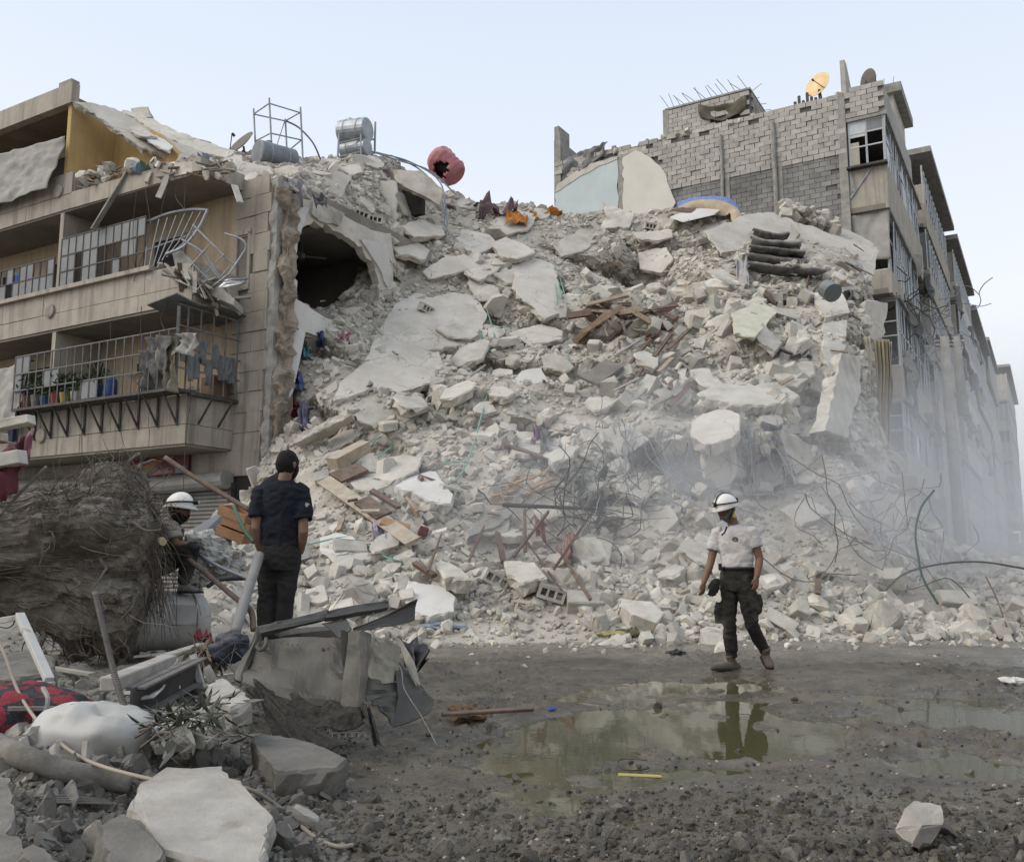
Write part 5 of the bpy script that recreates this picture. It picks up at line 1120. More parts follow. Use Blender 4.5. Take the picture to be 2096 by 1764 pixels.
# hollow blocks along the wall head: each with three holes
def hollow_mesh(name, m):
    mb = MB(); L_, W_, H_ = .40, .20, .20; nx = 3
    xs = [-.2, -.165, -.055, -.02, .02, .055, .165, .2]
    xs = [-.20, -.16, -.075, -.043, .043, .075, .16, .20]
    for a, b_ in ((0, 1), (2, 3), (4, 5), (6, 7)): mb.box(((xs[a]+xs[b_])/2, 0, 0), (xs[b_]-xs[a], W_, .11))
    mb.box((0, 0, .0775), (L_, W_, .045)); mb.box((0, 0, -.0775), (L_, W_, .045)); mb.box((0, .085, 0), (L_-.01, .02, .1))
    o = mb.build(name, m); me = o.data; bpy.data.objects.remove(o); return me
HOLLOW = hollow_mesh('hollow_block', M_BLOCK)
for s in list(np.arange(4.6, 7.6, .43)) + list(np.arange(7.9, 11.8, .43)):
    if random.random() < .75:
        o = bpy.data.objects.new('hollow_block', HOLLOW); COL.objects.link(o); zz_ = 18.97 if s < 7.6 else 18.75+.03*(s-8)
        o.matrix_world = Matrix.Translation(RW(s, -.05, zz_)) @ _rot @ Euler((0, random.gauss(0, .04), random.gauss(0, .06))).to_matrix().to_4x4()
        mw = o.matrix_world.copy(); attach(o, br); o.matrix_basis = mw
# rubble lumps along the wall head
for k in range(42):
    s = random.uniform(0, 12); o = bpy.data.objects.new('concrete_chunk', random.choice(ROCKS+BLOCKS)); COL.objects.link(o); o.location = RW(s, random.uniform(-.3, .05), 18.93+random.uniform(0, .1)); o.rotation_euler = [random.uniform(0, 6) for _ in range(3)]; o.scale = [random.uniform(.2, .5)]*3
    tag(o, 'loose lump lying along the head of the bare block wall', 'rubble', 'lumps on the block wall head')
# roof room of bare blocks
rm = thing('roof_room', 'small bare block room on the roof with rebar sprouting from its top', 'room', RW(5.5, -1.5, 18.9))
mb = MB(); rbox(mb, 3.72, 7.28, -3.4, -.35, 18.8, 20.36); mb.build('core', M_MORTAR, rm)
row = 0; z = 18.9
while z < 20.3:
    s = 3.72 + (.2 if row % 2 else 0)
    while s < 7.05:
        if not (3.9 < s < 5.0 and z < 19.5): lay(BM, RW(s+.2, -.31, z+.1), rm, _rot)
        s += .412
    for n in np.arange(-.6, -3.3, -.412): lay(BM, RW(3.72, n-(.2 if row % 2 else 0)-.1, z+.1), rm, _rots)
    z += .204; row += 1
mb = MB(); rbox(mb, 3.66, 7.34, -3.45, -.24, 20.36, 20.44); mb.build('roof_slab', M_GREY, rm)
mb = MB(); rbox(mb, 3.98, 5.0, -.33, -.29, 18.95, 19.5); mb.build('window', M_DARK, rm)
mb = MB(); rbox(mb, 7.2, 7.45, -.5, -.24, 18.8, 20.4); mb.build('corner_post', M_GREY, rm)
for k in range(15):
    s = 3.8+k*.24+random.uniform(-.05, .05); a = RW(s, -.3, 20.4); MB().tube([a, a+Vector((random.uniform(-.4, .1)-.2, 0, random.uniform(.3, .7)))], .012, 4).build('rebar', M_RUST, rm)
for k in range(5): a = RW(3.75, -.6-.6*k, 20.4); MB().tube([a, a+Vector((random.uniform(.2, .6), 0, random.uniform(.0, .4)))], .012, 4).build('rebar', M_RUST, rm)
sheet('rag', [RW(5.85, -.2, 20.2), RW(3.8, -.2, 20.2), RW(3.85, -.18, 19.5), RW(5.8, -.18, 19.6)], mat('olive_rag', (.14,.125,.095), (.09,.08,.06), rough=.95, island=0), 20, 8, .12, 4, 'torn olive tarp sagging across the roof room front', 'cloth', 6, sag=.28)
d_ = dish('satellite_dish', P(1676,176,34.6), .52, Vector((-.75,-.6,.25)), mat('dish_painted_glow', (.72,.50,.22), (.62,.42,.18), rough=.35, scale=2, bump=.05, island=0, spec=.6), 'satellite dish with a golden sky glow painted on, on the block wall head', .2)  # reflection of the warm sky is put into the dish's base colour
for k in range(7): mb = MB(); rbox(mb, .9+k*.16, 1.0+k*.16, -.4, -.3, 18.8, 19.4+random.uniform(-.1, .25)); tag(recenter(mb.build('steel_post', M_DSTEEL)), 'short steel post stub below the golden dish', 'post', 'post stubs below the dish')
dish('satellite_dish', P(1774,166,36.5), .5, Vector((1,.3,.1)), mat('dark_dish', (.14,.125,.10)), 'dark satellite dish seen edge on at the roof corner', .15)
mb = MB(); mb.prism([RW(.1,-.1,18.8), RW(.1,-.1,20.5), RW(.1,-.5,20.5), RW(.1,-2.6,19.0), RW(.1,-2.6,18.6)], AX*.18); mb.build('sloping_wall_stub', M_CMU, br)
# ---------------------------------------------------------------- street front
M_RBEIGE = stain_mat('right_beige', (.42,.385,.32), (.33,.30,.25), (.20,.18,.155))
M_WFRAME = mat('white_window_frame', (.50,.52,.53), (.40,.42,.43), rough=.5, scale=4, bump=.05, island=.08)
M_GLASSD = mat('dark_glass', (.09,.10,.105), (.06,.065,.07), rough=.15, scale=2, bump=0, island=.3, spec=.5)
def storey(b, t0, t1, a, zp0, zp1, zg, m, glazed=True, side=True, step=.62, brk=.3):
    """one floor: solid parapet zp0..zp1, screen zp1..zg, all in front plane a"""
    mb = MB(); sbox(mb, t0, t1, a-.12, a, zp0, zp1); mb.build('parapet', m, b)
    mb = MB(); sbox(mb, t0, t1, -.04, a-.12, zp0, zp0+.2); mb.build('balcony_slab', M_SOFFIT, b)
    if side: mb = MB(); sbox(mb, t0, t0+.12, -.03, a-.12, zp0+.2, zp1); mb.build('parapet', m, b)
    mb = MB(); sbox(mb, t0-.05, t1+.05, .0, a+.10, zg, zg+.12); mb.build('eave', M_GREY, b)
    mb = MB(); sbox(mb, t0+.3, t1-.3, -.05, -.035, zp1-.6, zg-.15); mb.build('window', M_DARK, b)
    for t in np.arange(t0, t1+.01, step): (random.random() > .12) and MB().bar(RS(t, a-.06, zp1), RS(t+random.gauss(0,.06), a-.06+random.gauss(0,.05), zg), .05).build('mullion', M_WFRAME, b)
    for z in (zp1+.03, (zp1+zg)/2+.15, zg-.03): MB().bar(RS(t0, a-.06, z), RS(t1, a-.06, z), .05).build('transom', M_WFRAME, b)
    if glazed:
        for t in np.arange(t0, t1-step+.01, step):
            for za, zb in ((zp1+.06, (zp1+zg)/2+.12), ((zp1+zg)/2+.18, zg-.06)):
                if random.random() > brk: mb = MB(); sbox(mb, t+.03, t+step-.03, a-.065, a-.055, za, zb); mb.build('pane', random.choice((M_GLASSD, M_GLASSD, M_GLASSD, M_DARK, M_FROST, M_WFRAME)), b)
    if side:
        for a_ in np.linspace(.1, a-.06, 3): MB().bar(RS(t0+.06, a_, zp1), RS(t0+.06, a_, zg), .06).build('mullion', M_WFRAME, b)
        for z in (zp1+.03, (zp1+zg)/2-.1, (zp1+zg)/2+.45, zg-.03): MB().bar(RS(t0+.06, .1, z), RS(t0+.06, a-.06, z), .05).build('transom', M_WFRAME, b)
storey(br, 0, 11, 1.4, 14.2, 15.95, 17.85, M_RBEIGE, brk=.25)
for a0, a1, za, zb, m in ((.12,.7,17.2,17.8,M_WFRAME), (.75,1.3,17.35,17.8,M_FROST), (.12,.45,16.0,17.0,M_RBEIGE)): mb = MB(); sbox(mb, .05, .07, a0, a1, za, zb); mb.build('pane', m, br)
mb = MB(); mb.bar(RS(-.02,.1,15.9), RS(-.35,.2,14.9), .06); mb.bar(RS(-.02,.9,15.9), RS(-.02,.05,14.8), .06); mb.build('strut', M_STEEL, br)
mb = MB(); sbox(mb, -.3, .02, .0, 1.45, 15.88, 15.96); mb.build('floor_plate', M_DSTEEL, br)
storey(br, .2, 9.5, 1.3, 11.0, 11.9, 14.15, M_RBEIGE, brk=.5)
sheet('tarpaulin', [RS(.1,.0,14.15), RS(.1,1.35,14.2), RS(.1,1.35,12.2), RS(.1,.0,12.5)], M_CLOTHG, 18, 14, .12, 3, 'grey tarpaulin closing the balcony end of the right building', 'tarpaulin', 17)
storey(br, .8, 11.5, 1.4, 7.1, 8.35, 10.9, M_STONE, glazed=False)
storey(br, .8, 11.5, 1.4, 4.0, 5.1, 7.0, M_STONE, brk=.6)
mb = MB(); sbox(mb, .3, .55, .0, .45, 0, 14); mb.build('corner_column', M_STONE, br)
for t in (0.6, 3.5, 6.5, 9.5): mb = MB(); sbox(mb, t, t+.35, 0, .3, 0, 4); mb.build('shop_pier', M_GREY, br)
# block parapet above the top enclosure and the cantilevered roof slab
row = 0; z = 17.99
while z < 19.2:
    for a_ in np.arange(.22 + (.2 if row % 2 else 0), 1.4, .412): lay(BM, RS(.0, a_, z+.1), br, Matrix((AX, -BX, ZX)).transposed().to_4x4())
    z += .204; row += 1
mb = MB(); sbox(mb, .08, 8, -.1, 1.45, 17.98, 19.1); mb.build('parapet_core', M_CMU, br)
pc = PPL(1845, 170, RS(4.5,0,0), BX) - P1; at, zt = pc.dot(AX), pc.z
mb = MB(); sbox(mb, 4.5, 8.0, -.5, at-.35, 19.1, zt-.4); mb.build('stair_head', M_PLASTER, br)
mb = MB(); sbox(mb, 4.3, 8.2, -1.2, at, zt-.4, zt); mb.build('roof_slab', M_GREY, br)
for k in range(4): a = RS(4.6, .2+.35*k, zt); MB().tube([a, a+Vector((random.uniform(-.2, .2), 0, .45))], .012, 4).build('rebar', M_RUST, br)
# dangling wreckage on the street front
def tangle(name, label, c, r, n, m, rad=.012, cat='wire', group=None, L_=1.0):
    mb = MB()
    for _ in range(n):
        p = Vector(c) + Vector((random.gauss(0, .4), random.gauss(0, .4), random.gauss(0, .4)))*r; d = Vector((random.gauss(0, 1), random.gauss(0, 1), random.gauss(0, .8))).normalized(); pts = [p]
        for k in range(6): d = (d + Vector((random.gauss(0, .5), random.gauss(0, .5), random.gauss(0, .5)-.05))).normalized(); pts.append(pts[-1]+d*L_*.25)
        mb.tube(crv(pts, 12), rad, 4, caps=False)
    return tag(recenter(mb.build(name, m, fix=False)), label, cat, group)
tangle('wire_tangle', 'tangle of wires hanging from the second balcony of the right building', RS(2.0, 1.5, 11.0), 1.0, 16, M_DSTEEL, .02)
tangle('wire_tangle', 'tangle of bent railing below the glazed balconies further down the street', RS(7, 1.7, 11.2), 1.6, 26, M_STEEL, .02, L_=1.6)
tag(recenter(sheet('metal_sheet', [RS(8,1.5,10.6), RS(10,2.2,10.9), RS(10.3,2.4,10.2), RS(8.4,1.7,9.9)], M_GREY, 10, 6, .1, 3, None, seed=3, thick=.03)), 'grey metal sheet hanging off the right building front', 'sheet')
for k in range(34):                                   # torn things dangling from the balconies
    t, z = random.uniform(.5, 30), random.choice((14.1, 11.0, 10.8, 7.2, 8.3)) + random.uniform(-.4, .4); a = 1.45 if t < 11 else 2.6
    c = random.choice(((.10,.10,.10), (.2,.19,.17), (.3,.28,.25), (.14,.15,.16)))
    sheet('rag', [RS(t, a, z+.5), RS(t+random.uniform(.3, 1), a+.1, z+.45), RS(t+.5, a+.2, z-random.uniform(.3, 1.2)), RS(t, a+.1, z-random.uniform(.2, .9))], mat('dangle%d' % (k % 5), c, rough=.95, bump=.3, island=0), 6, 8, .15, 4, 'torn cloth or sheet dangling from the right building balconies', 'cloth', 400+k, group='torn sheets on the right balconies')
# houses further down the street
def street_house(label, t0, t1, u, v, floors, m, frame=True):
    q = PPL(u, v, RS(t0, 0, 0), BX) - P1; a, zt = q.dot(AX), q.z
    b = thing('apartment_building', label, 'building', RS((t0+t1)/2, 0, 0))
    mb = MB(); sbox(mb, t0+.15, t1, -12, a-1.4, 0, zt-.9); mb.build('wall', m, b)
    mb = MB(); sbox(mb, t0, t1+.2, -12, a+.25, zt-.28, zt); mb.build('roof_slab', M_GREY, b)
    zf = zt-.9; h = 3.25; k = 0
    while zf - h > 1 and k < floors:
        z0 = zf-h*(k+1)+.1; off = random.choice((0, -.15, .1))
        mb = MB(); sbox(mb, t0, t1, a-.14+off, a+off, z0, z0+1.15); mb.build('parapet', m, b)
        mb = MB(); sbox(mb, t0, t0+.14, a-1.4, a-.14+off, z0, z0+1.15); mb.build('parapet', m, b)
        mb = MB(); sbox(mb, t0, t1, a-1.4, a-.14+off, z0, z0+.2); mb.build('balcony_slab', M_SOFFIT, b)
        mb = MB(); sbox(mb, t0+.6, t1-.6, a-1.45, a-1.38, z0+.9, z0+2.7); mb.build('window', M_DARK, b)
        if frame or k % 2 == 0:
            for t in np.arange(t0+.05, t1, .9): MB().bar(RS(t, a-.08+off, z0+1.15), RS(t, a-.08+off, z0+h-.1), .06).build('mullion', M_WFRAME, b)
            for zz_ in (z0+1.9, z0+2.9): MB().bar(RS(t0, a-.08+off, zz_), RS(t1, a-.08+off, zz_), .05).build('transom', M_WFRAME, b)
            for t in np.arange(t0+.1, t1-.9, .9):
                if random.random() < .6: mb = MB(); sbox(mb, t, t+.82, a-.09+off, a-.075+off, z0+1.2, z0+random.choice((1.85, 2.85))); mb.build('pane', random.choice((M_FROST, M_GLASSD, m)), b)
            for a_ in (a-1.2, a-.7): MB().bar(RS(t0+.05, a_, z0+1.15), RS(t0+.05, a_, z0+h-.1), .05).build('mullion', M_WFRAME, b)
            mb = MB(); sbox(mb, t0+.04, t0+.06, a-1.35, a-.12, z0+1.2, z0+random.choice((2.2, 3.0))); mb.build('pane', random.choice((M_FROST, M_RBEIGE)), b)
        k += 1
    return b
street_house('second house down the street with a flat roof slab and glazed balconies', 11.6, 24, 1893, 300, 6, M_RBEIGE)
street_house('third house down the street with a projecting canopy', 24.2, 38, 1950, 480, 6, M_PLASTER)
street_house('fourth house down the street fading into dust', 38.2, 56, 1990, 625, 6, M_RBEIGE)
street_house('fifth house down the street with boxed balconies', 56.2, 72, 2018, 690, 6, M_STONE)
street_house('farthest house at the street bend seen through dust', 76, 104, 2062, 745, 6, M_RBEIGE)
# rubble piled on the shoulder beside the wall (top right of the heap)
for k in range(46):
    u = random.uniform(1600, 1725); v = 425 + (u-1600)*.30 + random.uniform(-8, 20); p = P(u, v, 30.6 + random.uniform(-.5, .5))
    o = bpy.data.objects.new('concrete_chunk', random.choice(ROCKS+SHARDS+BLOCKS)); COL.objects.link(o); o.location = p; o.rotation_euler = [random.uniform(0, 6) for _ in range(3)]; s_ = random.uniform(.3, .8); o.scale = (s_, s_, s_)
    tag(o, 'white rubble lump piled between the tilted roof slab and the block wall', 'rubble', 'rubble lumps below the block wall')
slab([(1590,440),(1640,430),(1700,455),(1755,480),(1790,500),(1740,540),(1640,500)], .3, M_CONC, 0, 'rubble covered slab shoulder below the bare block wall', hits=[P(u, v, d) for u, v, d in ((1590,440,31),(1640,430,32),(1700,455,32),(1755,480,31.5),(1790,500,30.5),(1740,540,29),(1640,500,30))])
# utility poles
for (u, v0, d, r, lab) in ((1938, 690, 27.5, .17, 'tall tapered concrete utility pole standing in the dust'), (1962, 690, 30, .16, 'short rusty cylinder hung beside the utility pole top')):
    top = P(u-6, v0, d); base = Vector((top.x+.1, top.y, -.1 if d < 29 else P(u, 850, d).z)); t = thing('utility_pole', lab, 'pole', base)
    MB().tube([base, base.lerp(top, .5), top], [r*1.1, r*.95, r*.85], 12).build('shaft', M_GREY, t, smooth=True)
    for k in range(3): z_ = top - ZX*(.05+.12*k); MB().tube([z_-Vector((.28, 0, 0)), z_+Vector((.28, 0, 0))], .02, 5).build('clamp', M_DSTEEL, t)
    for k in (-1, 1): MB().tube([top+Vector((.2*k, 0, -.05)), top+Vector((.2*k, 0, .08))], .04, 6).build('insulator', M_DSTEEL, t)
# curtains hanging from the cliff edge
M_CURT = mat('olive_curtain', (.36,.31,.21), (.26,.225,.155), rough=.95, scale=3, bump=.3, bscale=9, island=0)
def curtain(u0, u1, v0, v1, d, m, lab, seed):
    a, b_ = P(u0, v0, d), P(u1, v0, d); c, e = P(u1-4, v1, d), P(u0+6, v1+8, d)
    def fn(s, t): p = a*(1-s)*(1-t)+b_*s*(1-t)+c*s*t+e*(1-s)*t; return p + Vector((.02*math.sin(s*40+seed), .07*math.sin(s*26+seed+t*2), 0)) + Vector((.05*float(vnoise(t*4, seed)), 0, 0))
    tag(recenter(MB().grid(fn, 40, 16).build('curtain', m, smooth=True, fix=False, thick=.004)), lab, 'curtain')
curtain(1790, 1822, 695, 960, 22.6, M_CURT, 'long olive curtain hanging down the right cliff of the heap', 3)
curtain(1772, 1786, 690, 850, 22.2, mat('cream_curtain', (.48,.44,.35), (.36,.33,.26), rough=.95, island=0), 'narrow cream curtain strip beside the olive curtain', 7)
curtain(1808, 1826, 700, 900, 22.9, M_CLOTHG, 'grey gauze curtain behind the olive curtain', 9)
# ---------------------------------------------------------------- foreground bank
random.seed(51)
def baked(o):                                   # freeze modifiers into the mesh
    dg = bpy.context.evaluated_depsgraph_get(); dg.update(); me = bpy.data.meshes.new_from_object(o.evaluated_get(dg)); o.modifiers.clear(); o.data = me; return o
M_BARK = mat('muddy_bark', (.25,.22,.18), (.11,.095,.077), rough=.9, scale=3.5, bump=.9, bscale=16, island=0, c3=(.05,.042,.034), s3=2.2, t3=(.52,.68), bdist=.05, dust=.5)
M_ROOT = mat('root', (.15,.125,.10), (.075,.06,.048), rough=.9, scale=8, bump=.5, island=.25, dust=.35)
M_LOG = mat('grey_log', (.24,.22,.195), (.13,.118,.10), rough=.9, scale=6, bump=.6, bscale=25, island=0)
M_BARKF = mat('bark_fibre', (.27,.24,.20), (.13,.112,.09), rough=.95, scale=6, bump=.2, island=.35)
# uprooted tree: massive trunk lying to the left, root flare towards the right
tr = thing('uprooted_tree', 'huge uprooted tree trunk with a muddy ragged root ball', 'tree', P(150, 1320, 7.8))
ax0, ax1 = P(-260, 1125, 7.3), P(318, 1165, 8.0); axd = (ax1-ax0).normalized(); axx = axd.orthogonal().normalized(); axx = (Vector((0, 0, 1)) - axd*axd.z).normalized(); axy = axd.cross(axx)
NT, NL = 120, 110
def trunk_pt(s, q):
    a = 2*math.pi*s; base = ax0.lerp(ax1, q)
    r = .50 + .34*max(0, (q-.45)/.55)**1.6
    if q > .72: r *= math.sqrt(max(0.03, 1-((q-.72)/.285)**2.2))
    r *= 1 + (.10 + .25*q*q)*math.sin(a*5+q*2.5+.6)*.5 + .10*q*math.sin(a*9-q*4)
    p = base + (axx*math.cos(a)*1.02 + axy*math.sin(a)*.92)*r
    up = math.cos(a)
    if up > 0: p += axx*.14*up*q                # heaped earth on top near the roots
    f = float(fbm(p.x*2.2, p.y*2.2, p.z*2.2, 5, 71)); g = abs(float(fbm(p.x*1.3+q*3, p.y*4.5, p.z*4.5, 4, 72))); h = float(fbm(p.x*9, p.y*16, p.z*16, 3, 73))
    d = (p-base).normalized(); return p + d*(.15*f - .06*g + .03*h)*(0.4+.8*q)
mb = MB(); W_ = NT; vs = [trunk_pt(i/NT, j/NL) for j in range(NL+1) for i in range(NT)]
mb.add(vs, [(j*NT+i, j*NT+(i+1) % NT, (j+1)*NT+(i+1) % NT, (j+1)*NT+i) for j in range(NL) for i in range(NT)] + [tuple(range(NT)), tuple(NL*NT+i for i in range(NT-1, -1, -1))])
mb.build('trunk', M_BARK, tr, smooth=False)
def root(p, d, L_, r, droop, n=9, wig=.35):
    pts = [Vector(p)]; d = Vector(d).normalized()
    for k in range(n): d = (d + Vector((random.gauss(0, wig), random.gauss(0, wig), random.gauss(0, wig)-droop))).normalized(); pts.append(pts[-1]+d*L_/n)
    return crv(pts, n*2)
for k in range(46):                              # thick roots round the flare
    a = random.uniform(0, 2*math.pi); q = random.uniform(.5, .97); p = trunk_pt(a/(2*math.pi), q); d = (p-ax0.lerp(ax1, q)).normalized()*.7 + axd*random.uniform(.2, 1.0) + axx*.2
    pts = root(p-d*.06, d, random.uniform(.2, .55), 0, random.uniform(-.05, .3)); r0 = random.uniform(.008, .024); MB().tube(pts, [r0*(1-.85*i/len(pts)) for i in range(len(pts))], 6).build('root', M_ROOT, tr)
mb = MB()                                        # matted fine roots
for k in range(950):
    a = random.choice((random.uniform(-1.2, 1.2), random.uniform(0, 6.28))); q = random.uniform(.55, 1.0); p = trunk_pt((a/(2*math.pi)) % 1, q); d = (p-ax0.lerp(ax1, q)).normalized() + axd*random.uniform(-.3, .9)
    pts = root(p-d*.03, d, random.uniform(.12, .42), 0, random.uniform(.0, .35), 5, .5); r0 = random.uniform(.002, .0055); mb.tube(pts, [r0*(1-.7*i/len(pts)) for i in range(len(pts))], 3, caps=False)
for k in range(230):                             # hair-like hanging strands at the torn end
    u = random.uniform(280, 330); v = random.uniform(1035, 1200); p = P(u, v, 7.9+random.uniform(-.25, .3)); pts = root(p, (random.gauss(.1, .4), random.gauss(0, .3), -.5), random.uniform(.2, .75), 0, .45, 6, .22); mb.tube(pts, [.0045*(1-.6*i/len(pts)) for i in range(len(pts))], 3, caps=False)
kind(mb.build('fine_roots', M_ROOT, tr, fix=False), 'stuff')
mb = MB()                                        # shaggy bark fibres lying along the trunk
for k in range(650):
    s0, q0 = random.random(), random.uniform(.25, .9); pts = []; L_ = random.uniform(.06, .2); ds = random.gauss(0, .012); r0 = random.uniform(.002, .006)
    for i in range(5):
        f = i/4; p = trunk_pt((s0+ds*f) % 1, min(1, q0+L_*f)); c_ = ax0.lerp(ax1, min(1, q0+L_*f)); pts.append(p+(p-c_).normalized()*(.006+.035*f*f*random.random()))
    mb.tube(pts, [r0*(1-.6*i/4) for i in range(5)], 3, caps=False)
kind(mb.build('bark_fibres', M_BARKF, tr, fix=False), 'stuff')
for u, v in ((330, 1107),): MB().tube([P(u, v, 7.6), P(u+4, v+2, 7.5)], [.035, .03], 9).build('cut_root_end', mat('cut_wood', (.42,.34,.22), (.28,.21,.13), rough=.85), tr)
# debris lying on the trunk at the left
def hbox(name, u0, v0, u1, v1, d, w_, h, m, label, cat, d1=None, group=None, bev=.004, jit=.006):
    a, b_ = P(u0, v0, d), P(u1, v1, d1 or d); mb = MB(); mb.bar(a, b_, w_, h)
    if jit: mb.v = [tuple(Vector(p)+Vector((random.uniform(-jit, jit), random.uniform(-jit, jit), random.uniform(-jit, jit)))) for p in mb.v]
    return tag(recenter(mb.build(name, m, bevel=bev)), label, cat, group)
hbox('concrete_beam', -60, 882, 64, 858, 6.9, .12, .07, M_CONC, 'pale concrete beam end lying on top of the uprooted trunk', 'beam')
hbox('concrete_beam', -60, 955, 46, 934, 6.8, .14, .10, M_CONC, 'second pale beam end wrapped in the maroon cloth', 'beam')
hbox('concrete_beam', -60, 905, 10, 895, 7.0, .1, .06, M_CONC, 'short pale beam end between the two longer ones', 'beam')
M_MAROON = mat('maroon_cloth', (.20,.07,.09), (.12,.04,.055), rough=.95, scale=5, bump=.4, island=0, dust=.4)
sheet('blanket', [P(-60,935,6.95), P(72,900,7.2), P(60,975,7.0), P(-60,1015,6.8)], M_MAROON, 22, 14, .16, 5, 'dusty maroon blanket slumped over the uprooted trunk', 'blanket', 61)
sheet('blanket', [P(-60,985,6.8), P(40,960,6.9), P(10,1010,6.8), P(-60,1030,6.7)], mat('crimson_cloth', (.15,.045,.055), (.10,.03,.038), rough=.95, bump=.3, island=0), 14, 10, .1, 5, 'crimson cloth end below the maroon blanket', 'blanket', 63)
def limb(pts, r, name, m, label, cat, n=10, sm=20, group=None):
    q = crv([P(*p) for p in pts], sm) if sm else [P(*p) for p in pts]; k = len(q); rr = r if not isinstance(r, tuple) else [r[0]+(r[1]-r[0])*i/(k-1) for i in range(k)]
    return tag(recenter(MB().tube(q, rr, n).build(name, m, smooth=True)), label, cat, group)
limb([(0,1055,6.9),(40,1010,7.0),(95,955,7.2)], .012, 'stick', M_ROOT, 'thin dark stick leaning over the trunk near the maroon blanket', 'stick', 6)
limb([(338,936,8.3),(400,978,8.2),(516,1047,8.0)], .022, 'pipe', M_RUST, 'long rusty pipe slanting down behind the crouching man', 'pipe', 8)
limb([(338,938,8.3),(310,962,8.35),(282,990,8.4)], .005, 'wire', M_DSTEEL, 'thin wire tied from the top of the long rusty pipe', 'wire', 5)
limb([(383,1142,8.3),(430,1180,8.0),(480,1222,7.7),(513,1250,7.5),(519,1290,7.4)], .024, 'pipe', M_RUST, 'bent rusty pipe curving down between the two men', 'pipe', 8)
limb([(481,1295,7.3),(505,1215,7.5),(531,1135,7.8)], .042, 'steel_post', mat('post_grey', (.27,.265,.25), (.18,.175,.165), rough=.7, island=0, dust=.3), 'dull grey steel post leaning beside the standing man', 'post', 12)
limb([(400,1130,8.5),(450,1160,8.3),(518,1188,8.1)], .018, 'pipe', M_STEEL, 'thin grey pipe behind the bent rusty pipe', 'pipe', 6)
limb([(478,1035,8.6),(500,1085,8.4),(520,1110,8.3)], .016, 'green_hose', mat('green_hose', (.06,.16,.115), (.045,.12,.085), rough=.6, bump=0), 'short green hose running down behind the standing man', 'hose', 6)
limb([(425,1200,8.0),(450,1186,8.1),(500,1183,8.2),(520,1182,8.2)], .02, 'pipe', M_DSTEEL, 'dark curved pipe lying behind the white tank', 'pipe', 6)
# grey cupboard panel, drawers, crumpled sheets behind
tag(recenter(MB().prism([P(362,1100,9.2), P(470,1038,9.4), P(482,1078,9.3), P(470,1105,9.1), P(395,1112,9.0)], Vector((.02,.05,.02))).build('grey_board', mat('slate_panel', (.12,.13,.14), (.08,.085,.095), rough=.6, island=0, dust=.2))), 'slate grey cupboard panel leaning behind the crouching man', 'panel')
M_DRAWER = mat('orange_wood', (.36,.20,.11), (.25,.135,.075), rough=.7, scale=5, bump=.2, island=.1)
for k, (u, v) in enumerate(((492,1052), (500,1072), (488,1092))):
    t = thing('drawer', ['upper', 'middle', 'lowest'][k] + ' orange wood drawer spilled behind the standing man', 'drawer', P(u, v, 9.0))
    c = P(u, v, 9.0); xv, yv = Vector((.85,-.35,-.3)).normalized(), Vector((.35,.9,.1)).normalized(); zv = xv.cross(yv).normalized(); yv = zv.cross(xv)
    for o_, s_, nm in (((0,-.12,0), (.34,.012,.09), 'front_panel'), ((0,.12,0), (.34,.012,.09), 'back_panel'), ((-.16,0,0), (.012,.24,.09), 'side_panel'), ((.16,0,0), (.012,.24,.09), 'side_panel'), ((0,0,-.045), (.32,.24,.008), 'bottom')):
        MB().box(c+xv*o_[0]+yv*o_[1]+zv*o_[2], s_, axes=(xv, yv, zv)).build(nm, M_DRAWER, t)
def blob(c, rx, ry, rz, amp, freq, seed, pw=2.0, rot=None, nu=40, nv=26, dents=()):
    mb = MB(); c = Vector(c); vs = []
    sg_ = lambda x, p: math.copysign(abs(x)**p, x)
    for j in range(nv+1):
        th = math.pi*j/nv
        for i in range(nu):
            ph = 2*math.pi*i/nu; e = 2/pw
            p = Vector((rx*sg_(math.sin(th), e)*sg_(math.cos(ph), e), ry*sg_(math.sin(th), e)*sg_(math.sin(ph), e), rz*sg_(math.cos(th), e)))
            n_ = p.normalized(); f = float(fbm(n_.x*freq, n_.y*freq, n_.z*freq, 4, seed)); p *= 1+amp*f
            for dv, dep, w_ in dents: p -= n_*dep*math.exp(-((n_-Vector(dv).normalized()).length/w_)**2)
            if rot: p = rot @ p
            vs.append(c+p)
    fs = [(j*nu+i, j*nu+(i+1) % nu, (j+1)*nu+(i+1) % nu, (j+1)*nu+i) for j in range(nv) for i in range(nu)]
    return mb.add(vs, fs)
M_PLAST = mat('dusty_white_plastic', (.44,.43,.405), (.35,.34,.315), rough=.55, scale=2.5, bump=.1, island=0)
M_WSHEET = mat('crumpled_white_sheet', (.46,.45,.42), (.32,.31,.285), rough=.85, scale=4, bump=.3, island=0)
for k, (u, v, d, rx, rz, lab) in enumerate(((418,1125,8.9,.2,.17,'crumpled white sheet metal heap above the white tank'), (455,1148,8.8,.16,.14,'folded white sheet bundle beside the bent pipe'), (408,1170,8.7,.13,.12,'white broken basin with a drain hole behind the tank'))):
    c = P(u, v, d); tag(recenter(blob(c, rx, .2, rz, .45, 2.6, 80+k, 2.4).build('crumpled_sheet', M_WSHEET)), lab, 'sheet')
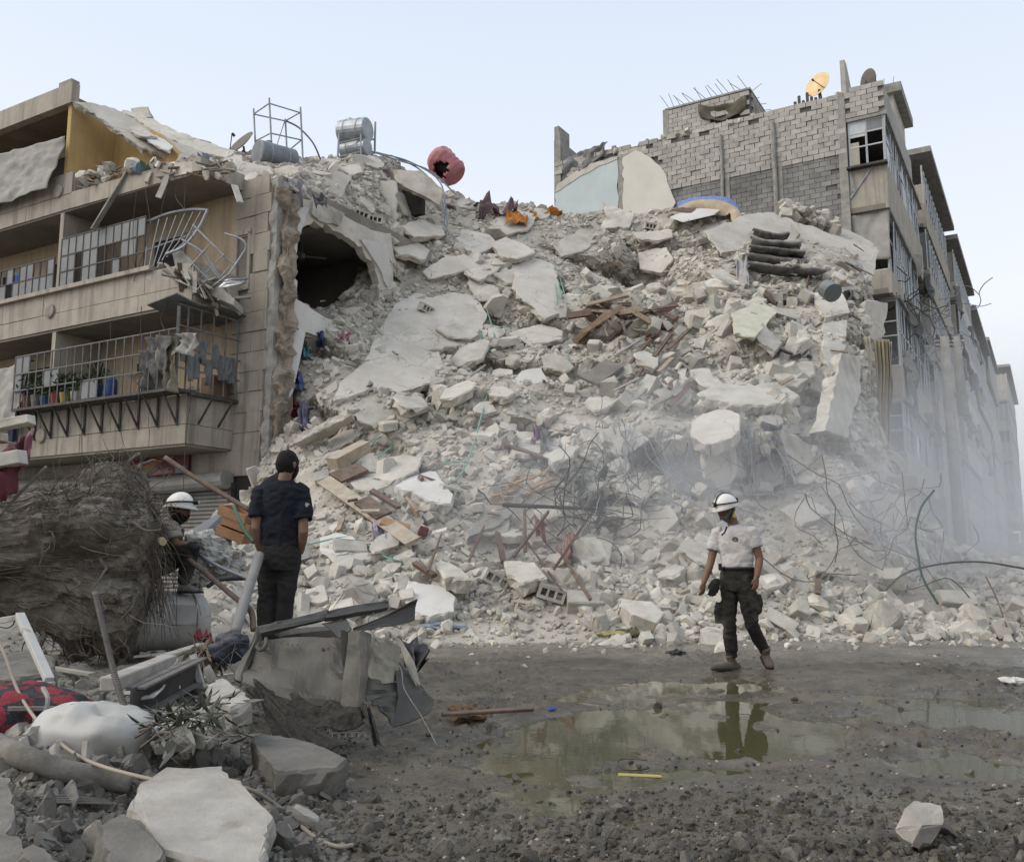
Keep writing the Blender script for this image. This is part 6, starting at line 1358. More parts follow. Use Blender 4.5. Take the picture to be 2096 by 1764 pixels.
# white boiler tank lying under the crouching man
c0, c1 = P(262, 1272, 8.2), P(412, 1268, 8.6); bt_ = thing('boiler_tank', 'dented white boiler tank lying on its side under the crouching man', 'tank', (c0+c1)/2-ZX*.27)
dv = (c1-c0).normalized(); L_ = (c1-c0).length; prof = [(-.10,.05),(-.08,.15),(-.03,.225),(.04,.25),(.3*L_,.255),(.5*L_,.25),(.75*L_,.255),(L_-.05,.25),(L_+.0,.22),(L_+.04,.16),(L_+.06,.05)]
mb = MB(); mb.tube([c0+dv*a for a, _ in prof], [r for _, r in prof], 32)
mb.v = [tuple(Vector(p)+ (Vector(p)-c0-dv*((Vector(p)-c0).dot(dv)))*(.10*float(fbm(p[0]*3, p[1]*3, p[2]*3, 3, 5)))) for p in mb.v]
mb.build('shell', mat('boiler_enamel', (.44,.43,.40), (.33,.32,.295), rough=.6, scale=3, bump=.15, island=0, c3=(.22,.19,.16), s3=4, t3=(.6,.75)), bt_, smooth=True)
MB().box(P(372,1258,8.2), (.26,.02,.17), rot=Euler((R(-12),0,R(-4))).to_matrix()).build('access_flap', M_WSHEET, bt_)
for f in (.18, .82): MB().tube([c0+dv*(L_*f-.008), c0+dv*(L_*f+.008)], .262, 32).build('seam_band', M_WSHEET, bt_)
sheet('rag', [P(395,1300,8.0), P(430,1290,8.1), P(438,1305,8.0), P(400,1318,7.9)], mat('red_cloth', (.33,.06,.08), (.2,.04,.05), rough=.95), 10, 8, .08, 5, 'crumpled red cloth beside the white boiler tank', 'cloth', 66)
# white steel frame
fr = thing('window_frame', 'white painted steel window frame propped over the plaid bundle', 'frame', P(60,1400,5.4))
M_WSTEEL = mat('white_paint_steel', (.50,.49,.46), (.40,.39,.365), rough=.6, scale=6, bump=.1, island=0, c3=(.2,.16,.13), s3=9, t3=(.62,.75))
for a, b_, w_ in (((-90,1285,5.6),(48,1262,5.6),.05), ((40,1258,5.6),(101,1392,5.2),.05), ((-90,1388,5.2),(108,1402,5.2),.06), ((-90,1285,5.6),(-70,1388,5.2),.05)): MB().bar(P(*a), P(*b_), w_, .035).build('bar', M_WSTEEL, fr, bevel=.003)
mb = MB(); mb.bar(P(-90,1400,5.22), P(108,1413,5.22), .012, .05); mb.build('flange', M_DSTEEL, fr)
# ribbed reinforcing bars
def rebar(pts, r, label, m=M_RUST):
    q = crv([P(*p) for p in pts], 90); t = thing('reinforcing_bar', label, 'rebar', q[-1]); MB().tube(q, r, 8).build('core', m, t, smooth=True); mb = MB()
    for i in range(2, len(q)-1): d = (q[i+1]-q[i]).normalized(); tilt = (d+d.orthogonal().normalized()*.35).normalized(); mb.tube([q[i]-tilt*.002, q[i]+tilt*.002], r*1.22, 8)
    kind(mb.build('ribs', m, t), 'stuff'); return t
M_REBAR = mat('grey_rebar', (.20,.185,.17), (.12,.108,.10), rough=.75, scale=10, bump=.3, island=0, metal=.2)
rebar([(194,1212,4.75),(215,1300,4.68),(240,1400,4.6),(275,1500,4.5),(309,1588,4.35)], .014, 'thick ribbed reinforcing bar standing up beside the white jug', M_REBAR)
_cb = lambda u, v, l=.02: (u, v, CAM.y + (GROUND_BVH.ray_cast(CAM, ray(u, v))[0].y - .05))
limb([(-20,1270,5.1),(10,1340,5.0),(40,1420,4.85),(90,1490,4.5),(170,1552,4.1),(290,1590,3.8),(400,1606,3.62),(500,1612,3.58),_cb(570,1650),_cb(640,1710),_cb(690,1732),_cb(722,1729)], .0085, 'cable', mat('beige_cable', (.34,.29,.23), (.25,.21,.165), rough=.6, bump=.05, island=0), 'long beige cable looping across the foreground slab', 'cable', 8, 120)
# plaid bundle
def plaid():
    m = bpy.data.materials.new('red_black_plaid'); m.use_nodes = True; N = m.node_tree.nodes; L = m.node_tree.links; b = N['Principled BSDF']; b.inputs['Roughness'].default_value = .95
    tc = N.new('ShaderNodeTexCoord'); mp = N.new('ShaderNodeMapping'); mp.inputs['Rotation'].default_value = (.2, .3, .5); mp.inputs['Scale'].default_value = (7, 7, 7); L.new(tc.outputs['Object'], mp.inputs[0])
    nz = N.new('ShaderNodeTexNoise'); nz.inputs['Scale'].default_value = 5; L.new(tc.outputs['Object'], nz.inputs['Vector'])
    mv = N.new('ShaderNodeMixRGB'); mv.blend_type = 'ADD'; mv.inputs[0].default_value = .22; L.new(mp.outputs[0], mv.inputs[1]); L.new(nz.outputs['Color'], mv.inputs[2])
    ch = N.new('ShaderNodeTexChecker'); ch.inputs['Scale'].default_value = 1.4; ch.inputs['Color1'].default_value = (.20,.016,.028,1); ch.inputs['Color2'].default_value = (.022,.022,.026,1); L.new(mv.outputs[0], ch.inputs['Vector'])
    n2 = N.new('ShaderNodeTexNoise'); n2.inputs['Scale'].default_value = 60; mx = N.new('ShaderNodeMixRGB'); mx.inputs[2].default_value = (.12,.11,.10,1); r = N.new('ShaderNodeValToRGB'); r.color_ramp.elements[0].position = .55; r.color_ramp.elements[1].position = .8
    L.new(n2.outputs['Fac'], r.inputs[0]); L.new(r.outputs[0], mx.inputs[0]); L.new(ch.outputs['Color'], mx.inputs[1]); L.new(mx.outputs[0], b.inputs['Base Color'])
    bp = N.new('ShaderNodeBump'); bp.inputs['Strength'].default_value = .4; bp.inputs['Distance'].default_value = .01; L.new(n2.outputs['Fac'], bp.inputs['Height']); L.new(bp.outputs[0], b.inputs['Normal']); return m
pb = thing('plaid_bundle', 'red and black plaid blanket bundle under the white frame', 'blanket', P(70,1490,5.0))
o = blob(P(60,1455,5.0), .34, .24, .135, .14, 2.0, 91, 2.3, Euler((0,R(6),0)).to_matrix()).build('bundle', plaid(), pb, smooth=True)
MB().tube(crv([P(88,1408,4.78), P(98,1430,4.72), P(92,1462,4.72)], 8), .012, 6).build('strap', mat('grey_strap', (.33,.32,.30), rough=.8), pb)
# dented white jug
jg = thing('plastic_jug', 'dented white plastic jug squashed among the rubble', 'jug', P(185,1570,4.5))
blob(P(185,1508,4.5), .275, .19, .15, .10, 1.9, 93, 3.0, Euler((0,R(4),R(-8))).to_matrix(), 56, 34, [((.2,-.8,.6),.05,.35), ((-.5,-.7,.4),.04,.3), ((.7,-.5,-.2),.05,.35), ((-.1,-.9,-.2),.035,.3), ((.5,-.2,.8),.05,.35)]).build('body', M_PLAST, jg, smooth=True)
MB().tube([P(84,1512,4.5), P(74,1512,4.5)], [.05, .05], 14).build('cap', M_PLAST, jg); 
mb = MB(); mb.tube(crv([P(118,1458,4.55), P(150,1440,4.5), P(185,1452,4.5)], 8), .012, 6); mb.build('handle', M_PLAST, jg)
_lg = lambda u, v: (u, v, GROUND_BVH.ray_cast(CAM, ray(u, v+34))[0].y+.02)
limb([_lg(-40,1510),_lg(40,1545),_lg(120,1575),_lg(200,1590),_lg(268,1606)], (.05,.042), 'fallen_branch', M_LOG, 'peeled grey branch lying below the white jug', 'branch', 14, 28)
for k in range(4): limb([_cb(70+k*12,1630+k*4),_cb(140+k*15,1628+k*5),_cb(215+k*6,1636+k*3)], .006, 'stick', M_LOG, 'thin straight stick lying below the peeled branch', 'stick', 5, 0, group='sticks below the branch')
# foreground slabs and blocks (outline on the ground, raised by their thickness)
def gslab(poly, zt, thick, m, label, tilt=(0, 0), cat='slab', name='slab_fragment', group=None):
    c0_ = PZ(sum(p[0] for p in poly)/len(poly), sum(p[1] for p in poly)/len(poly), zt); n = Vector((tilt[0], tilt[1], 1)).normalized()
    pts = [PPL(u, v, c0_, n) for u, v in poly]; ring = []
    for i in range(len(pts)):
        a, b_ = pts[i], pts[(i+1) % len(pts)]; k = max(2, int((b_-a).length/.04))
        for j in range(k): ring.append(a.lerp(b_, j/k) + Vector((random.gauss(0, 1), random.gauss(0, 1), 0))*(.006 if j else .002))
    cc = sum(ring, Vector())/len(ring); J = lambda s: Vector((random.gauss(0, s), random.gauss(0, s), random.gauss(0, s)))
    inner = [p.lerp(cc, .035)+n*.004+J(.002) for p in ring]; rim = [p-n*.012+J(.003) for p in ring]; mid = [p+(p-cc).normalized()*random.uniform(-.012, .015)-n*thick*.5+J(.006) for p in ring]; bot = [p.lerp(cc, .05)-n*thick for p in ring]
    N_ = len(ring); rows = [inner, rim, mid, bot]; mb = MB(); fs = []
    for r_ in range(3): fs += [(r_*N_+i, r_*N_+(i+1) % N_, (r_+1)*N_+(i+1) % N_, (r_+1)*N_+i) for i in range(N_)]
    fs += [tuple(range(N_)), tuple(range(4*N_-1, 3*N_-1, -1))]; mb.add([p for r_ in rows for p in r_], fs)
    return tag(recenter(mb.build(name, m)), label, cat, group)
M_FSLAB = mat('foreground_concrete', (.40,.375,.335), (.28,.26,.23), rough=.9, scale=5, bump=.4, bscale=40, island=0, c3=(.25,.23,.20), s3=7, t3=(.58,.72))
M_FGREY = mat('foreground_grey', (.22,.205,.18), (.13,.122,.108), rough=.92, scale=6, bump=.5, bscale=45, island=.12)
gslab([(261,1650),(285,1604),(337,1570),(400,1572),(454,1568),(470,1590),(498,1607),(530,1640),(564,1672),(536,1772),(430,1775),(337,1740),(300,1700)], .30, .11, M_FSLAB, 'large pale broken slab lying under the beige cable', (.05,-.10))
gslab([(203,1690),(250,1668),(290,1680),(336,1745),(300,1775),(225,1775)], .30, .12, M_FGREY, 'squared grey block leaning against the large pale slab', (.1,-.1), 'block', 'stone_block')
gslab([(512,1520),(524,1500),(600,1512),(668,1530),(712,1556),(690,1572),(570,1580),(545,1560)], .22, .13, M_FGREY, 'thick grey slab lying at the edge of the mud', (.0,-.12))
gslab([(425,1402),(455,1388),(495,1415),(515,1438),(470,1448),(430,1432)], .46, .1, M_FSLAB, 'pale slab wedge in front of the metal channel', (-.1,-.15))
gslab([(308,1470),(350,1448),(405,1445),(418,1470),(390,1492),(318,1500)], .36, .10, M_FSLAB, 'rough pale stone lump beside the white jug', (0,-.1), 'stone', 'stone_block')
gslab([(395,1450),(430,1440),(445,1470),(430,1490),(400,1488)], .36, .10, M_FSLAB, 'squared pale stone lump above the leafy branch', (0,-.1), 'stone', 'stone_block')
gslab([(0,1590),(22,1592),(32,1660),(20,1720),(-30,1720),(-30,1600)], .34, .2, M_FGREY, 'grey stone at the edge beside the stick pile', (0,-.1), 'stone', 'stone_block')
gslab([(-40,1710),(40,1712),(70,1770),(-40,1780)], .32, .16, M_FGREY, 'grey stone lump below the stick pile', (0,-.1), 'stone', 'stone_block')
gslab([(40,1740),(70,1725),(135,1775),(60,1785)], .33, .1, M_FGREY, 'rounded grey stone beside the squared grey block', (0,0), 'stone', 'stone_block')
gslab([(-20,1345),(60,1330),(110,1345),(112,1375),(40,1388),(-20,1385)], .52, .15, M_FGREY, 'flat grey slab lying inside the white frame', (0,-.1))
for k, (u0, v0, u1, v1, zt, lab) in enumerate(((225,1400,345,1352,.5,'long pale kerb piece lying behind the metal channel'), (330,1345,415,1318,.5,'pale board lying beside the tufted mop'))):
    a, b_ = PZ(u0, v0, zt), PZ(u1, v1, zt); tag(recenter(MB().bar(a, b_, .10-.02*k, .07-.05*k).build('kerb_piece' if k == 0 else 'plank', M_FSLAB, bevel=.006)), lab, 'kerb' if k == 0 else 'plank')
# metal channel, paper plank, mop, basket
chn = thing('metal_channel', 'dark steel channel box section lying diagonally in the rubble', 'channel', PZ(330,1430,.3))
a, b_ = PZ(268,1440,.40), PZ(402,1372,.44)
for o_, w_, h in ((Vector((0,0,0)), .012, .15), (Vector((.0,.05,.07)), .10, .012), (Vector((.0,.05,-.07)), .10, .012)): MB().bar(a+o_, b_+o_, w_, h).build('plate', M_DSTEEL if w_ < .05 else M_REBAR, chn)
MB().bar(b_+Vector((-.02,-.02,.1)), b_+Vector((.06,-.02,-.14)), .035).build('end_lip', M_WSTEEL, chn)
sheet('board', [PZ(288,1425,.42), PZ(355,1348,.46), PZ(364,1358,.48), PZ(318,1425,.42)], M_WHITE, 10, 6, .03, 3, 'white torn board lying on the metal channel', 'board', 12, thick=.012)
mp_ = thing('mop', 'tufted grey brown mop head lying in the rubble', 'mop', PZ(420,1380,.35)); mb = MB(); c = PZ(418,1352,.42)+ZX*.05
for k in range(150):
    d = Vector((random.gauss(0, 1), random.gauss(-.3, .7), random.gauss(0, .5))).normalized(); pts = root(c+d*.03, d, random.uniform(.1, .19), 0, .35, 5, .25); mb.tube(pts, .006, 4, caps=False)
kind(mb.build('strands', mat('mop_yarn', (.22,.18,.13), (.12,.095,.07), rough=.95, island=.2), mp_, fix=False), 'stuff'); MB().tube([c, c+Vector((.02,.05,.08))], [.04,.03], 8).build('head_clamp', M_DWOOD, mp_)
tag(recenter(blob(PZ(468,1340,.46)+ZX*.05, .13, .12, .10, .2, 2.5, 95, 2.2).build('bundle', mat('navy_bundle', (.035,.04,.055), (.02,.022,.032), rough=.85, island=0, dust=.3), smooth=True)), 'dark navy cloth bundle beside the mop', 'cloth')
tangle('wire_tangle', 'thin wires looped over the navy bundle beside the mop', PZ(470,1340,.5)+ZX*.05, .2, 9, M_REBAR, .0022, L_=.5)
# leafy eucalyptus branch
lb = thing('leafy_branch', 'cut leafy branch with long dusty green leaves in the rubble', 'branch', PZ(400,1520,.3))
M_EUC = mat('eucalyptus_leaf', (.095,.105,.085), (.055,.062,.048), rough=.6, scale=12, bump=.05, island=.3, dust=.35)
for k in range(7):
    s0 = PZ(285+random.uniform(-10, 30), 1490+random.uniform(0, 40), .34); e0 = PZ(420+random.uniform(-50, 70), 1470+random.uniform(0, 70), .40)+ZX*random.uniform(0, .1); q = crv([s0, s0.lerp(e0, .5)+ZX*.05, e0], 12)
    MB().tube(q, [.007*(1-.6*i/len(q)) for i in range(len(q))], 5).build('twig', M_ROOT, lb)
    for i in range(24):
        p = q[random.randrange(3, len(q))] + Vector((random.gauss(0, .03), random.gauss(0, .03), random.gauss(0, .02))); d = Vector((random.gauss(.3, 1), random.gauss(-.4, .7), random.gauss(.05, .6))).normalized(); x = d.cross(Vector((random.gauss(0, .5), random.gauss(0, .5), 1))).normalized(); l_ = random.uniform(.06, .13); n_ = d.cross(x)
        MB().add([p, p+d*l_*.3+x*l_*.09+n_*.004, p+d*l_*.7+x*l_*.07-n_*.006, p+d*l_-n_*.02, p+d*l_*.7-x*l_*.07-n_*.006, p+d*l_*.3-x*l_*.09+n_*.004], [(0,1,2,3,4,5)]).build('leaf', M_EUC, lb, fix=False)
# ---------------------------------------------------------------- crushed metal cabinet (wreck)
wk = thing('crushed_cabinet', 'crushed grey sheet metal cabinet with peeled frame in the mud', 'wreck', PZ(650,1490,.05))
M_WRECK = mat('muddy_sheet_metal', (.066,.061,.051), (.042,.039,.033), rough=.58, scale=2.2, bump=.3, bscale=35, island=0, c3=(.115,.107,.09), s3=2.6, t3=(.58,.74), spec=.4, bdist=.006)
M_WRECKI = mat('cream_inside', (.38,.355,.285), (.25,.23,.185), rough=.7, scale=3, bump=.2, island=0, c3=(.15,.12,.09), s3=3, t3=(.56,.7))
def WD(x, y): return x*.225+445.4, y*.225+1211.7
def panel(corners, name, m, parent=wk, nu=22, nv=14, amp=.02, seed=0, thick=.006, folds=()):
    C = [P(*WD(x, y), d) for x, y, d in corners]                     # 4 corners, or 4 corners + 4 mid-edge points
    if len(C) == 4: a, b_, c, d = C; fn0 = lambda s, t: a*(1-s)*(1-t)+b_*s*(1-t)+c*s*t+d*(1-s)*t
    else:
        a, ab, b_, bc, c, cd, d, da = C
        qd = lambda p, m_, q, t: p*(1-t)**2 + (m_*2-(p+q)*.5)*2*t*(1-t) + q*t*t
        def fn0(s, t):
            return qd(a, ab, b_, s)*(1-t)+qd(d, cd, c, s)*t + qd(a, da, d, t)*(1-s)+qd(b_, bc, c, t)*s - (a*(1-s)*(1-t)+b_*s*(1-t)+c*s*t+d*(1-s)*t)
    n = ((C[2]-C[0]).cross(C[-1]-C[1] if len(C) == 4 else C[6]-C[2])).normalized()
    def fn(s, t): 
        p = fn0(s, t); f = .35*float(fbm(s*3, t*3, seed, 3, seed)) - .9*max(0, .28-abs(float(vnoise(s*2.6, t*2.6, seed*1.7, seed))))/.28 + .25; 
        for (s0, t0, w_, dep) in folds: f += dep*math.exp(-(((s-s0)/w_)**2+((t-t0)/w_)**2))
        return p + n*amp*f
    return MB().grid(fn, max(3, nu//2), max(3, nv//2)).build(name, m, parent, smooth=False, fix=False, thick=thick)
panel([(330,470,5.75),(730,400,5.7),(1110,430,5.62),(1150,720,5.5),(1120,1030,5.42),(690,985,5.45),(235,820,5.6),(265,650,5.72)], 'side_panel', M_WRECK, nu=40, nv=26, amp=.020, seed=3, folds=((.5,.5,.3,-.5),(.8,.75,.25,.6)))
panel([(1200,360,5.58),(1300,350,5.55),(1400,385,5.55),(1370,700,5.42),(1330,1050,5.36),(1220,1045,5.37),(1120,1032,5.40),(1165,650,5.5)], 'corner_panel', M_WRECK, nu=16, nv=26, amp=.010, seed=5)
panel([(1400,400,5.56),(1540,430,5.8),(1660,500,6.0),(1640,640,6.0),(1640,800,6.0),(1480,830,5.7),(1360,770,5.44),(1370,560,5.5)], 'inner_panel', M_WRECKI, nu=16, nv=16, amp=.015, seed=7)
panel([(1350,780,5.44),(1500,800,5.75),(1650,830,5.95),(1645,890,5.9),(1640,900,5.85),(1480,950,5.6),(1340,1000,5.38),(1345,890,5.4)], 'torn_shelf', M_WRECK, nu=14, nv=8, amp=.02, seed=8)
panel([(1600,400,6.1),(1660,430,6.1),(1700,490,6.1),(1800,690,6.0),(1850,870,5.9),(1810,860,5.88),(1790,830,5.9),(1690,600,6.05)], 'back_rail', M_WRECKI, nu=8, nv=20, amp=.01, seed=9)
panel([(1560,560,6.05),(1640,620,6.1),(1760,760,6.05),(1850,860,5.9),(1950,960,5.8),(1900,1110,5.65),(1600,1215,5.5),(1640,900,5.8)], 'back_panel', M_WRECK, nu=20, nv=20, amp=.025, seed=11)
panel([(1390,970,5.42),(1500,930,5.6),(1640,900,5.85),(1640,1050,5.75),(1590,1215,5.5),(1550,1160,5.5),(1500,1090,5.45),(1440,1030,5.43)], 'lower_flap', M_WRECK, nu=14, nv=14, amp=.02, seed=13)
panel([(370,320,5.8),(700,250,5.9),(1000,180,6.05),(1010,220,6.0),(1010,240,5.98),(700,320,5.85),(390,395,5.75),(375,350,5.78)], 'top_rail', M_WRECK, nu=24, nv=6, amp=.015, seed=15, thick=.03)
panel([(980,185,6.0),(1250,130,6.2),(1540,85,6.4),(1545,110,6.4),(1550,150,6.35),(1250,210,6.1),(980,250,5.95),(980,215,5.98)], 'top_rail', M_WRECK, nu=20, nv=6, amp=.012, seed=17, thick=.03)
panel([(1230,330,5.7),(1500,220,5.9),(1820,60,6.1),(1800,140,6.1),(1790,260,6.05),(1500,320,5.85),(1250,380,5.68),(1240,350,5.7)], 'peeled_strip', M_WRECK, nu=18, nv=8, amp=.02, seed=19)
panel([(950,285,5.95),(1060,260,6.0),(1170,240,6.05),(1200,290,5.9),(1220,340,5.75),(1170,380,5.7),(1110,415,5.66),(1020,340,5.8)], 'gusset_plate', M_WRECK, nu=10, nv=10, amp=.01, seed=21)
panel([(370,320,5.8),(385,340,5.79),(420,400,5.78),(330,560,5.75),(210,820,5.62),(180,810,5.63),(150,795,5.65),(260,560,5.74)], 'corner_rail', M_WRECK, nu=6, nv=20, amp=.01, seed=23, thick=.03)
panel([(420,410,6.1),(700,330,6.2),(1100,300,6.2),(1150,500,6.1),(1150,800,6.0),(700,850,6.0),(330,780,6.0),(360,600,6.1)], 'far_panel', M_WRECK, nu=14, nv=14, amp=.04, seed=25)
panel([(1120,350,5.6),(1150,345,5.59),(1190,375,5.58),(1180,500,5.55),(1165,720,5.5),(1150,700,5.5),(1135,640,5.52),(1130,470,5.57)], 'split_seam', M_DARK, nu=6, nv=16, amp=.0, seed=27)
MB().tube(crv([P(*WD(375,470),5.7), P(*WD(360,500),5.66), P(*WD(400,525),5.64), P(*WD(440,480),5.66), P(*WD(440,420),5.7)], 16), .012, 6).build('rolled_edge', M_WRECK, wk)
for x, y in ((540,458),(580,462),(950,512),(1005,512)): MB().tube([P(*WD(x, y),5.66), P(*WD(x, y),5.60)], .008, 8).build('bolt', M_REBAR, wk)
for x, y in ((640,470),(680,485),(728,482)): MB().tube([P(*WD(x, y),5.655), P(*WD(x, y),5.60)], .004, 6).build('rivet_hole', M_DARK, wk)
limb([(*WD(1420,190),6.2),(*WD(1370,280),5.9),(*WD(1500,520),5.5),(*WD(1660,680),5.4),(*WD(1700,880),5.2),(*WD(1850,1120),5.0),(*WD(2000,1400),4.7)], .0035, 'wire', M_REBAR, 'thin wire trailing over the crushed cabinet into the mud', 'wire', 5, 40)
# patterned dark cloth below
M_PATT = mat('dark_patterned_cloth', (.055,.05,.042), (.018,.017,.015), rough=.95, scale=38, bump=.4, bscale=40, island=0)
sheet('carpet', [P(*WD(330,850),5.55), P(*WD(1300,1050),5.38), P(*WD(1330,1200),5.2), P(*WD(520,1310),5.2)], M_PATT, 44, 26, .05, 3.5, 'dark patterned cloth crumpled under the crushed cabinet', 'cloth', 31)
sheet('carpet', [P(*WD(330,860),5.5), P(*WD(560,1010),5.3), P(*WD(1230,1400),4.75), P(*WD(700,1400),4.85)], M_PATT, 36, 18, .04, 3.5, 'dark patterned cloth tail dragged towards the thick grey slab', 'cloth', 33)
sheet('carpet', [P(*WD(1310,1050),5.36), P(*WD(1390,1050),5.36), P(*WD(1480,1330),4.95), P(*WD(1400,1330),4.95)], M_PATT, 8, 14, .05, 4, 'narrow dark cloth strip hanging from the cabinet corner', 'cloth', 35)
sheet('plastic_bag', [P(*WD(1660,430),6.5), P(*WD(1850,560),6.5), P(*WD(1870,680),6.3), P(*WD(1790,700),6.2)], mat('black_plastic', (.03,.031,.033), (.018,.018,.02), rough=.35, bump=.3, island=0), 14, 10, .1, 4, 'black plastic sheet caught behind the crushed cabinet', 'plastic', 37)
rk_ = thing('wire_shelf', 'small wire shelf rack under the crushed cabinet', 'rack', P(*WD(1200,1300),5.0))
for x in range(6): MB().bar(P(*WD(1050+x*60,1280),5.05), P(*WD(1040+x*60,1320),4.9), .004).build('wire_bar', M_REBAR, rk_)
for y in (1280, 1320): MB().bar(P(*WD(1010,y),5.0), P(*WD(1350,y-5),5.0), .005).build('wire_bar', M_REBAR, rk_)
# ---------------------------------------------------------------- small things in the mud
hbox('plank', 905, 1462, 1090, 1452, 5.75, .05, .025, M_DWOOD, 'long dark wet plank lying at the puddle edge', 'plank', 6.0)
hbox('stick', 1265, 1584, 1356, 1590, 4.35, .016, .012, mat('yellow_wood', (.42,.36,.12), (.34,.29,.10), rough=.6, island=0), 'bright yellow flat stick floating in the puddle', 'stick', 4.33)
limb([(1325,1555,4.6),(1275,1553,4.62),(1264,1565,4.55),(1285,1576,4.5),(1325,1573,4.52)], .003, 'wire', M_DSTEEL, 'thin bent wire hoop standing in the puddle', 'wire', 5, 24)
def crumple(u, v, rx, ry, rz, m, name, label, cat, seed, lift=.6):
    p = G(u, v); return tag(recenter(blob(p+ZX*rz*lift, rx, ry, rz, .55, 2.5, seed, 2.0, None, 26, 16).build(name, m, smooth=False)), label, cat)
crumple(1386, 1340, .13, .07, .035, MATS['black_plastic'], 'plastic_bag', 'crumpled black plastic bag in the mud before the walking man', 'bag', 201)
crumple(1130, 1452, .03, .02, .012, M_BLUE, 'plastic_scrap', 'small bright blue scrap at the puddle edge', 'scrap', 203)
crumple(2075, 1398, .18, .06, .03, M_WHITE, 'rag', 'white rag lying on the mud at the street side', 'cloth', 205)
crumple(1250, 1300, .28, .08, .035, mat('yellow_cloth', (.42,.38,.2), (.3,.27,.14), rough=.9), 'rag', 'pale yellow cloth lying at the foot of the heap', 'cloth', 207)
crumple(1285, 1300, .16, .08, .05, mat('olive_cloth', (.14,.14,.08), rough=.9), 'rag', 'olive cloth lump beside the pale yellow cloth', 'cloth', 209)
crumple(905, 1285, .3, .1, .05, mat('bluewhite_cloth', (.34,.38,.42), rough=.9), 'rag', 'pale blue rag heap behind the crushed cabinet', 'cloth', 211)
crumple(960, 1470, .13, .09, .05, mat('straw_brown', (.22,.15,.09), (.14,.09,.055), rough=.95), 'straw_clump', 'reddish brown straw clump beside the crushed cabinet', 'straw', 213)
gslab([(1945,1652),(2000,1650),(2080,1672),(2060,1686),(1985,1678)], .03, .015, M_LOG, 'thin grey board lying flat in the wet mud', (0,0), 'board', 'plank')
rk = fine_piece('rock', 777, 'pale_rock', M_FSLAB); o = bpy.data.objects.new('pale_rock', rk); COL.objects.link(o); p = G(1890, 1735); o.location = p+ZX*.085; o.scale = (.18,.19,.35); o.rotation_euler = (.5,.4,.7); tag(o, 'large pale rock standing alone in the mud', 'rock')
# ---------------------------------------------------------------- stones over bank and mud
def ground_scatter(n, region, lo, hi, m, name, power=2.2, lib=LIB['rock'], individual=None, flat=.0):
    us = RNG.uniform(region[0], region[1], n); vs_ = region[2] + (region[3]-region[2])*RNG.uniform(size=n)**region[4]
    pts = []; sz = lo+(hi-lo)*RNG.uniform(size=n)**power; keep = []
    for i in range(n):
        h = GROUND_BVH.ray_cast(CAM, ray(us[i], vs_[i]))
        if h[0] is None or h[0].z < -.012 + (.0 if sz[i] > .05 else .012): continue
        pts.append((h[0].x, h[0].y, h[0].z+sz[i]*(-.06 if lo < .03 else .04))); keep.append(i)
    pos = np.array(pts); s_ = sz[keep]
    if individual:
        label, cat, group, meshes = individual
        for p, q in zip(pts, s_):
            o = bpy.data.objects.new(name, random.choice(meshes)); COL.objects.link(o); o.location = p; o.rotation_euler = [random.uniform(0, 6) for _ in range(3)]; o.scale = (q*random.uniform(.8, 1.3), q, q*random.uniform(.7, 1.1)); tag(o, label, cat, group)
        return
    V, F = assemble(lib, pos, s_, rand_rot(len(pos))); return kind(np_mesh(name, V, F, m), 'stuff')
M_CLOD = mat('wet_clod', (.095,.083,.066), (.04,.035,.027), rough=.55, scale=14, bump=.4, bscale=60, island=.25, spec=.4)
M_CLODP = mat('pale_grit', (.33,.31,.27), (.21,.195,.17), rough=.85, scale=14, bump=.3, bscale=60, island=.25)
ground_scatter(5500, (560, 2140, 1300, 1770, .7), .004, .035, M_CLOD, 'mud_clods', 4)
ground_scatter(3600, (620, 2140, 1610, 1770, .8), .006, .06, M_CLOD, 'front_clods', 3.5)
ground_scatter(1500, (560, 2140, 1300, 1770, .7), .005, .03, M_CLODP, 'pale_grit', 2.5)
ground_scatter(9000, (-30, 720, 1290, 1770, .9), .006, .06, M_FGREY, 'bank_gravel', 3.2)
ground_scatter(700, (-30, 700, 1290, 1770, .8), .03, .13, M_FGREY, 'bank_rubble', 2.4, LIB['shard'])
RK1 = [fine_piece('rock', 800+i, 'stone', M_FGREY) for i in range(6)] + [fine_piece('shard', 820+i, 'stone', M_FSLAB) for i in range(3)]
RK2 = [fine_piece('rock', 840+i, 'stone', M_CLOD) for i in range(5)] + [fine_piece('rock', 850+i, 'stone', M_FGREY) for i in range(2)]
ground_scatter(150, (-30, 640, 1300, 1770, .8), .07, .20, None, 'stone', 1.6, individual=('angular grey stone lying in the foreground rubble bank', 'stone', 'stones of the foreground bank', RK1))
ground_scatter(60, (700, 2140, 1630, 1775, .7), .05, .12, None, 'stone', 1.6, individual=('dark muddy stone lying before the puddle', 'stone', 'stones before the puddle', RK2))
ground_scatter(46, (980, 2100, 1400, 1620, 1), .04, .11, None, 'stone', 1.6, individual=('small stone poking out of the puddle and mud', 'stone', 'stones round the puddle', RK2))

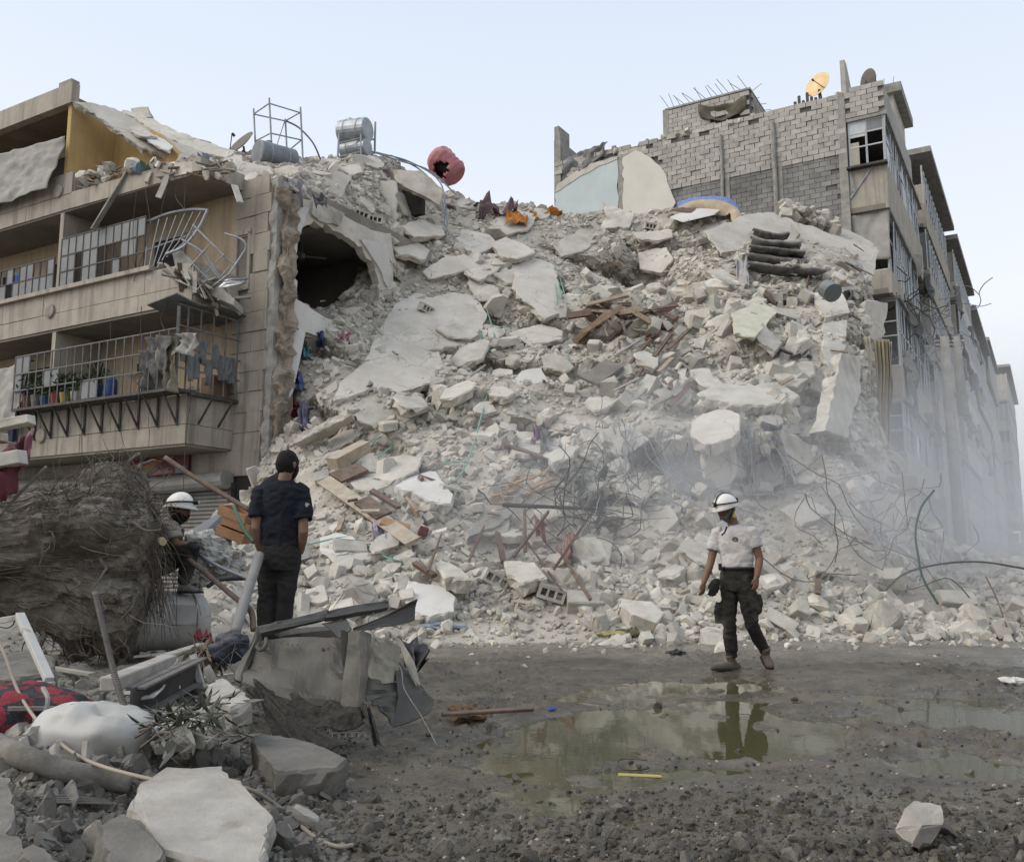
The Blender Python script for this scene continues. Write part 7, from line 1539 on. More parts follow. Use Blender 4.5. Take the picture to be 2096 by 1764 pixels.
M_PALEW_ = mat('bank_board', (.36,.33,.28), (.24,.22,.19), rough=.85, scale=6, island=.1)
RK3 = [fine_piece('shard', 860+i, 'slab_fragment', M_FSLAB) for i in range(5)] + [fine_piece('block', 870+i, 'slab_fragment', M_FSLAB) for i in range(3)]
ground_scatter(40, (-20, 560, 1325, 1560, 1), .10, .27, None, 'slab_fragment', 1.6, individual=('pale broken slab piece lying in the foreground bank', 'slab', 'pale pieces of the foreground bank', RK3))
for k in range(12):
    u, v = random.uniform(20, 560), random.uniform(1330, 1500); p = GROUND_BVH.ray_cast(CAM, ray(u, v))[0]+ZX*.05; a_ = random.uniform(-.6, .6); d = Vector((math.cos(a_), math.sin(a_), random.uniform(-.1, .15))); tag(recenter(MB().bar(p-d*.22, p+d*.22, random.uniform(.03, .07), .018).build('plank', random.choice((M_PALEW_, M_LOG, M_WHITE)))), 'short pale board lying in the foreground bank', 'plank', 'boards of the foreground bank')
# ---------------------------------------------------------------- mixed debris on the heap
random.seed(45)
def lay_bar(u0, v0, u1, v1, w_, h, m, name, label, cat, lift=.12, group=None):
    a, n = GA(u0, v0); b_, n2 = GA(u1, v1); a = a+n*lift; b_ = b_+n2*lift
    mb = MB(); mb.bar(a, b_, w_, h, up=n)
    mb.v = [tuple(Vector(p)+Vector((random.gauss(0, .008), random.gauss(0, .008), random.gauss(0, .008)))) for p in mb.v]
    return tag(recenter(mb.build(name, m)), label, cat, group)
M_PALEW = mat('pale_plank', (.44,.37,.28), (.30,.25,.185), rough=.85, scale=5, bump=.3, bscale=25, island=.1, dust=.4)
M_ORW = mat('orange_plank', (.40,.25,.12), (.28,.17,.085), rough=.8, scale=6, bump=.2, island=.2, dust=.2)
lay_bar(672, 1010, 838, 1142, .26, .06, M_PALEW, 'plank', 'long wide pale plank lying diagonally on the lower slope', 'plank', .30)
lay_bar(782, 1085, 832, 1102, .16, .07, M_ORW, 'plank', 'short orange plank beside the long pale plank', 'plank', .2)
lay_bar(690, 1008, 742, 985, .42, .05, M_DWOOD, 'cabinet_board', 'dark brown cabinet board above the long pale plank', 'board', .3)
lay_bar(700, 975, 752, 945, .30, .22, M_PALEW, 'cabinet_box', 'broken cream cabinet with dark edges above the long plank', 'cabinet', .35)
lay_bar(742, 1042, 790, 1078, .30, .04, M_DWOOD, 'cabinet_board', 'maroon brown board lying under the long pale plank', 'board', .2)
for a in ((760,1025,815,1062), (815,955,850,975), (825,985,900,1000), (1035,930,1140,962), (848,980,860,1005), (850,1180,890,1205), (1010,1110,1030,1180)): lay_bar(*a, .09, .05, M_DWOOD, 'plank', 'dark narrow plank lying on the lower rubble slope', 'plank', .22, 'dark planks on the lower slope')
lay_bar(846, 1012, 850, 1075, .12, .06, M_WOOD, 'plank', 'upright splintered plank beside the red cushion', 'plank', .25)
tag(recenter(MB().box(GA(868,1100)[0]+Vector((0,-.15,.1)), (.16,.1,.16), rot=Euler((.2,.3,.2)).to_matrix()).build('cushion', mat('dark_red', (.16,.035,.045), rough=.9, island=0), bevel=.02)), 'small dark red cushion on the lower slope', 'cushion')
for k in range(34):                                       # dark timber wreck in the upper middle
    u, v = random.uniform(1195, 1385), random.uniform(640, 715); a = random.gauss(-.1, .45); L_ = random.uniform(20, 75)
    lay_bar(u-math.cos(a)*L_/2, v-math.sin(a)*L_/2, u+math.cos(a)*L_/2, v+math.sin(a)*L_/2, random.uniform(.06, .22), .04, random.choice((M_DWOOD, M_DWOOD, M_WOOD, M_RUST)), 'plank', 'splintered dark timber in the wrecked furniture pile on the slope', 'plank', random.uniform(.1, .45), 'timbers of the wrecked furniture')
for k in range(26):
    u, v = random.uniform(1420, 1740), random.uniform(540, 620); a = random.gauss(.15, .4); L_ = random.uniform(15, 55)
    lay_bar(u-math.cos(a)*L_/2, v-math.sin(a)*L_/2, u+math.cos(a)*L_/2, v+math.sin(a)*L_/2, random.uniform(.05, .14), .04, random.choice((M_DWOOD, M_GREY, M_WOOD, M_CONC)), 'plank', 'broken board below the dark quilts on the right shoulder', 'plank', random.uniform(.1, .35), 'boards below the quilts')
for k in range(22):
    u, v = random.uniform(1270, 1420), random.uniform(690, 830); a = random.uniform(-1.2, -.3); L_ = random.uniform(20, 80)
    lay_bar(u-math.cos(a)*L_/2, v-math.sin(a)*L_/2, u+math.cos(a)*L_/2, v+math.sin(a)*L_/2, random.uniform(.04, .10), .035, random.choice((M_DWOOD, M_WOOD, M_GREY)), 'plank', 'thin slanting lath among the tumbled blocks', 'plank', random.uniform(.1, .3), 'laths among the blocks')
for k in range(16):
    u, v = random.uniform(1020, 1130), random.uniform(990, 1030); a = random.gauss(-.4, .35); L_ = random.uniform(20, 70)
    lay_bar(u-math.cos(a)*L_/2, v-math.sin(a)*L_/2, u+math.cos(a)*L_/2, v+math.sin(a)*L_/2, random.uniform(.03, .07), .03, M_ORW, 'plank', 'thin orange lath beside the rebar tangle', 'plank', random.uniform(.15, .4), 'orange laths near the rebar')
for k in range(70):
    u, v = random.uniform(620, 1750), random.uniform(450, 1270); a = random.uniform(-1.3, 1.3); L_ = random.uniform(10, 40)
    lay_bar(u-math.cos(a)*L_/2, v-math.sin(a)*L_/2, u+math.cos(a)*L_/2, v+math.sin(a)*L_/2, random.uniform(.03, .09), .03, random.choice((M_WOOD, M_PALEW, M_DWOOD, M_GREY)), 'stick', 'short broken lath scattered on the rubble heap', 'stick', random.uniform(.1, .3), 'laths scattered on the heap')
# broken chair seat
lay_bar(1205, 805, 1262, 770, .5, .06, mat('chair_grey', (.22,.20,.18), (.13,.12,.11), rough=.9), 'chair_seat', 'broken chair seat with dark frame in mid slope', 'chair', .3)
# cables and hoses
M_GREEN = mat('pale_green_conduit', (.20,.38,.31), (.16,.31,.25), rough=.6, scale=3, bump=0, island=0)
def lay_line(pts, r, m, name, label, cat, lift=.14, group=None, n=5, sm=30, sagz=0):
    q = [];
    for p in pts:
        h, nn = GA(p[0], p[1]); l_ = p[2] if len(p) > 2 else lift; q.append(h + (CAM-h).normalized()*l_)
    return tag(recenter(MB().tube(crv(q, sm), r, n).build(name, m, smooth=True)), label, cat, group)
for pts in ([(890,1000),(950,960),(1002,792,.4)], [(728,965),(770,900),(862,848,.3)], [(735,968),(800,915),(800,912)], [(916,694),(980,680),(1054,664)], [(978,620),(985,650),(984,705)], [(995,630),(1012,690),(996,722,.3)], [(770,1000),(860,962),(942,944,.4),(948,968)], [(840,1150),(790,1140),(720,1100),(625,1115)], [(810,1035),(860,985),(895,965)], [(1078,520),(1085,590),(1100,670),(1096,700)], [(1130,545),(1140,620),(1120,690),(1100,708)], [(1136,545),(1150,620),(1148,690),(1165,735)], [(1126,545),(1132,600),(1112,660),(1098,705)], [(1140,548),(1158,620),(1150,700),(1158,720)], [(860,1150),(910,1170),(918,1185)], [(1080,480),(1060,520),(1040,540)]):
    lay_line(pts, .016 if len(pts) < 4 else .014, M_GREEN, 'conduit', 'pale green plastic conduit trailing down the rubble', 'conduit', .22, 'green conduits on the heap')
for pts in ([(1912,1003,5.5),(1882,1045,5),(1874,1090,4.2),(1878,1140,2.5),(1888,1180,1.0),(1918,1232,.1)],):
    h = [P(1912,1003,15.2), P(1885,1040,15.1), P(1874,1090,15.0), P(1880,1140,14.9), P(1890,1185,14.8), P(1920,1236,14.6)]
    tag(recenter(MB().tube(crv(h, 36), .018, 8).build('hose', mat('dark_green_hose', (.022,.075,.052), (.016,.055,.04), rough=.5, bump=0, island=0), smooth=True)), 'dark green hose arching up out of the dusty rubble', 'hose')
h = [P(2120,1168,14.6), P(2010,1150,14.8), P(1920,1155,15), P(1850,1175,15), P(1810,1210,14.6)]; tag(recenter(MB().tube(crv(h, 30), .016, 6).build('cable', M_DSTEEL)), 'dark cable sweeping over the rubble at the street side', 'cable')
h = [P(2060,1282,13.2), P(2040,1225,13.8), P(2018,1180,14.4)]; tag(recenter(MB().tube(crv(h, 20), .012, 6).build('rebar', M_RUST)), 'single bent rebar rising from the rubble at the street side', 'rebar')
for k in range(12): tangle('wire_tangle', 'loose rusty wire curling over the rubble near the green hose', GA(random.uniform(1690, 1960), random.uniform(1090, 1190))[0]+Vector((0,-.2,.15)), .4, 4, random.choice((M_RUST, M_DSTEEL, M_STEEL)), .009, group='wires near the green hose', L_=1.3)
# reinforcing mesh and tangles over the dusty hollow
for k in range(9):
    u, v = random.uniform(1050, 1260), random.uniform(975, 1130); tangle('rebar_tangle', 'tangled rusty rebar and wire sprung from the lower slope', GA(u, v)[0]+Vector((0,-.35,.1)), .55, 8, random.choice((M_RUST, M_DSTEEL, M_STEEL)), .008, cat='rebar', group='rebar tangles on the lower slope', L_=1.15)
for k in range(10):
    u, v = random.uniform(1280, 1700), random.uniform(900, 1060); tangle('rebar_tangle', 'bent rebar strands hanging over the dusty hollow', GA(u, v)[0]+Vector((0,-.3,.1)), .5, 4, random.choice((M_RUST, M_STEEL)), .008, cat='rebar', group='rebar over the hollow', L_=1.0)
for k in range(64):
    u, v = random.uniform(1230, 1660), random.uniform(858, 905); a, n = GA(u, v); a = a+Vector((0,-.25,0)); L_ = random.uniform(.35, 1.3); d = Vector((random.gauss(0, .25), random.gauss(-.15, .15), -1)).normalized(); pts = [a, a+d*L_*.5+Vector((random.gauss(0, .06), 0, 0)), a+d*L_+Vector((random.gauss(0, .12), 0, 0))]
    tag(recenter(MB().tube(crv(pts, 8), .010, 4).build('rebar', random.choice((M_STEEL, M_RUST, M_STEEL)))), 'thin rebar hanging down from the ledge over the dusty hollow', 'rebar', 'rebars hanging from the ledge')
for k in range(18):
    x0 = 1335+k*5; a, _ = GA(x0, 935); b_, _ = GA(x0+45, 1010); tag(recenter(MB().bar(a+Vector((0,-.3,0)), b_+Vector((0,-.3,0)), .018).build('rebar', M_STEEL)), 'straight bar of the parallel rebar mat in the dusty hollow', 'rebar', 'rebar mat in the hollow')
for a in ((1120,1075,1050,1180), (1185,1075,1135,1205), (1150,1160,1210,1270), (1085,1150,1150,1240), (1075,1170,1085,1075), (955,1190,975,1110), (880,1210,905,1130)): lay_bar(*a, .035, .035, M_RUST, 'steel_bar', 'rusty steel bar sticking up on the lower slope', 'bar', .35, 'rusty bars on the lower slope')
lay_bar(1200, 1090, 1010, 1078, .05, .05, M_DSTEEL, 'steel_bar', 'long dark steel bar across the rebar tangle', 'bar', .5)
# cloth in the heap
def heap_cloth(u, v, w_, h, c, label, seed, lift=.25, name='garment', dust=.3, amp=.14):
    q = [GA(u+a, v+b_)[0] for a, b_ in ((-w_/2, -h/2), (w_/2, -h/2), (w_/2, h/2), (-w_/2, h/2))]; q = [p+(CAM-p).normalized()*lift for p in q]
    sheet(name, q, mat('cloth_%s_%d' % (name, seed), c, rough=.95, scale=6, bump=.3, island=0, dust=dust), 14, 14, amp, 5, label, 'cloth', seed)
heap_cloth(1125, 420, 62, 36, (.55,.22,.03), 'bright orange floral cloth on the crest of the heap', 301, .75, dust=.1, amp=.25)
heap_cloth(1058, 446, 44, 22, (.50,.20,.04), 'small orange cloth scrap below the crest', 303, .55, dust=.1)
heap_cloth(1020, 412, 78, 34, (.20,.14,.155), 'dusty mauve cloth tented over the crest', 305, .8, amp=.35)
heap_cloth(985, 405, 30, 22, (.10,.085,.085), 'dark rag on the crest beside the mauve cloth', 307, .25)
heap_cloth(1140, 925, 18, 60, (.52,.52,.53), 'white cloth hanging in the middle of the slope', 309, .4)
heap_cloth(1112, 915, 22, 70, (.06,.06,.065), 'black garment hanging beside the white cloth', 311, .35)
heap_cloth(1098, 895, 12, 40, (.24,.10,.2), 'narrow purple cloth beside the black garment', 313, .4)
heap_cloth(1040, 905, 26, 36, (.09,.06,.065), 'dark maroon rag in mid slope', 315, .3)
heap_cloth(1163, 1120, 16, 50, (.33,.16,.14), 'dusty pink cloth knotted on the lower rebar', 317, .6)
heap_cloth(1105, 1080, 14, 40, (.32,.12,.11), 'faded red cloth strips caught in the rebar tangle', 319, .6)
heap_cloth(1580, 900, 0+26, 60, (.10,.11,.12), 'dark cloth strip hanging over the dusty hollow', 321, .4)
heap_cloth(1210, 1000, 60, 60, (.09,.09,.088), 'dark net bundle slumped over the lower slope', 323, .3, amp=.3)
heap_cloth(1520, 560, 26, 60, (.34,.33,.33), 'grey plastic sheet hanging below the dark quilts', 325, .4)
heap_cloth(1640, 690, 50, 70, (.26,.255,.24), 'grey blanket sliding down the right cliff', 327, .3)
heap_cloth(1760, 620, 40, 60, (.16,.165,.16), 'dark torn sheet snagged at the right cliff edge', 329, .35)
heap_cloth(776, 1090, 30, 40, (.36,.32,.38), 'pale lilac cloth beside the long pale plank', 331, .25)
heap_cloth(610, 780, 18, 40, (.06,.09,.20), 'blue garment in the debris at the torn corner', 333, .25)
heap_cloth(600, 838, 16, 34, (.26,.03,.05), 'dark red garment in the debris at the torn corner', 335, .25)
heap_cloth(622, 850, 16, 60, (.09,.09,.14), 'dark patterned garment hanging at the torn corner', 337, .25)
heap_cloth(628, 725, 16, 20, (.10,.28,.36), 'turquoise scrap beside the white plaster panel', 339, .2)
heap_cloth(655, 695, 14, 34, (.05,.07,.16), 'navy cloth in the rubble beside the torn corner', 341, .2)
heap_cloth(705, 690, 26, 14, (.42,.2,.25), 'pink cloth scrap in the rubble near the torn room', 343, .15)
heap_cloth(1345, 600, 22, 14, (.30,.04,.04), 'small red cloth among the tumbled blocks', 345, .2)
heap_cloth(865, 1000, 14, 18, (.18,.1,.07), 'small brown rag beside the ribbed white slab', 347, .2)
# mattress hanging over the edge: pale blue top, tan side
mt = thing('mattress', 'blue patterned tan sided mattress folded over the crest', 'mattress', P(1455,450,29.6))
def mtp(s, t, k):                                           # s along, t across, k thickness 0..1
    path = crv([P(1388,424,29.4), P(1425,412,29.4), P(1475,410,29.3), P(1508,424,29.2), P(1522,452,28.9)], 40); i = min(len(path)-2, int(s*(len(path)-1))); f = s*(len(path)-1)-i; p = path[i].lerp(path[i+1], f); d = (path[i+1]-path[i]).normalized(); up = Vector((-d.z*.9, .2, abs(d.x))).normalized()
    return p + Vector((.1,.75,.5))*.75*t - up*.46*k*(1-.2*math.sin(s*9)) + Vector((0,0,.04*math.sin(t*9+s*7)))
def faces(fn, nu, nv): return MB().grid(fn, nu, nv)
m_bl = mat('blue_floral', (.07,.13,.36), (.22,.27,.42), rough=.9, scale=14, bump=.2, island=0); m_tan = mat('tan_ticking', (.50,.41,.28), (.40,.32,.21), rough=.9, scale=5, bump=.3, island=0, dust=.2)
faces(lambda s, t: mtp(s, t, 0), 30, 8).build('top_cover', m_bl, mt, smooth=True, fix=False); faces(lambda s, t: mtp(s, 0, t)-Vector((0,.06*math.sin(math.pi*t),0)), 30, 8).build('front_border', m_tan, mt, smooth=True, fix=False); faces(lambda s, t: mtp(s, t, 1), 30, 8).build('underside', m_tan, mt, smooth=True, fix=False); faces(lambda s, t: mtp(1, s, t), 8, 6).build('end_border', m_tan, mt, smooth=True, fix=False); faces(lambda s, t: mtp(0, s, t), 8, 6).build('end_border', m_tan, mt, smooth=True, fix=False); faces(lambda s, t: mtp(s, 1, t), 20, 4).build('rear_border', m_tan, mt, smooth=True, fix=False)
tag(recenter(MB().prism([P(1372,446,28.9), P(1420,428,29.3), P(1478,428,29.3), P(1462,440,28.8), P(1398,455,28.6)], Vector((0,.03,.05))).build('board', M_WHITE)), 'white board jutting out under the mattress', 'board')
tag(recenter(MB().prism([P(1375,432,29.2), P(1410,424,29.4), P(1440,425,29.4), P(1415,438,29.0)], Vector((0,.03,.06))).build('board', M_DWOOD)), 'dark red board under the mattress', 'board')
# dark quilts
M_QUILT = mat('sooty_quilt', (.20,.19,.18), (.075,.072,.068), rough=.95, scale=4, bump=.5, bscale=10, island=0, dust=.5)
M_QUILT2 = mat('dusty_quilt', (.30,.29,.275), (.16,.155,.148), rough=.95, scale=4, bump=.5, bscale=10, island=0, dust=.4)
for k, (u, v, w_, h_, lab) in enumerate(((1580,474,72,14,'dark quilt lying on top of the folded pile'), (1590,490,100,14,'grey striped quilt second from the top of the folded pile'), (1592,506,110,14,'grey quilt in the middle of the folded pile'), (1590,524,120,18,'thick sooty quilt near the bottom of the folded pile'), (1600,542,130,16,'lowest grey quilt of the folded pile'), (1655,545,70,14,'grey rug end beside the folded quilts'))):
    q = [GA(u+a, v+b_+10)[0] for a, b_ in ((-w_/2, h_), (w_/2, h_+w_*.10), (w_/2, h_+w_*.10), (-w_/2, h_))]; f_ = [P(*proj(x), GA(u, v+25)[0].y-.55) for x in q]
    y0 = GA(u, v+25)[0].y-.5; a, b_ = P(u-w_/2, v-w_*.03, y0), P(u+w_/2, v+w_*.08, y0-.15); bk = Vector((.1,.9,.12)); nu_, nv_ = 34, 9; th = h_*pxm(y0)*.9
    def qf(s_, t_):                                 # folded slab of cloth: around the front fold
        base = a.lerp(b_, s_); ang = math.pi*t_; wob = .09*float(fbm(s_*5, t_*2, k*3, 3, 131+k)); off = -math.sin(ang)*.16
        return base + bk*(.45*abs(2*t_-1)**.8 + off + wob*.6) + ZX*(th*.5*math.cos(ang) + wob*.5 - .05*math.sin(s_*math.pi))
    tag(recenter(MB().grid(qf, nu_, nv_).build('quilt', M_QUILT if k % 2 == 0 else M_QUILT2, smooth=True, fix=False, thick=.05)), lab, 'quilt')
tag(recenter(MB().tube([P(1690,590,22.6), P(1705,600,22.3)], [.22,.24], 16).build('drum', mat('teal_drum', (.15,.17,.17), rough=.6, island=0, dust=.4))), 'dull teal drum half buried near the right cliff', 'drum')
# hollow blocks lying about
for (u, v, r) in ((1970,1155,(.3,1.2,.4)), (1985,1200,(.2,.4,.2)), (925,1010,(.3,.2,.5)), (760,980,(.6,.1,.3)), (1130,1225,(.2,.3,.1)), (870,640,(.4,.2,.9)), (1330,470,(.2,.1,.2)), (1010,1200,(.1,.5,.3)), (735,445,(.2,.3,.1)), (760,455,(.1,.1,.3)), (780,505,(.3,.6,.2)), (1680,1190,(.5,.2,.3)), (1400,770,(.2,.6,.3))):
    p, n = GA(u, v); o = bpy.data.objects.new('hollow_block', HOLLOW); COL.objects.link(o); o.location = p+n*.12; o.rotation_euler = r; o.scale = (1, 1, 1); tag(o, 'hollow concrete block with round holes lying on the rubble', 'block', 'loose hollow blocks')
# ---------------------------------------------------------------- people
random.seed(61)
M_SKIN = mat('skin_tan', (.185,.105,.068), (.14,.08,.05), rough=.6, scale=12, bump=.05, island=0, spec=.35)
M_HAIR = mat('black_hair', (.016,.014,.012), (.006,.006,.005), rough=.95, scale=40, bump=.5, bscale=90, island=0)
M_GREYB = mat('grizzled_beard', (.20,.185,.165), (.07,.06,.05), rough=.9, scale=60, bump=.6, bscale=120, island=0)
M_NAVY = mat('navy_tshirt', (.010,.012,.020), (.006,.007,.012), rough=.9, scale=6, bump=.35, bscale=14, island=0)
M_TROU = mat('charcoal_trousers', (.026,.024,.023), (.015,.014,.013), rough=.9, scale=6, bump=.35, bscale=16, island=0)
M_CARGO = mat('dusty_black_cargo', (.034,.031,.026), (.014,.013,.011), rough=.95, scale=5, bump=.4, bscale=16, island=0, c3=(.075,.066,.053), s3=5, t3=(.55,.75))
M_WTEE = mat('soiled_white_tshirt', (.50,.47,.455), (.40,.375,.36), rough=.9, scale=7, bump=.35, bscale=14, island=0, c3=(.33,.30,.28), s3=6, t3=(.58,.75))
M_BOOT = mat('muddy_boot', (.13,.10,.075), (.07,.055,.042), rough=.85, scale=12, bump=.4, island=0)
M_HELM = mat('white_helmet', (.72,.70,.66), (.58,.56,.52), rough=.4, scale=6, bump=.03, island=0, c3=(.40,.37,.33), s3=9, t3=(.6,.74), spec=.5)
M_BLACK = mat('black_rubber', (.015,.015,.016), (.01,.01,.01), rough=.6, scale=9, bump=.1, island=0)
M_LENS = mat('lamp_lens', (.35,.38,.40), (.3,.32,.34), rough=.1, scale=4, bump=0, island=0, spec=.6)
M_YEL = mat('yellow_plastic', (.55,.36,.03), (.5,.32,.03), rough=.5, scale=4, bump=0, island=0)

def oval_loft(mb, secs, side, n=20):             # (centre, half width along side, half depth) sections
    side = Vector(side).normalized(); vs, fs = [], []
    for i, (c, rx, ry) in enumerate(secs):
        d = (secs[min(i+1, len(secs)-1)][0]-secs[max(i-1, 0)][0]).normalized(); x = (side - d*side.dot(d)).normalized(); y = d.cross(x)
        for j in range(n): a = 2*math.pi*j/n; vs.append(Vector(c)+x*math.cos(a)*rx+y*math.sin(a)*ry)
    k = len(secs)
    for i in range(k-1):
        for j in range(n): fs.append((i*n+j, i*n+(j+1) % n, (i+1)*n+(j+1) % n, (i+1)*n+j))
    fs += [tuple(range(n-1, -1, -1)), tuple((k-1)*n+j for j in range(n))]
    return mb.add(vs, fs)
def fuse(mb, name, m, parent, voxel=.009, smooth=4, wr=0, wseed=0):   # melt overlapping shapes into one skin
    o = mb.build(name, m, parent); r = o.modifiers.new('remesh', 'REMESH'); r.mode = 'VOXEL'; r.voxel_size = voxel; r.use_smooth_shade = True
    s = o.modifiers.new('smooth', 'SMOOTH'); s.iterations = smooth; s.factor = .5; baked(o)
    me = o.data; n = len(me.vertices); co = np.empty(n*3); me.vertices.foreach_get('co', co); co = co.reshape(-1, 3)
    if wr:
        no = np.empty(n*3); me.vertices.foreach_get('normal', no); no = no.reshape(-1, 3)
        w_ = np.abs(fbm(co[:, 0]*9, co[:, 1]*9, co[:, 2]*16, 3, wseed)); w2 = fbm(co[:, 0]*4+co[:, 2]*3, co[:, 1]*4, co[:, 2]*7, 3, wseed+5)
        co += no*((.5-w_)*wr + w2*wr*.8)[:, None]; me.vertices.foreach_set('co', co.ravel())
    me.polygons.foreach_set('use_smooth', [True]*len(me.polygons)); me.update(); me.materials.clear(); me.materials.append(m); return o
def hand(mb, w, tip, out, r=1.0, curl=.5):       # wrist, fingertip direction, thumb side; five separate fingers
    d = (tip-w).normalized(); t = (out - d*out.dot(d)).normalized(); n = d.cross(t); L_ = .085*r
    oval_loft(mb, [(w, .026*r, .020*r), (w+d*.03, .036*r, .017*r), (w+d*L_*.9, .040*r, .014*r), (w+d*L_, .036*r, .011*r)], t, 12)
    for k, (off, l_) in enumerate(((.030, .070), (.010, .078), (-.010, .073), (-.029, .058))):
        p0 = w+d*(L_*.85)+t*off*r; p1 = p0+d*l_*.45*r+n*.010*curl; p2 = p1+d*l_*.32*r*(1-curl*.3)+n*.022*curl; p3 = p2+d*l_*.22*r*(1-curl*.6)+n*.022*curl
        mb.tube([p0, p1, p2, p3], [.0098*r, .0094*r, .0086*r, .006*r], 7)
    p0 = w+d*.022+t*.026*r; p1 = p0+d*.03*r+t*.020*r+n*.006; p2 = p1+d*.03*r+t*.004*r+n*.008; mb.tube([p0, p1, p2], [.013*r, .011*r, .007*r], 7)
def head(mb, c, f, up, s=1.0):                    # skull, jaw, nose, ears
    f, up = Vector(f).normalized(), Vector(up).normalized(); up = (up-f*up.dot(f)).normalized(); x = f.cross(up)
    nu, nv = 32, 24; vs = []
    for j in range(nv+1):
        th = math.pi*j/nv
        for i in range(nu):
            ph = 2*math.pi*i/nu; a, b_, z = math.sin(th)*math.sin(ph), math.sin(th)*math.cos(ph), math.cos(th)   # a side, b front
            w_ = .074; dp = .096; h = .118
            jaw = max(0, -z); wd = w_*(1-.30*jaw**1.5); px_, py_, pz_ = a*wd, b_*dp*(1-.10*jaw if b_ < 0 else 1), z*h
            if b_ < 0: py_ *= 1-.45*jaw                       # nape tucks in
            if b_ > .5 and -.1 < z < .35: py_ -= .006*math.exp(-((abs(a)-.38)/.16)**2)*1.6   # eye sockets
            if b_ > .6: py_ += .010*math.exp(-((z-.30)/.10)**2)*math.exp(-(a/.5)**2)         # brow
            vs.append(c + (x*px_+f*py_+up*pz_)*s)
    mb.add(vs, [(j*nu+i, j*nu+(i+1) % nu, (j+1)*nu+(i+1) % nu, (j+1)*nu+i) for j in range(nv) for i in range(nu)])
    q = lambda a, b_, z: c+(x*a+f*b_+up*z)*s
    mb.tube([q(0,.088,.028), q(0,.104,.004), q(0,.112,-.014), q(0,.096,-.026)], [.008*s,.012*s,.015*s,.008*s], 8)      # nose
    for k in (-1, 1): mb.tube([q(.072*k,-.006,.024), q(.090*k,-.018,.014), q(.087*k,-.016,-.018), q(.074*k,-.002,-.032)], [.008*s,.014*s,.012*s,.006*s], 7)   # ears
    mb.tube([q(-.022,.088,-.052), q(0,.094,-.051), q(.022,.088,-.052)], .008*s, 6)      # lips
    return q
def shell(q, fn, name, m, parent, nu=36, nv=20):  # patch over the head given by (a, z) -> offset or None
    mb = MB(); return mb
def eyes(q, parent, s=1.0):
    for k in (-1, 1):
        e = MB(); e.tube([q(.030*k,.082,.024), q(.030*k,.092,.024)], [.010*s, .006*s], 8); e.build('eye', M_BLACK, parent)
        b_ = MB(); b_.tube([q(.014*k,.097,.045), q(.032*k,.094,.050), q(.052*k,.080,.044)], .005*s, 5); b_.build('eyebrow', M_HAIR, parent)
def hair_cap(q, parent, m, z0=.02, s=1.0, front=.35, grow=1.07, name='hair', low=-.35):
    mb = MB(); nu, nv = 36, 14; vs = []; fs = []
    for j in range(nv+1):
        for i in range(nu):
            ph = 2*math.pi*i/nu; b_ = math.cos(ph); zl = low + (front-low)*max(0, (b_+.25)/1.25)   # hairline lower at the nape
            z = 1 - (1-zl)*j/nv; r = math.sqrt(max(0, 1-z*z)); g = grow + .05*float(vnoise(i*1.1, j*1.1, 3))
            vs.append(q(r*math.sin(ph)*.074*g*(1-.3*max(0, -z)**1.5), r*b_*.096*g*(1-.45*max(0, -z) if b_ < 0 else 1), z*.118*g))
    fs = [(j*nu+i, j*nu+(i+1) % nu, (j+1)*nu+(i+1) % nu, (j+1)*nu+i) for j in range(nv) for i in range(nu)]
    return mb.add(vs, fs).build(name, m, parent, smooth=True, fix=True, thick=.006)
def beard(q, parent, m, grow=1.10, half=105):
    mb = MB(); nu, nv = 24, 10; vs = []
    for j in range(nv+1):
        for i in range(nu+1):
            ph = R(-half+2*half*i/nu); t = j/nv; zt = -.30+.42*abs(math.sin(ph))**4; z = zt + (-.99-zt)*t; r = math.sqrt(max(0, 1-z*z)); jaw = max(0, -z); g = grow+.03*float(vnoise(i*.9, j*.9, 7))
            vs.append(q(r*math.sin(ph)*.074*g*(1-.22*jaw**1.5), r*math.cos(ph)*.096*g+.004, z*.124*g))
    W_ = nu+1; fs = [(j*W_+i, j*W_+i+1, (j+1)*W_+i+1, (j+1)*W_+i) for j in range(nv) for i in range(nu)]
    return mb.add(vs, fs).build('beard', m, parent, smooth=True, fix=False, thick=.008)
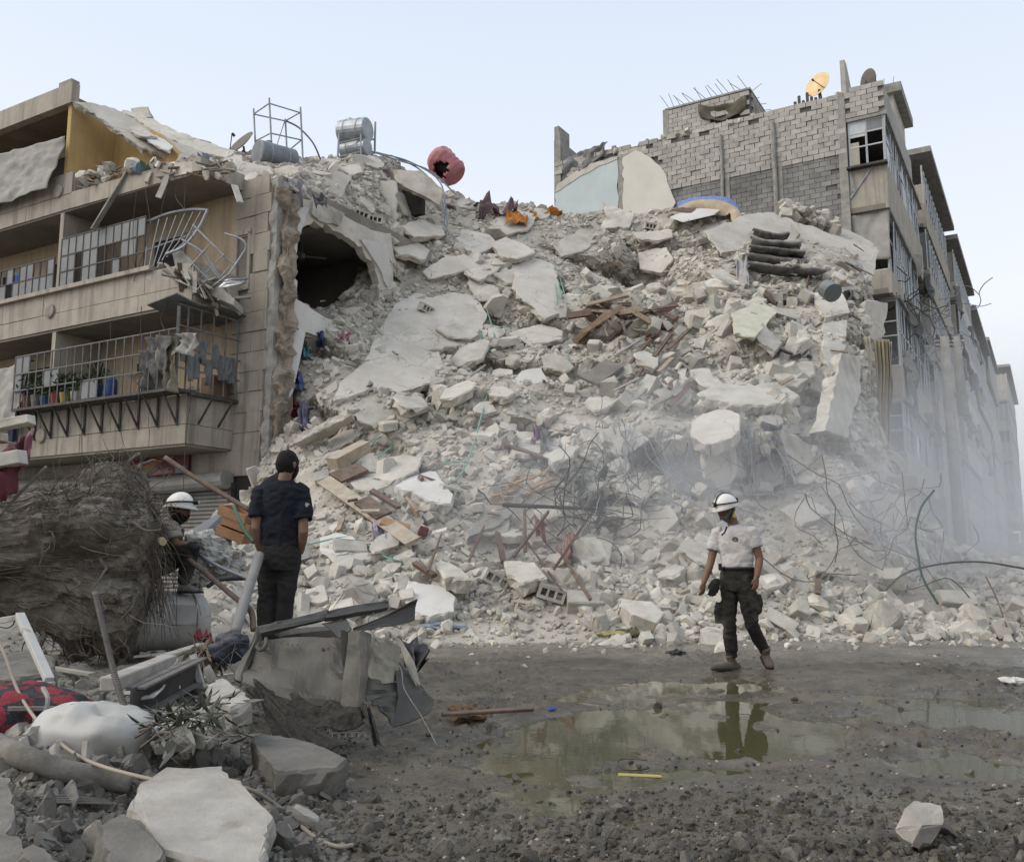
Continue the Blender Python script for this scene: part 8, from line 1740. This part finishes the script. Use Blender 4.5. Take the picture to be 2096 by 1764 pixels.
def helmet(c, f, up, label, s=1.0):
    f, up = Vector(f).normalized(), Vector(up).normalized(); up = (up-f*up.dot(f)).normalized(); x = f.cross(up); q = lambda a, b_, z: c+(x*a+f*b_+up*z)*s
    t = thing('helmet', label, 'helmet', c)
    nu, nv = 40, 16; vs = []
    for j in range(nv+1):
        for i in range(nu):
            ph = 2*math.pi*i/nu; z = math.cos(math.pi/2*j/nv); r = math.sin(math.pi/2*j/nv); b_ = math.cos(ph); ridge = 1+.03*math.exp(-(math.sin(ph)*r/.25)**2)
            vs.append(q(r*math.sin(ph)*.112, r*b_*.138, z*.125*ridge))
    nb = len(vs)
    for i in range(nu): ph = 2*math.pi*i/nu; b_ = math.cos(ph); e = .010+.024*max(0, b_)+.008*max(0, -b_); vs.append(q(math.sin(ph)*(.112+e*.6), b_*(.138+e), -.018-.012*max(0, b_)))
    fs = [(j*nu+i, j*nu+(i+1) % nu, (j+1)*nu+(i+1) % nu, (j+1)*nu+i) for j in range(nv+1) for i in range(nu)]
    MB().add(vs, fs).build('shell', M_HELM, t, smooth=True, fix=True, thick=.005)
    st = [q(math.sin(a)*.117, math.cos(a)*.143, .030+.012*math.cos(a)) for a in np.linspace(0, 2*math.pi, 33)]; MB().tube(st, .007, 6, caps=False).build('headlamp_strap', M_BLACK, t)
    MB().tube([q(0, math.cos(a)*.142, .02+math.sin(a)*.115) for a in np.linspace(.1, math.pi-.1, 17)], .006, 6).build('headlamp_strap', M_BLACK, t)
    lp = MB(); lp.tube([q(0,.140,.042), q(0,.178,.044)], [.026, .022], 12); lo = lp.build('headlamp', M_BLACK, t); MB().tube([q(0,.177,.044), q(0,.183,.044)], .018, 12).build('lens', M_LENS, lo)
    MB().box(q(0,-.15,.035), (.06*s, .03*s, .045*s), axes=(x, f, up)).build('battery_box', M_BLACK, t)
    for k in (-1, 1): MB().tube([q(.113*k,.02,.0), q(.100*k,.02,-.06), q(.06*k,.045,-.135)], .006, 5).build('chin_strap', M_BLACK, t)
    return t, q
def boot(parent, heel, toe, ankle, m=M_BOOT, name='boot'):
    heel, toe, ankle = Vector(heel), Vector(toe), Vector(ankle); d = (toe-heel).normalized(); side = d.cross(ZX).normalized(); mb = MB(); L_ = (toe-heel).length; up = side.cross(d).normalized()
    if up.z < 0: up = -up
    oval_loft(mb, [(heel+up*.045-d*.005, .034, .035), (heel+d*.05+up*.045, .042, .045), (heel+d*L_*.45+up*.042, .044, .040), (heel+d*L_*.75+up*.034, .048, .032), (heel+d*L_*.95+up*.028, .036, .025), (heel+d*L_+up*.024, .018, .014)], side, 14)
    oval_loft(mb, [(heel+d*.055+up*.03, .040, .050), ((heel+d*.055+ankle)/2, .042, .046), (ankle+(ankle-heel).normalized()*.07, .046, .050)], side, 14)
    o = fuse(mb, name, m, parent, .008, 3, .003, 4)
    MB().prism([heel+side*.04-up*.0, heel+d*L_*.5+side*.046, heel+d*L_*.92+side*.04, heel+d*(L_+.008), heel+d*L_*.92-side*.04, heel+d*L_*.5-side*.046, heel-side*.04, heel-d*.01], up*.02).build('sole', M_BLACK, o)
    return o

# --- walking rescuer in the mud, looking down to his right
D0 = PZ(1492, 1372, .02).y
J = lambda u, v, dd=0: P(u, v, D0+dd)
pw = thing('person', 'person in white helmet and soiled white t-shirt walking past the puddle', 'person', Vector((J(1510,1370).x, D0, 0)))
FS = Vector((-.55,-.83,0)).normalized(); SD = Vector((FS.y,-FS.x,0)); SD = Vector((.83,-.55,0))          # SD points to the picture's right
hc = J(1487,1042,-.02); hf = Vector((-.78,-.48,-.42)).normalized(); hu = Vector((-.30,-.18,.93))
mb = MB(); q = head(mb, hc, hf, hu, 1.0)
mb.tube([J(1496,1058,.02), J(1501,1072,.03), J(1503,1088,.03)], [.056,.058,.07], 14)
oval_loft(mb, [(J(1504,1082,.02),.10,.07),(J(1506,1095,.0),.165,.095),(J(1507,1120),.160,.100),(J(1508,1160),.140,.095),(J(1510,1190),.150,.10)], SD)
sl, sr = J(1468,1089,.10), J(1538,1087,-.10); el, er = J(1455,1150,.08), J(1555,1143,-.10); wl, wr_ = J(1440,1192,.0), J(1549,1181,-.16)
mb.tube([sl, sl.lerp(el,.5), el, el.lerp(wl,.4), wl], [.050,.046,.040,.041,.028], 12); mb.tube([sr, sr.lerp(er,.5), er, er.lerp(wr_,.4), wr_], [.052,.048,.041,.042,.029], 12)
hand(mb, wl, J(1439,1214,-.03), Vector((-.6,-.7,0)), 1.0, .8); hand(mb, wr_, J(1546,1217,-.18), Vector((-.75,-.5,0)), 1.0, .55)
body = fuse(mb, 'body', M_SKIN, pw, .0065, 3)
eyes(q, body); beard(q, pw, M_GREYB); hair_cap(q, pw, M_HAIR, low=-.3, front=.5)
mb = MB()
oval_loft(mb, [(J(1503,1077,.03),.070,.060),(J(1504,1083,.02),.115,.082),(J(1505,1092,.0),.180,.106),(J(1506,1108),.196,.120),(J(1507,1130),.182,.120),(J(1508,1150),.170,.118),(J(1508,1166),.166,.118)], SD, 28)
for s_, e_, dn in ((sl, el, .62), (sr, er, .60)): mb.tube([s_+ZX*.006+(Vector((J(1505,1100)))-s_)*.22, s_-ZX*.006, s_.lerp(e_, dn*.5), s_.lerp(e_, dn)], [.064,.066,.070,.076], 16)
fuse(mb, 'tshirt', M_WTEE, pw, .009, 5, .013, 11)
em = thing('x', 'x', 'x', (0, 0, 0)) if False else None
ec = J(1506,1104,-.135); en = (Vector((-.35,-.93,.08))).normalized(); ex = en.orthogonal().normalized(); ey = en.cross(ex)
# push the emblem onto the cloth
_dg = bpy.context.evaluated_depsgraph_get(); _ts = [o for o in pw.children if o.name.startswith('tshirt')][0]
_bv = BVHTree.FromPolygons([v.co.copy() for v in _ts.data.vertices], [tuple(p.vertices) for p in _ts.data.polygons]); _h = _bv.ray_cast(CAM, ray(1505,1104)); 
if _h[0] is not None: ec = _h[0]; en = _h[1] if _h[1].dot(CAM-_h[0]) > 0 else -_h[1]; ex = ZX.cross(en).normalized(); ey = en.cross(ex)
disc = lambda r, off, nm, m, par: MB().tube([ec+en*(off-.004), ec+en*off], r, 24).build(nm, m, par)
e0 = disc(.030, .006, 'round_emblem', mat('emblem_navy', (.03,.045,.09), rough=.7, island=0), pw); disc(.023, .0075, 'emblem_ring', mat('emblem_cream', (.45,.42,.33), rough=.7, island=0), e0); disc(.020, .009, 'emblem_field', MATS['emblem_navy'], e0)
MB().prism([ec+en*.0105+ey*.014, ec+en*.0105-ey*.010-ex*.016, ec+en*.0105-ey*.010+ex*.016], en*.001).build('emblem_peak', M_YEL, e0)
mb = MB()
hl, hr = J(1492,1205,.06), J(1527,1206,-.06); kl, kr = J(1493,1274,.02), J(1540,1281,-.02); al, ar = J(1497,1346,.08), J(1566,1332,.12)
oval_loft(mb, [(J(1508,1158),.160,.112),(J(1509,1172),.168,.120),(J(1509,1192),.172,.124),(J(1509,1210),.150,.110)], SD, 28)
mb.tube([hl+ZX*.06, hl, hl.lerp(kl,.5), kl, kl.lerp(al,.4), al], [.088,.092,.086,.072,.070,.058], 18); mb.tube([hr+ZX*.06, hr, hr.lerp(kr,.5), kr, kr.lerp(ar,.4), ar], [.088,.094,.088,.072,.072,.056], 18)
oval_loft(mb, [(J(1474,1232,.06),.05,.05),(J(1471,1250,.06),.058,.055),(J(1473,1276,.06),.052,.05)], SD, 14)         # cargo pockets
oval_loft(mb, [(J(1546,1218,-.06),.05,.06),(J(1551,1236,-.06),.060,.065),(J(1547,1252,-.06),.05,.055)], SD, 14)
fuse(mb, 'cargo_trousers', M_CARGO, pw, .010, 4, .014, 17)
blt = [J(1508,1163)+SD*math.cos(a)*.170+SD.cross(ZX)*math.sin(a)*.124 for a in np.linspace(0, 2*math.pi, 33)]; MB().tube(blt, .016, 8, caps=False).build('belt', M_BLACK, pw)
MB().box(J(1474,1160,-.05), (.03,.03,.07)).build('radio_pouch', M_BLACK, pw)
boot(pw, J(1512,1372,.13)*1.0, J(1457,1372,-.10), J(1499,1350,.08)); 
boot(pw, J(1563,1345,.20), J(1577,1371,-.02), J(1566,1333,.12))
helmet(hc+hu.normalized()*.034, Vector((-.80,-.50,-.22)), hu, 'white rescue helmet with headlamp on the walking rescuer')
MB().tube([J(1488,1078,-.10), J(1483,1090,-.14), J(1477,1095,-.14)], .009, 6).build('dangling_strap', M_BLACK, pw); MB().box(J(1503,1055,-.10), (.03,.02,.035)).build('ear_plug_tag', M_YEL, pw)
gl = thing('work_gloves', 'dark work gloves hanging from the walking rescuer belt', 'gloves', J(1461,1220,-.02))
for k in range(2):
    mb = MB(); hand(mb, J(1468-3*k,1184+6*k,-.02-.04*k), J(1458-4*k,1230,-.04), Vector((-1,0,.2)), 1.15, .3); fuse(mb, 'glove', M_CARGO, gl, .007, 2)

# --- man in navy t-shirt seen from behind
D1 = 7.95
J = lambda u, v, dd=0: P(u, v, D1+dd)
ps = thing('person', 'person in navy t-shirt and dark trousers standing with back to the viewer', 'person', J(563,1345))
SD = Vector((.99,-.1,0)).normalized()
hc = J(588,953,.0); hf = Vector((.42,.88,-.05)).normalized(); mb = MB(); q = head(mb, hc, hf, ZX, 1.06)
mb.tube([J(587,962,-.02), J(583,978,-.03), J(578,996,-.02)], [.056,.058,.075], 14)
oval_loft(mb, [(J(576,985),.10,.07),(J(576,1000),.17,.095),(J(574,1040),.165,.105),(J(572,1085),.145,.10),(J(571,1120),.155,.105)], SD)
sl, sr = J(536,1004,0), J(617,1004,.02); el, er = J(524,1082,-.06), J(621,1090,-.06); wl, wr_ = J(533,1126,.03), J(614,1131,.03)
mb.tube([sl, sl.lerp(el,.5), el, el.lerp(wl,.4), wl], [.054,.049,.043,.043,.032], 12); mb.tube([sr, sr.lerp(er,.5), er, er.lerp(wr_,.4), wr_], [.054,.049,.043,.043,.032], 12)
hand(mb, wl, J(541,1150,.09), Vector((-.3,-1,0)), 1.0, .4); hand(mb, wr_, J(606,1152,.09), Vector((.3,-1,0)), 1.0, .4)
body = fuse(mb, 'body', M_SKIN, ps, .0065, 3)
eyes(q, body); hair_cap(q, ps, M_HAIR, low=-.50, front=.45, grow=1.09); beard(q, ps, M_HAIR, 1.10, 82)
mb = MB()
oval_loft(mb, [(J(583,974,-.01),.072,.062),(J(580,981,-.01),.115,.08),(J(577,994),.195,.110),(J(576,1020),.206,.124),(J(574,1050),.196,.124),(J(573,1080),.180,.120),(J(572,1105),.176,.122),(J(572,1119),.178,.124)], SD, 28)
for s_, e_, dn in ((sl, el, .70), (sr, er, .70)): mb.tube([s_+ZX*.012+(J(576,1010)-s_)*.2, s_, s_.lerp(e_, dn*.5), s_.lerp(e_, dn)], [.074,.078,.080,.086], 16)
fuse(mb, 'tshirt', M_NAVY, ps, .009, 5, .014, 23)
MB().prism([J(626,1028,-.095), J(634,1031,-.07), J(628,1038,-.09), J(624,1034,-.095)], Vector((0,.004,0))).build('sleeve_print', M_PLAST, ps)
mb = MB()
hl, hr = J(549,1150), J(591,1150); kl, kr = J(545,1245,.02), J(584,1243,.02); al, ar = J(546,1325,.05), J(574,1322,.05)
oval_loft(mb, [(J(572,1112),.165,.118),(J(571,1130),.178,.128),(J(570,1150),.180,.130),(J(570,1168),.155,.115)], SD, 28)
mb.tube([hl+ZX*.05, hl, hl.lerp(kl,.5), kl, kl.lerp(al,.4), al], [.090,.094,.086,.072,.072,.066], 18); mb.tube([hr+ZX*.05, hr, hr.lerp(kr,.5), kr, kr.lerp(ar,.4), ar], [.090,.094,.086,.072,.072,.066], 18)
fuse(mb, 'trousers', M_TROU, ps, .010, 4, .012, 29)
for h_, t_, a_ in ((J(547,1349,-.06), J(541,1345,.20), J(546,1328,.03)), (J(575,1347,-.06), J(580,1343,.20), J(574,1326,.03))): boot(ps, h_, t_, a_, M_BLACK, 'shoe')
# what he stands on
gslab([(505,1352),(560,1340),(625,1345),(640,1362),(560,1372),(510,1368)], .265, .12, M_FSLAB, 'pale slab under the feet of the standing person', (0,0))

# --- rescuer crouching on the white tank, in profile
D2 = 8.5
J = lambda u, v, dd=0: P(u+14, v, D2+dd)
pc_ = thing('person', 'person in white helmet and dark vest crouching on the white boiler tank', 'person', J(350,1215))
SD = Vector((.15,-.98,0)).normalized(); hc = J(353,1043); hf = Vector((.93,-.25,-.22)).normalized(); hu = Vector((.2,0,.97)); mb = MB(); q = head(mb, hc, hf, hu, 1.0)
mb.tube([J(348,1052), J(342,1064), J(338,1076)], [.056,.060,.075], 14)
oval_loft(mb, [(J(337,1070),.12,.08),(J(332,1082),.17,.10),(J(326,1110),.16,.105),(J(322,1140),.16,.11)], SD)
s1, e1, w1 = J(335,1078,-.17), J(345,1112,-.20), J(372,1118,-.14); s2, e2, w2 = J(335,1078,.17), J(350,1112,.22), J(374,1116,.14)
for a, b_, c in ((s1, e1, w1), (s2, e2, w2)): mb.tube([a, a.lerp(b_,.5), b_, b_.lerp(c,.5), c], [.052,.048,.042,.041,.030], 12)
hand(mb, w1, J(386,1128,-.10), Vector((0,1,0)), 1, .7); hand(mb, w2, J(386,1128,.08), Vector((0,-1,0)), 1, .7)
body = fuse(mb, 'body', M_SKIN, pc_, .0065, 3); eyes(q, body); beard(q, pc_, M_HAIR, 1.12); hair_cap(q, pc_, M_HAIR, low=-.5, front=.5, grow=1.08)
mb = MB()
oval_loft(mb, [(J(340,1066),.085,.07),(J(336,1073),.18,.105),(J(331,1092),.19,.125),(J(326,1118),.175,.125),(J(322,1142),.17,.125)], SD, 28)
for a, b_ in ((s1, e1), (s2, e2)): mb.tube([a+(J(335,1085)-a)*.2, a, a.lerp(b_,.4), a.lerp(b_,.75)], [.072,.076,.080,.082], 16)
fuse(mb, 'tshirt', mat('beige_tshirt', (.30,.275,.235), (.22,.20,.17), rough=.9, scale=6, bump=.3, island=0), pc_, .009, 5, .007, 31)
mb = MB(); oval_loft(mb, [(J(336,1076),.185,.118),(J(330,1095),.196,.134),(J(325,1120),.182,.134),(J(322,1138),.178,.134)], SD, 28); fuse(mb, 'vest', mat('dark_vest', (.05,.047,.042), (.03,.028,.025), rough=.9, bump=.3, island=0), pc_, .010, 4, .006, 35)
mb = MB()
for dd, ku, kv in ((-.14, 377, 1122), (.14, 380, 1126)):
    h_, k_, a_ = J(328,1150,dd*.8), J(ku,kv,dd*1.3), J(362 if dd < 0 else 372,1194,dd); mb.tube([h_-Vector((.05,0,0)), h_, h_.lerp(k_,.5), k_, k_.lerp(a_,.4), a_], [.09,.098,.090,.076,.072,.058], 18)
oval_loft(mb, [(J(322,1130),.165,.12),(J(322,1145),.175,.13),(J(324,1162),.17,.12),(J(328,1172),.14,.09)], SD, 24)
fuse(mb, 'trousers', M_CARGO, pc_, .010, 4, .009, 37)
for dd in (-.14, .14):
    u0 = 352 if dd < 0 else 362; MB().tube([J(372,1118,dd*1.5), J(384,1122,dd*1.3), J(382,1136,dd*1.3)], [.05,.06,.045], 10).build('knee_pad', M_BLACK, pc_)
    boot(pc_, J(u0,1214,dd), J(u0+38,1214,dd), J(u0+8,1196,dd), mat('grey_trainer', (.24,.235,.22), (.15,.145,.135), rough=.8, island=0), 'shoe')
helmet(hc+hu.normalized()*.034+hf*.004, Vector((.95,-.2,-.05)), hu, 'white rescue helmet with headlamp on the crouching rescuer')
MB().tube([J(348,1068,-.15), J(352,1085,-.16), J(353,1108,-.17)], .012, 6).build('radio_strap', M_BLACK, pc_)
# ---------------------------------------------------------------- drifting dust in front of the street and low over the heap's right foot
def dust_volume(name, c, r, dens, seed, scale):
    nu, nv = 32, 16; vs = []
    for j in range(nv+1):
        for i in range(nu):
            th, ph = math.pi*j/nv, 2*math.pi*i/nu; vs.append(Vector(c)+Vector((r[0]*math.sin(th)*math.cos(ph), r[1]*math.sin(th)*math.sin(ph), r[2]*math.cos(th))))
    mb = MB().add(vs, [(j*nu+i, j*nu+(i+1) % nu, (j+1)*nu+(i+1) % nu, (j+1)*nu+i) for j in range(nv) for i in range(nu)])
    m = bpy.data.materials.new(name); m.use_nodes = True; nt = m.node_tree; N = nt.nodes; L = nt.links; N.clear(); out = N.new('ShaderNodeOutputMaterial'); v = N.new('ShaderNodeVolumePrincipled')
    v.inputs['Color'].default_value = (.86,.87,.89,1); v.inputs['Anisotropy'].default_value = .1
    g = N.new('ShaderNodeNewGeometry'); mp = N.new('ShaderNodeMapping'); mp.inputs['Location'].default_value = [-c[k]/r[k] for k in range(3)]; mp.inputs['Scale'].default_value = [1/r[k] for k in range(3)]; L.new(g.outputs['Position'], mp.inputs[0])
    ln = N.new('ShaderNodeVectorMath'); ln.operation = 'LENGTH'; L.new(mp.outputs[0], ln.inputs[0])
    fo = N.new('ShaderNodeMapRange'); fo.inputs['From Min'].default_value = 1.0; fo.inputs['From Max'].default_value = .25; fo.inputs['To Min'].default_value = 0; fo.inputs['To Max'].default_value = 1; L.new(ln.outputs['Value'], fo.inputs['Value'])
    nz = N.new('ShaderNodeTexNoise'); nz.inputs['Scale'].default_value = scale; nz.inputs['Detail'].default_value = 3; L.new(g.outputs['Position'], nz.inputs['Vector'])
    nr = N.new('ShaderNodeMapRange'); nr.inputs['From Min'].default_value = .35; nr.inputs['From Max'].default_value = .7; nr.inputs['To Min'].default_value = .15; nr.inputs['To Max'].default_value = 1; L.new(nz.outputs['Fac'], nr.inputs['Value'])
    mu = N.new('ShaderNodeMath'); mu.operation = 'MULTIPLY'; L.new(fo.outputs[0], mu.inputs[0]); L.new(nr.outputs[0], mu.inputs[1])
    m2 = N.new('ShaderNodeMath'); m2.operation = 'MULTIPLY'; m2.inputs[1].default_value = dens; L.new(mu.outputs[0], m2.inputs[0]); L.new(m2.outputs[0], v.inputs['Density']); L.new(v.outputs[0], out.inputs['Volume'])
    return kind(mb.build('dust_cloud', m), 'stuff')
dust_volume('dust_street', P(1980, 1080, 30), (9, 16, 7.0), .12, 1, .22)
dust_volume('dust_low', P(1880, 1150, 19), (6.5, 4.5, 2.6), .16, 3, .4)
dust_volume('dust_foot', P(1560, 1050, 15.8), (7.5, 2.9, 2.9), .32, 2, .4)
# ---------------------------------------------------------------- tell look-alikes apart by what they lie beside
MARKS = [(640,560,'the torn open room'),(600,700,'the torn building corner'),(860,650,'the largest smooth slab'),(790,770,'the jagged smooth slab'),(1085,775,'the rounded white faced slab'),(1105,590,'the green cables'),(1290,675,'the wrecked furniture timbers'),(1455,420,'the folded mattress'),(1590,515,'the dark quilts'),(1620,500,'the tilted roof slab'),(1530,805,'the wide ledge slab'),(1465,870,'the crazed plate'),(1475,950,'the upright pale plate'),(1575,970,'the square white plate'),(1730,800,'the standing wall panel'),(1810,800,'the olive curtain'),(1790,1050,'the brownish wall piece'),(1890,1110,'the arching green hose'),(1120,1040,'the rebar tangles'),(1140,925,'the hanging white cloth'),(870,995,'the ribbed white slab'),(755,1075,'the long pale plank'),(690,1110,'the low white topped slab'),(880,1230,'the white painted block'),(570,1150,'the standing person'),(690,1350,'the crushed cabinet'),(1505,1200,'the walking rescuer'),(1235,785,'the broken chair seat'),(1120,412,'the orange cloth'),(1020,412,'the mauve cloth'),(1310,540,'the deep hollow'),(840,410,'the crushed room'),(915,340,'the red tank'),(730,290,'the double tank rack'),(570,290,'the steel angle tower'),(300,1400,'the metal channel'),(420,1360,'the mop'),(185,1510,'the white jug'),(410,1670,'the large pale slab'),(610,1550,'the thick grey slab'),(60,1450,'the plaid bundle'),(1890,1710,'the large pale rock'),(1310,1585,'the yellow stick'),(2010,1665,'the flat grey board'),(340,1270,'the boiler tank'),(1285,1300,'the pale yellow cloth'),(1386,1340,'the black plastic bag'),(1770,1200,'the brownish wall piece foot'),(2040,1250,'the street side rebar'),(1540,650,'the cream foam board')]
SHORT = {'loose concrete chunks': 'angular concrete chunk', 'chunks along the foot of the heap': 'pale concrete chunk at the heap foot', 'tumbled wall blocks': 'squared limestone block', 'blocks on the lower apron': 'low lying limestone block', 'plastered slab fragments': 'flat plastered slab fragment', 'slab fragments on the left building': 'flat roof slab fragment', 'broken slabs on the rubble slope': 'broken pale concrete slab', 'loose hollow blocks': 'hollow concrete block with holes', 'stones of the foreground bank': 'angular grey stone', 'stones before the puddle': 'dark muddy stone', 'pale pieces of the foreground bank': 'pale broken slab piece', 'stones round the puddle': 'small wet stone', 'dark planks on the lower slope': 'dark narrow plank', 'laths scattered on the heap': 'short broken lath', 'green conduits on the heap': 'pale green conduit', 'rebar tangles on the lower slope': 'tangled rusty rebar', 'rebar over the hollow': 'bent rebar strands', 'wires near the green hose': 'loose rusty wire', 'rusty bars on the lower slope': 'rusty steel bar'}
bpy.context.view_layer.update()
for o in list(COL.objects):
    g_ = o.get('group')
    if g_ not in SHORT or o.parent: continue
    u, v = proj(o.matrix_world.translation); k = min(MARKS, key=lambda m_: (m_[0]-u)**2 + ((m_[1]-v)*1.2)**2); dx, dy = u-k[0], v-k[1]
    d = max(o.dimensions); big = 'large ' if d > .85 else ('small ' if d < .4 else '')
    rel = 'close to' if math.hypot(dx, dy) < 38 else ('above' if dy < -abs(dx) else ('below' if dy > abs(dx) else 'beside'))
    o['label'] = f'{big}{SHORT[g_]} lying {rel} {k[2]}'
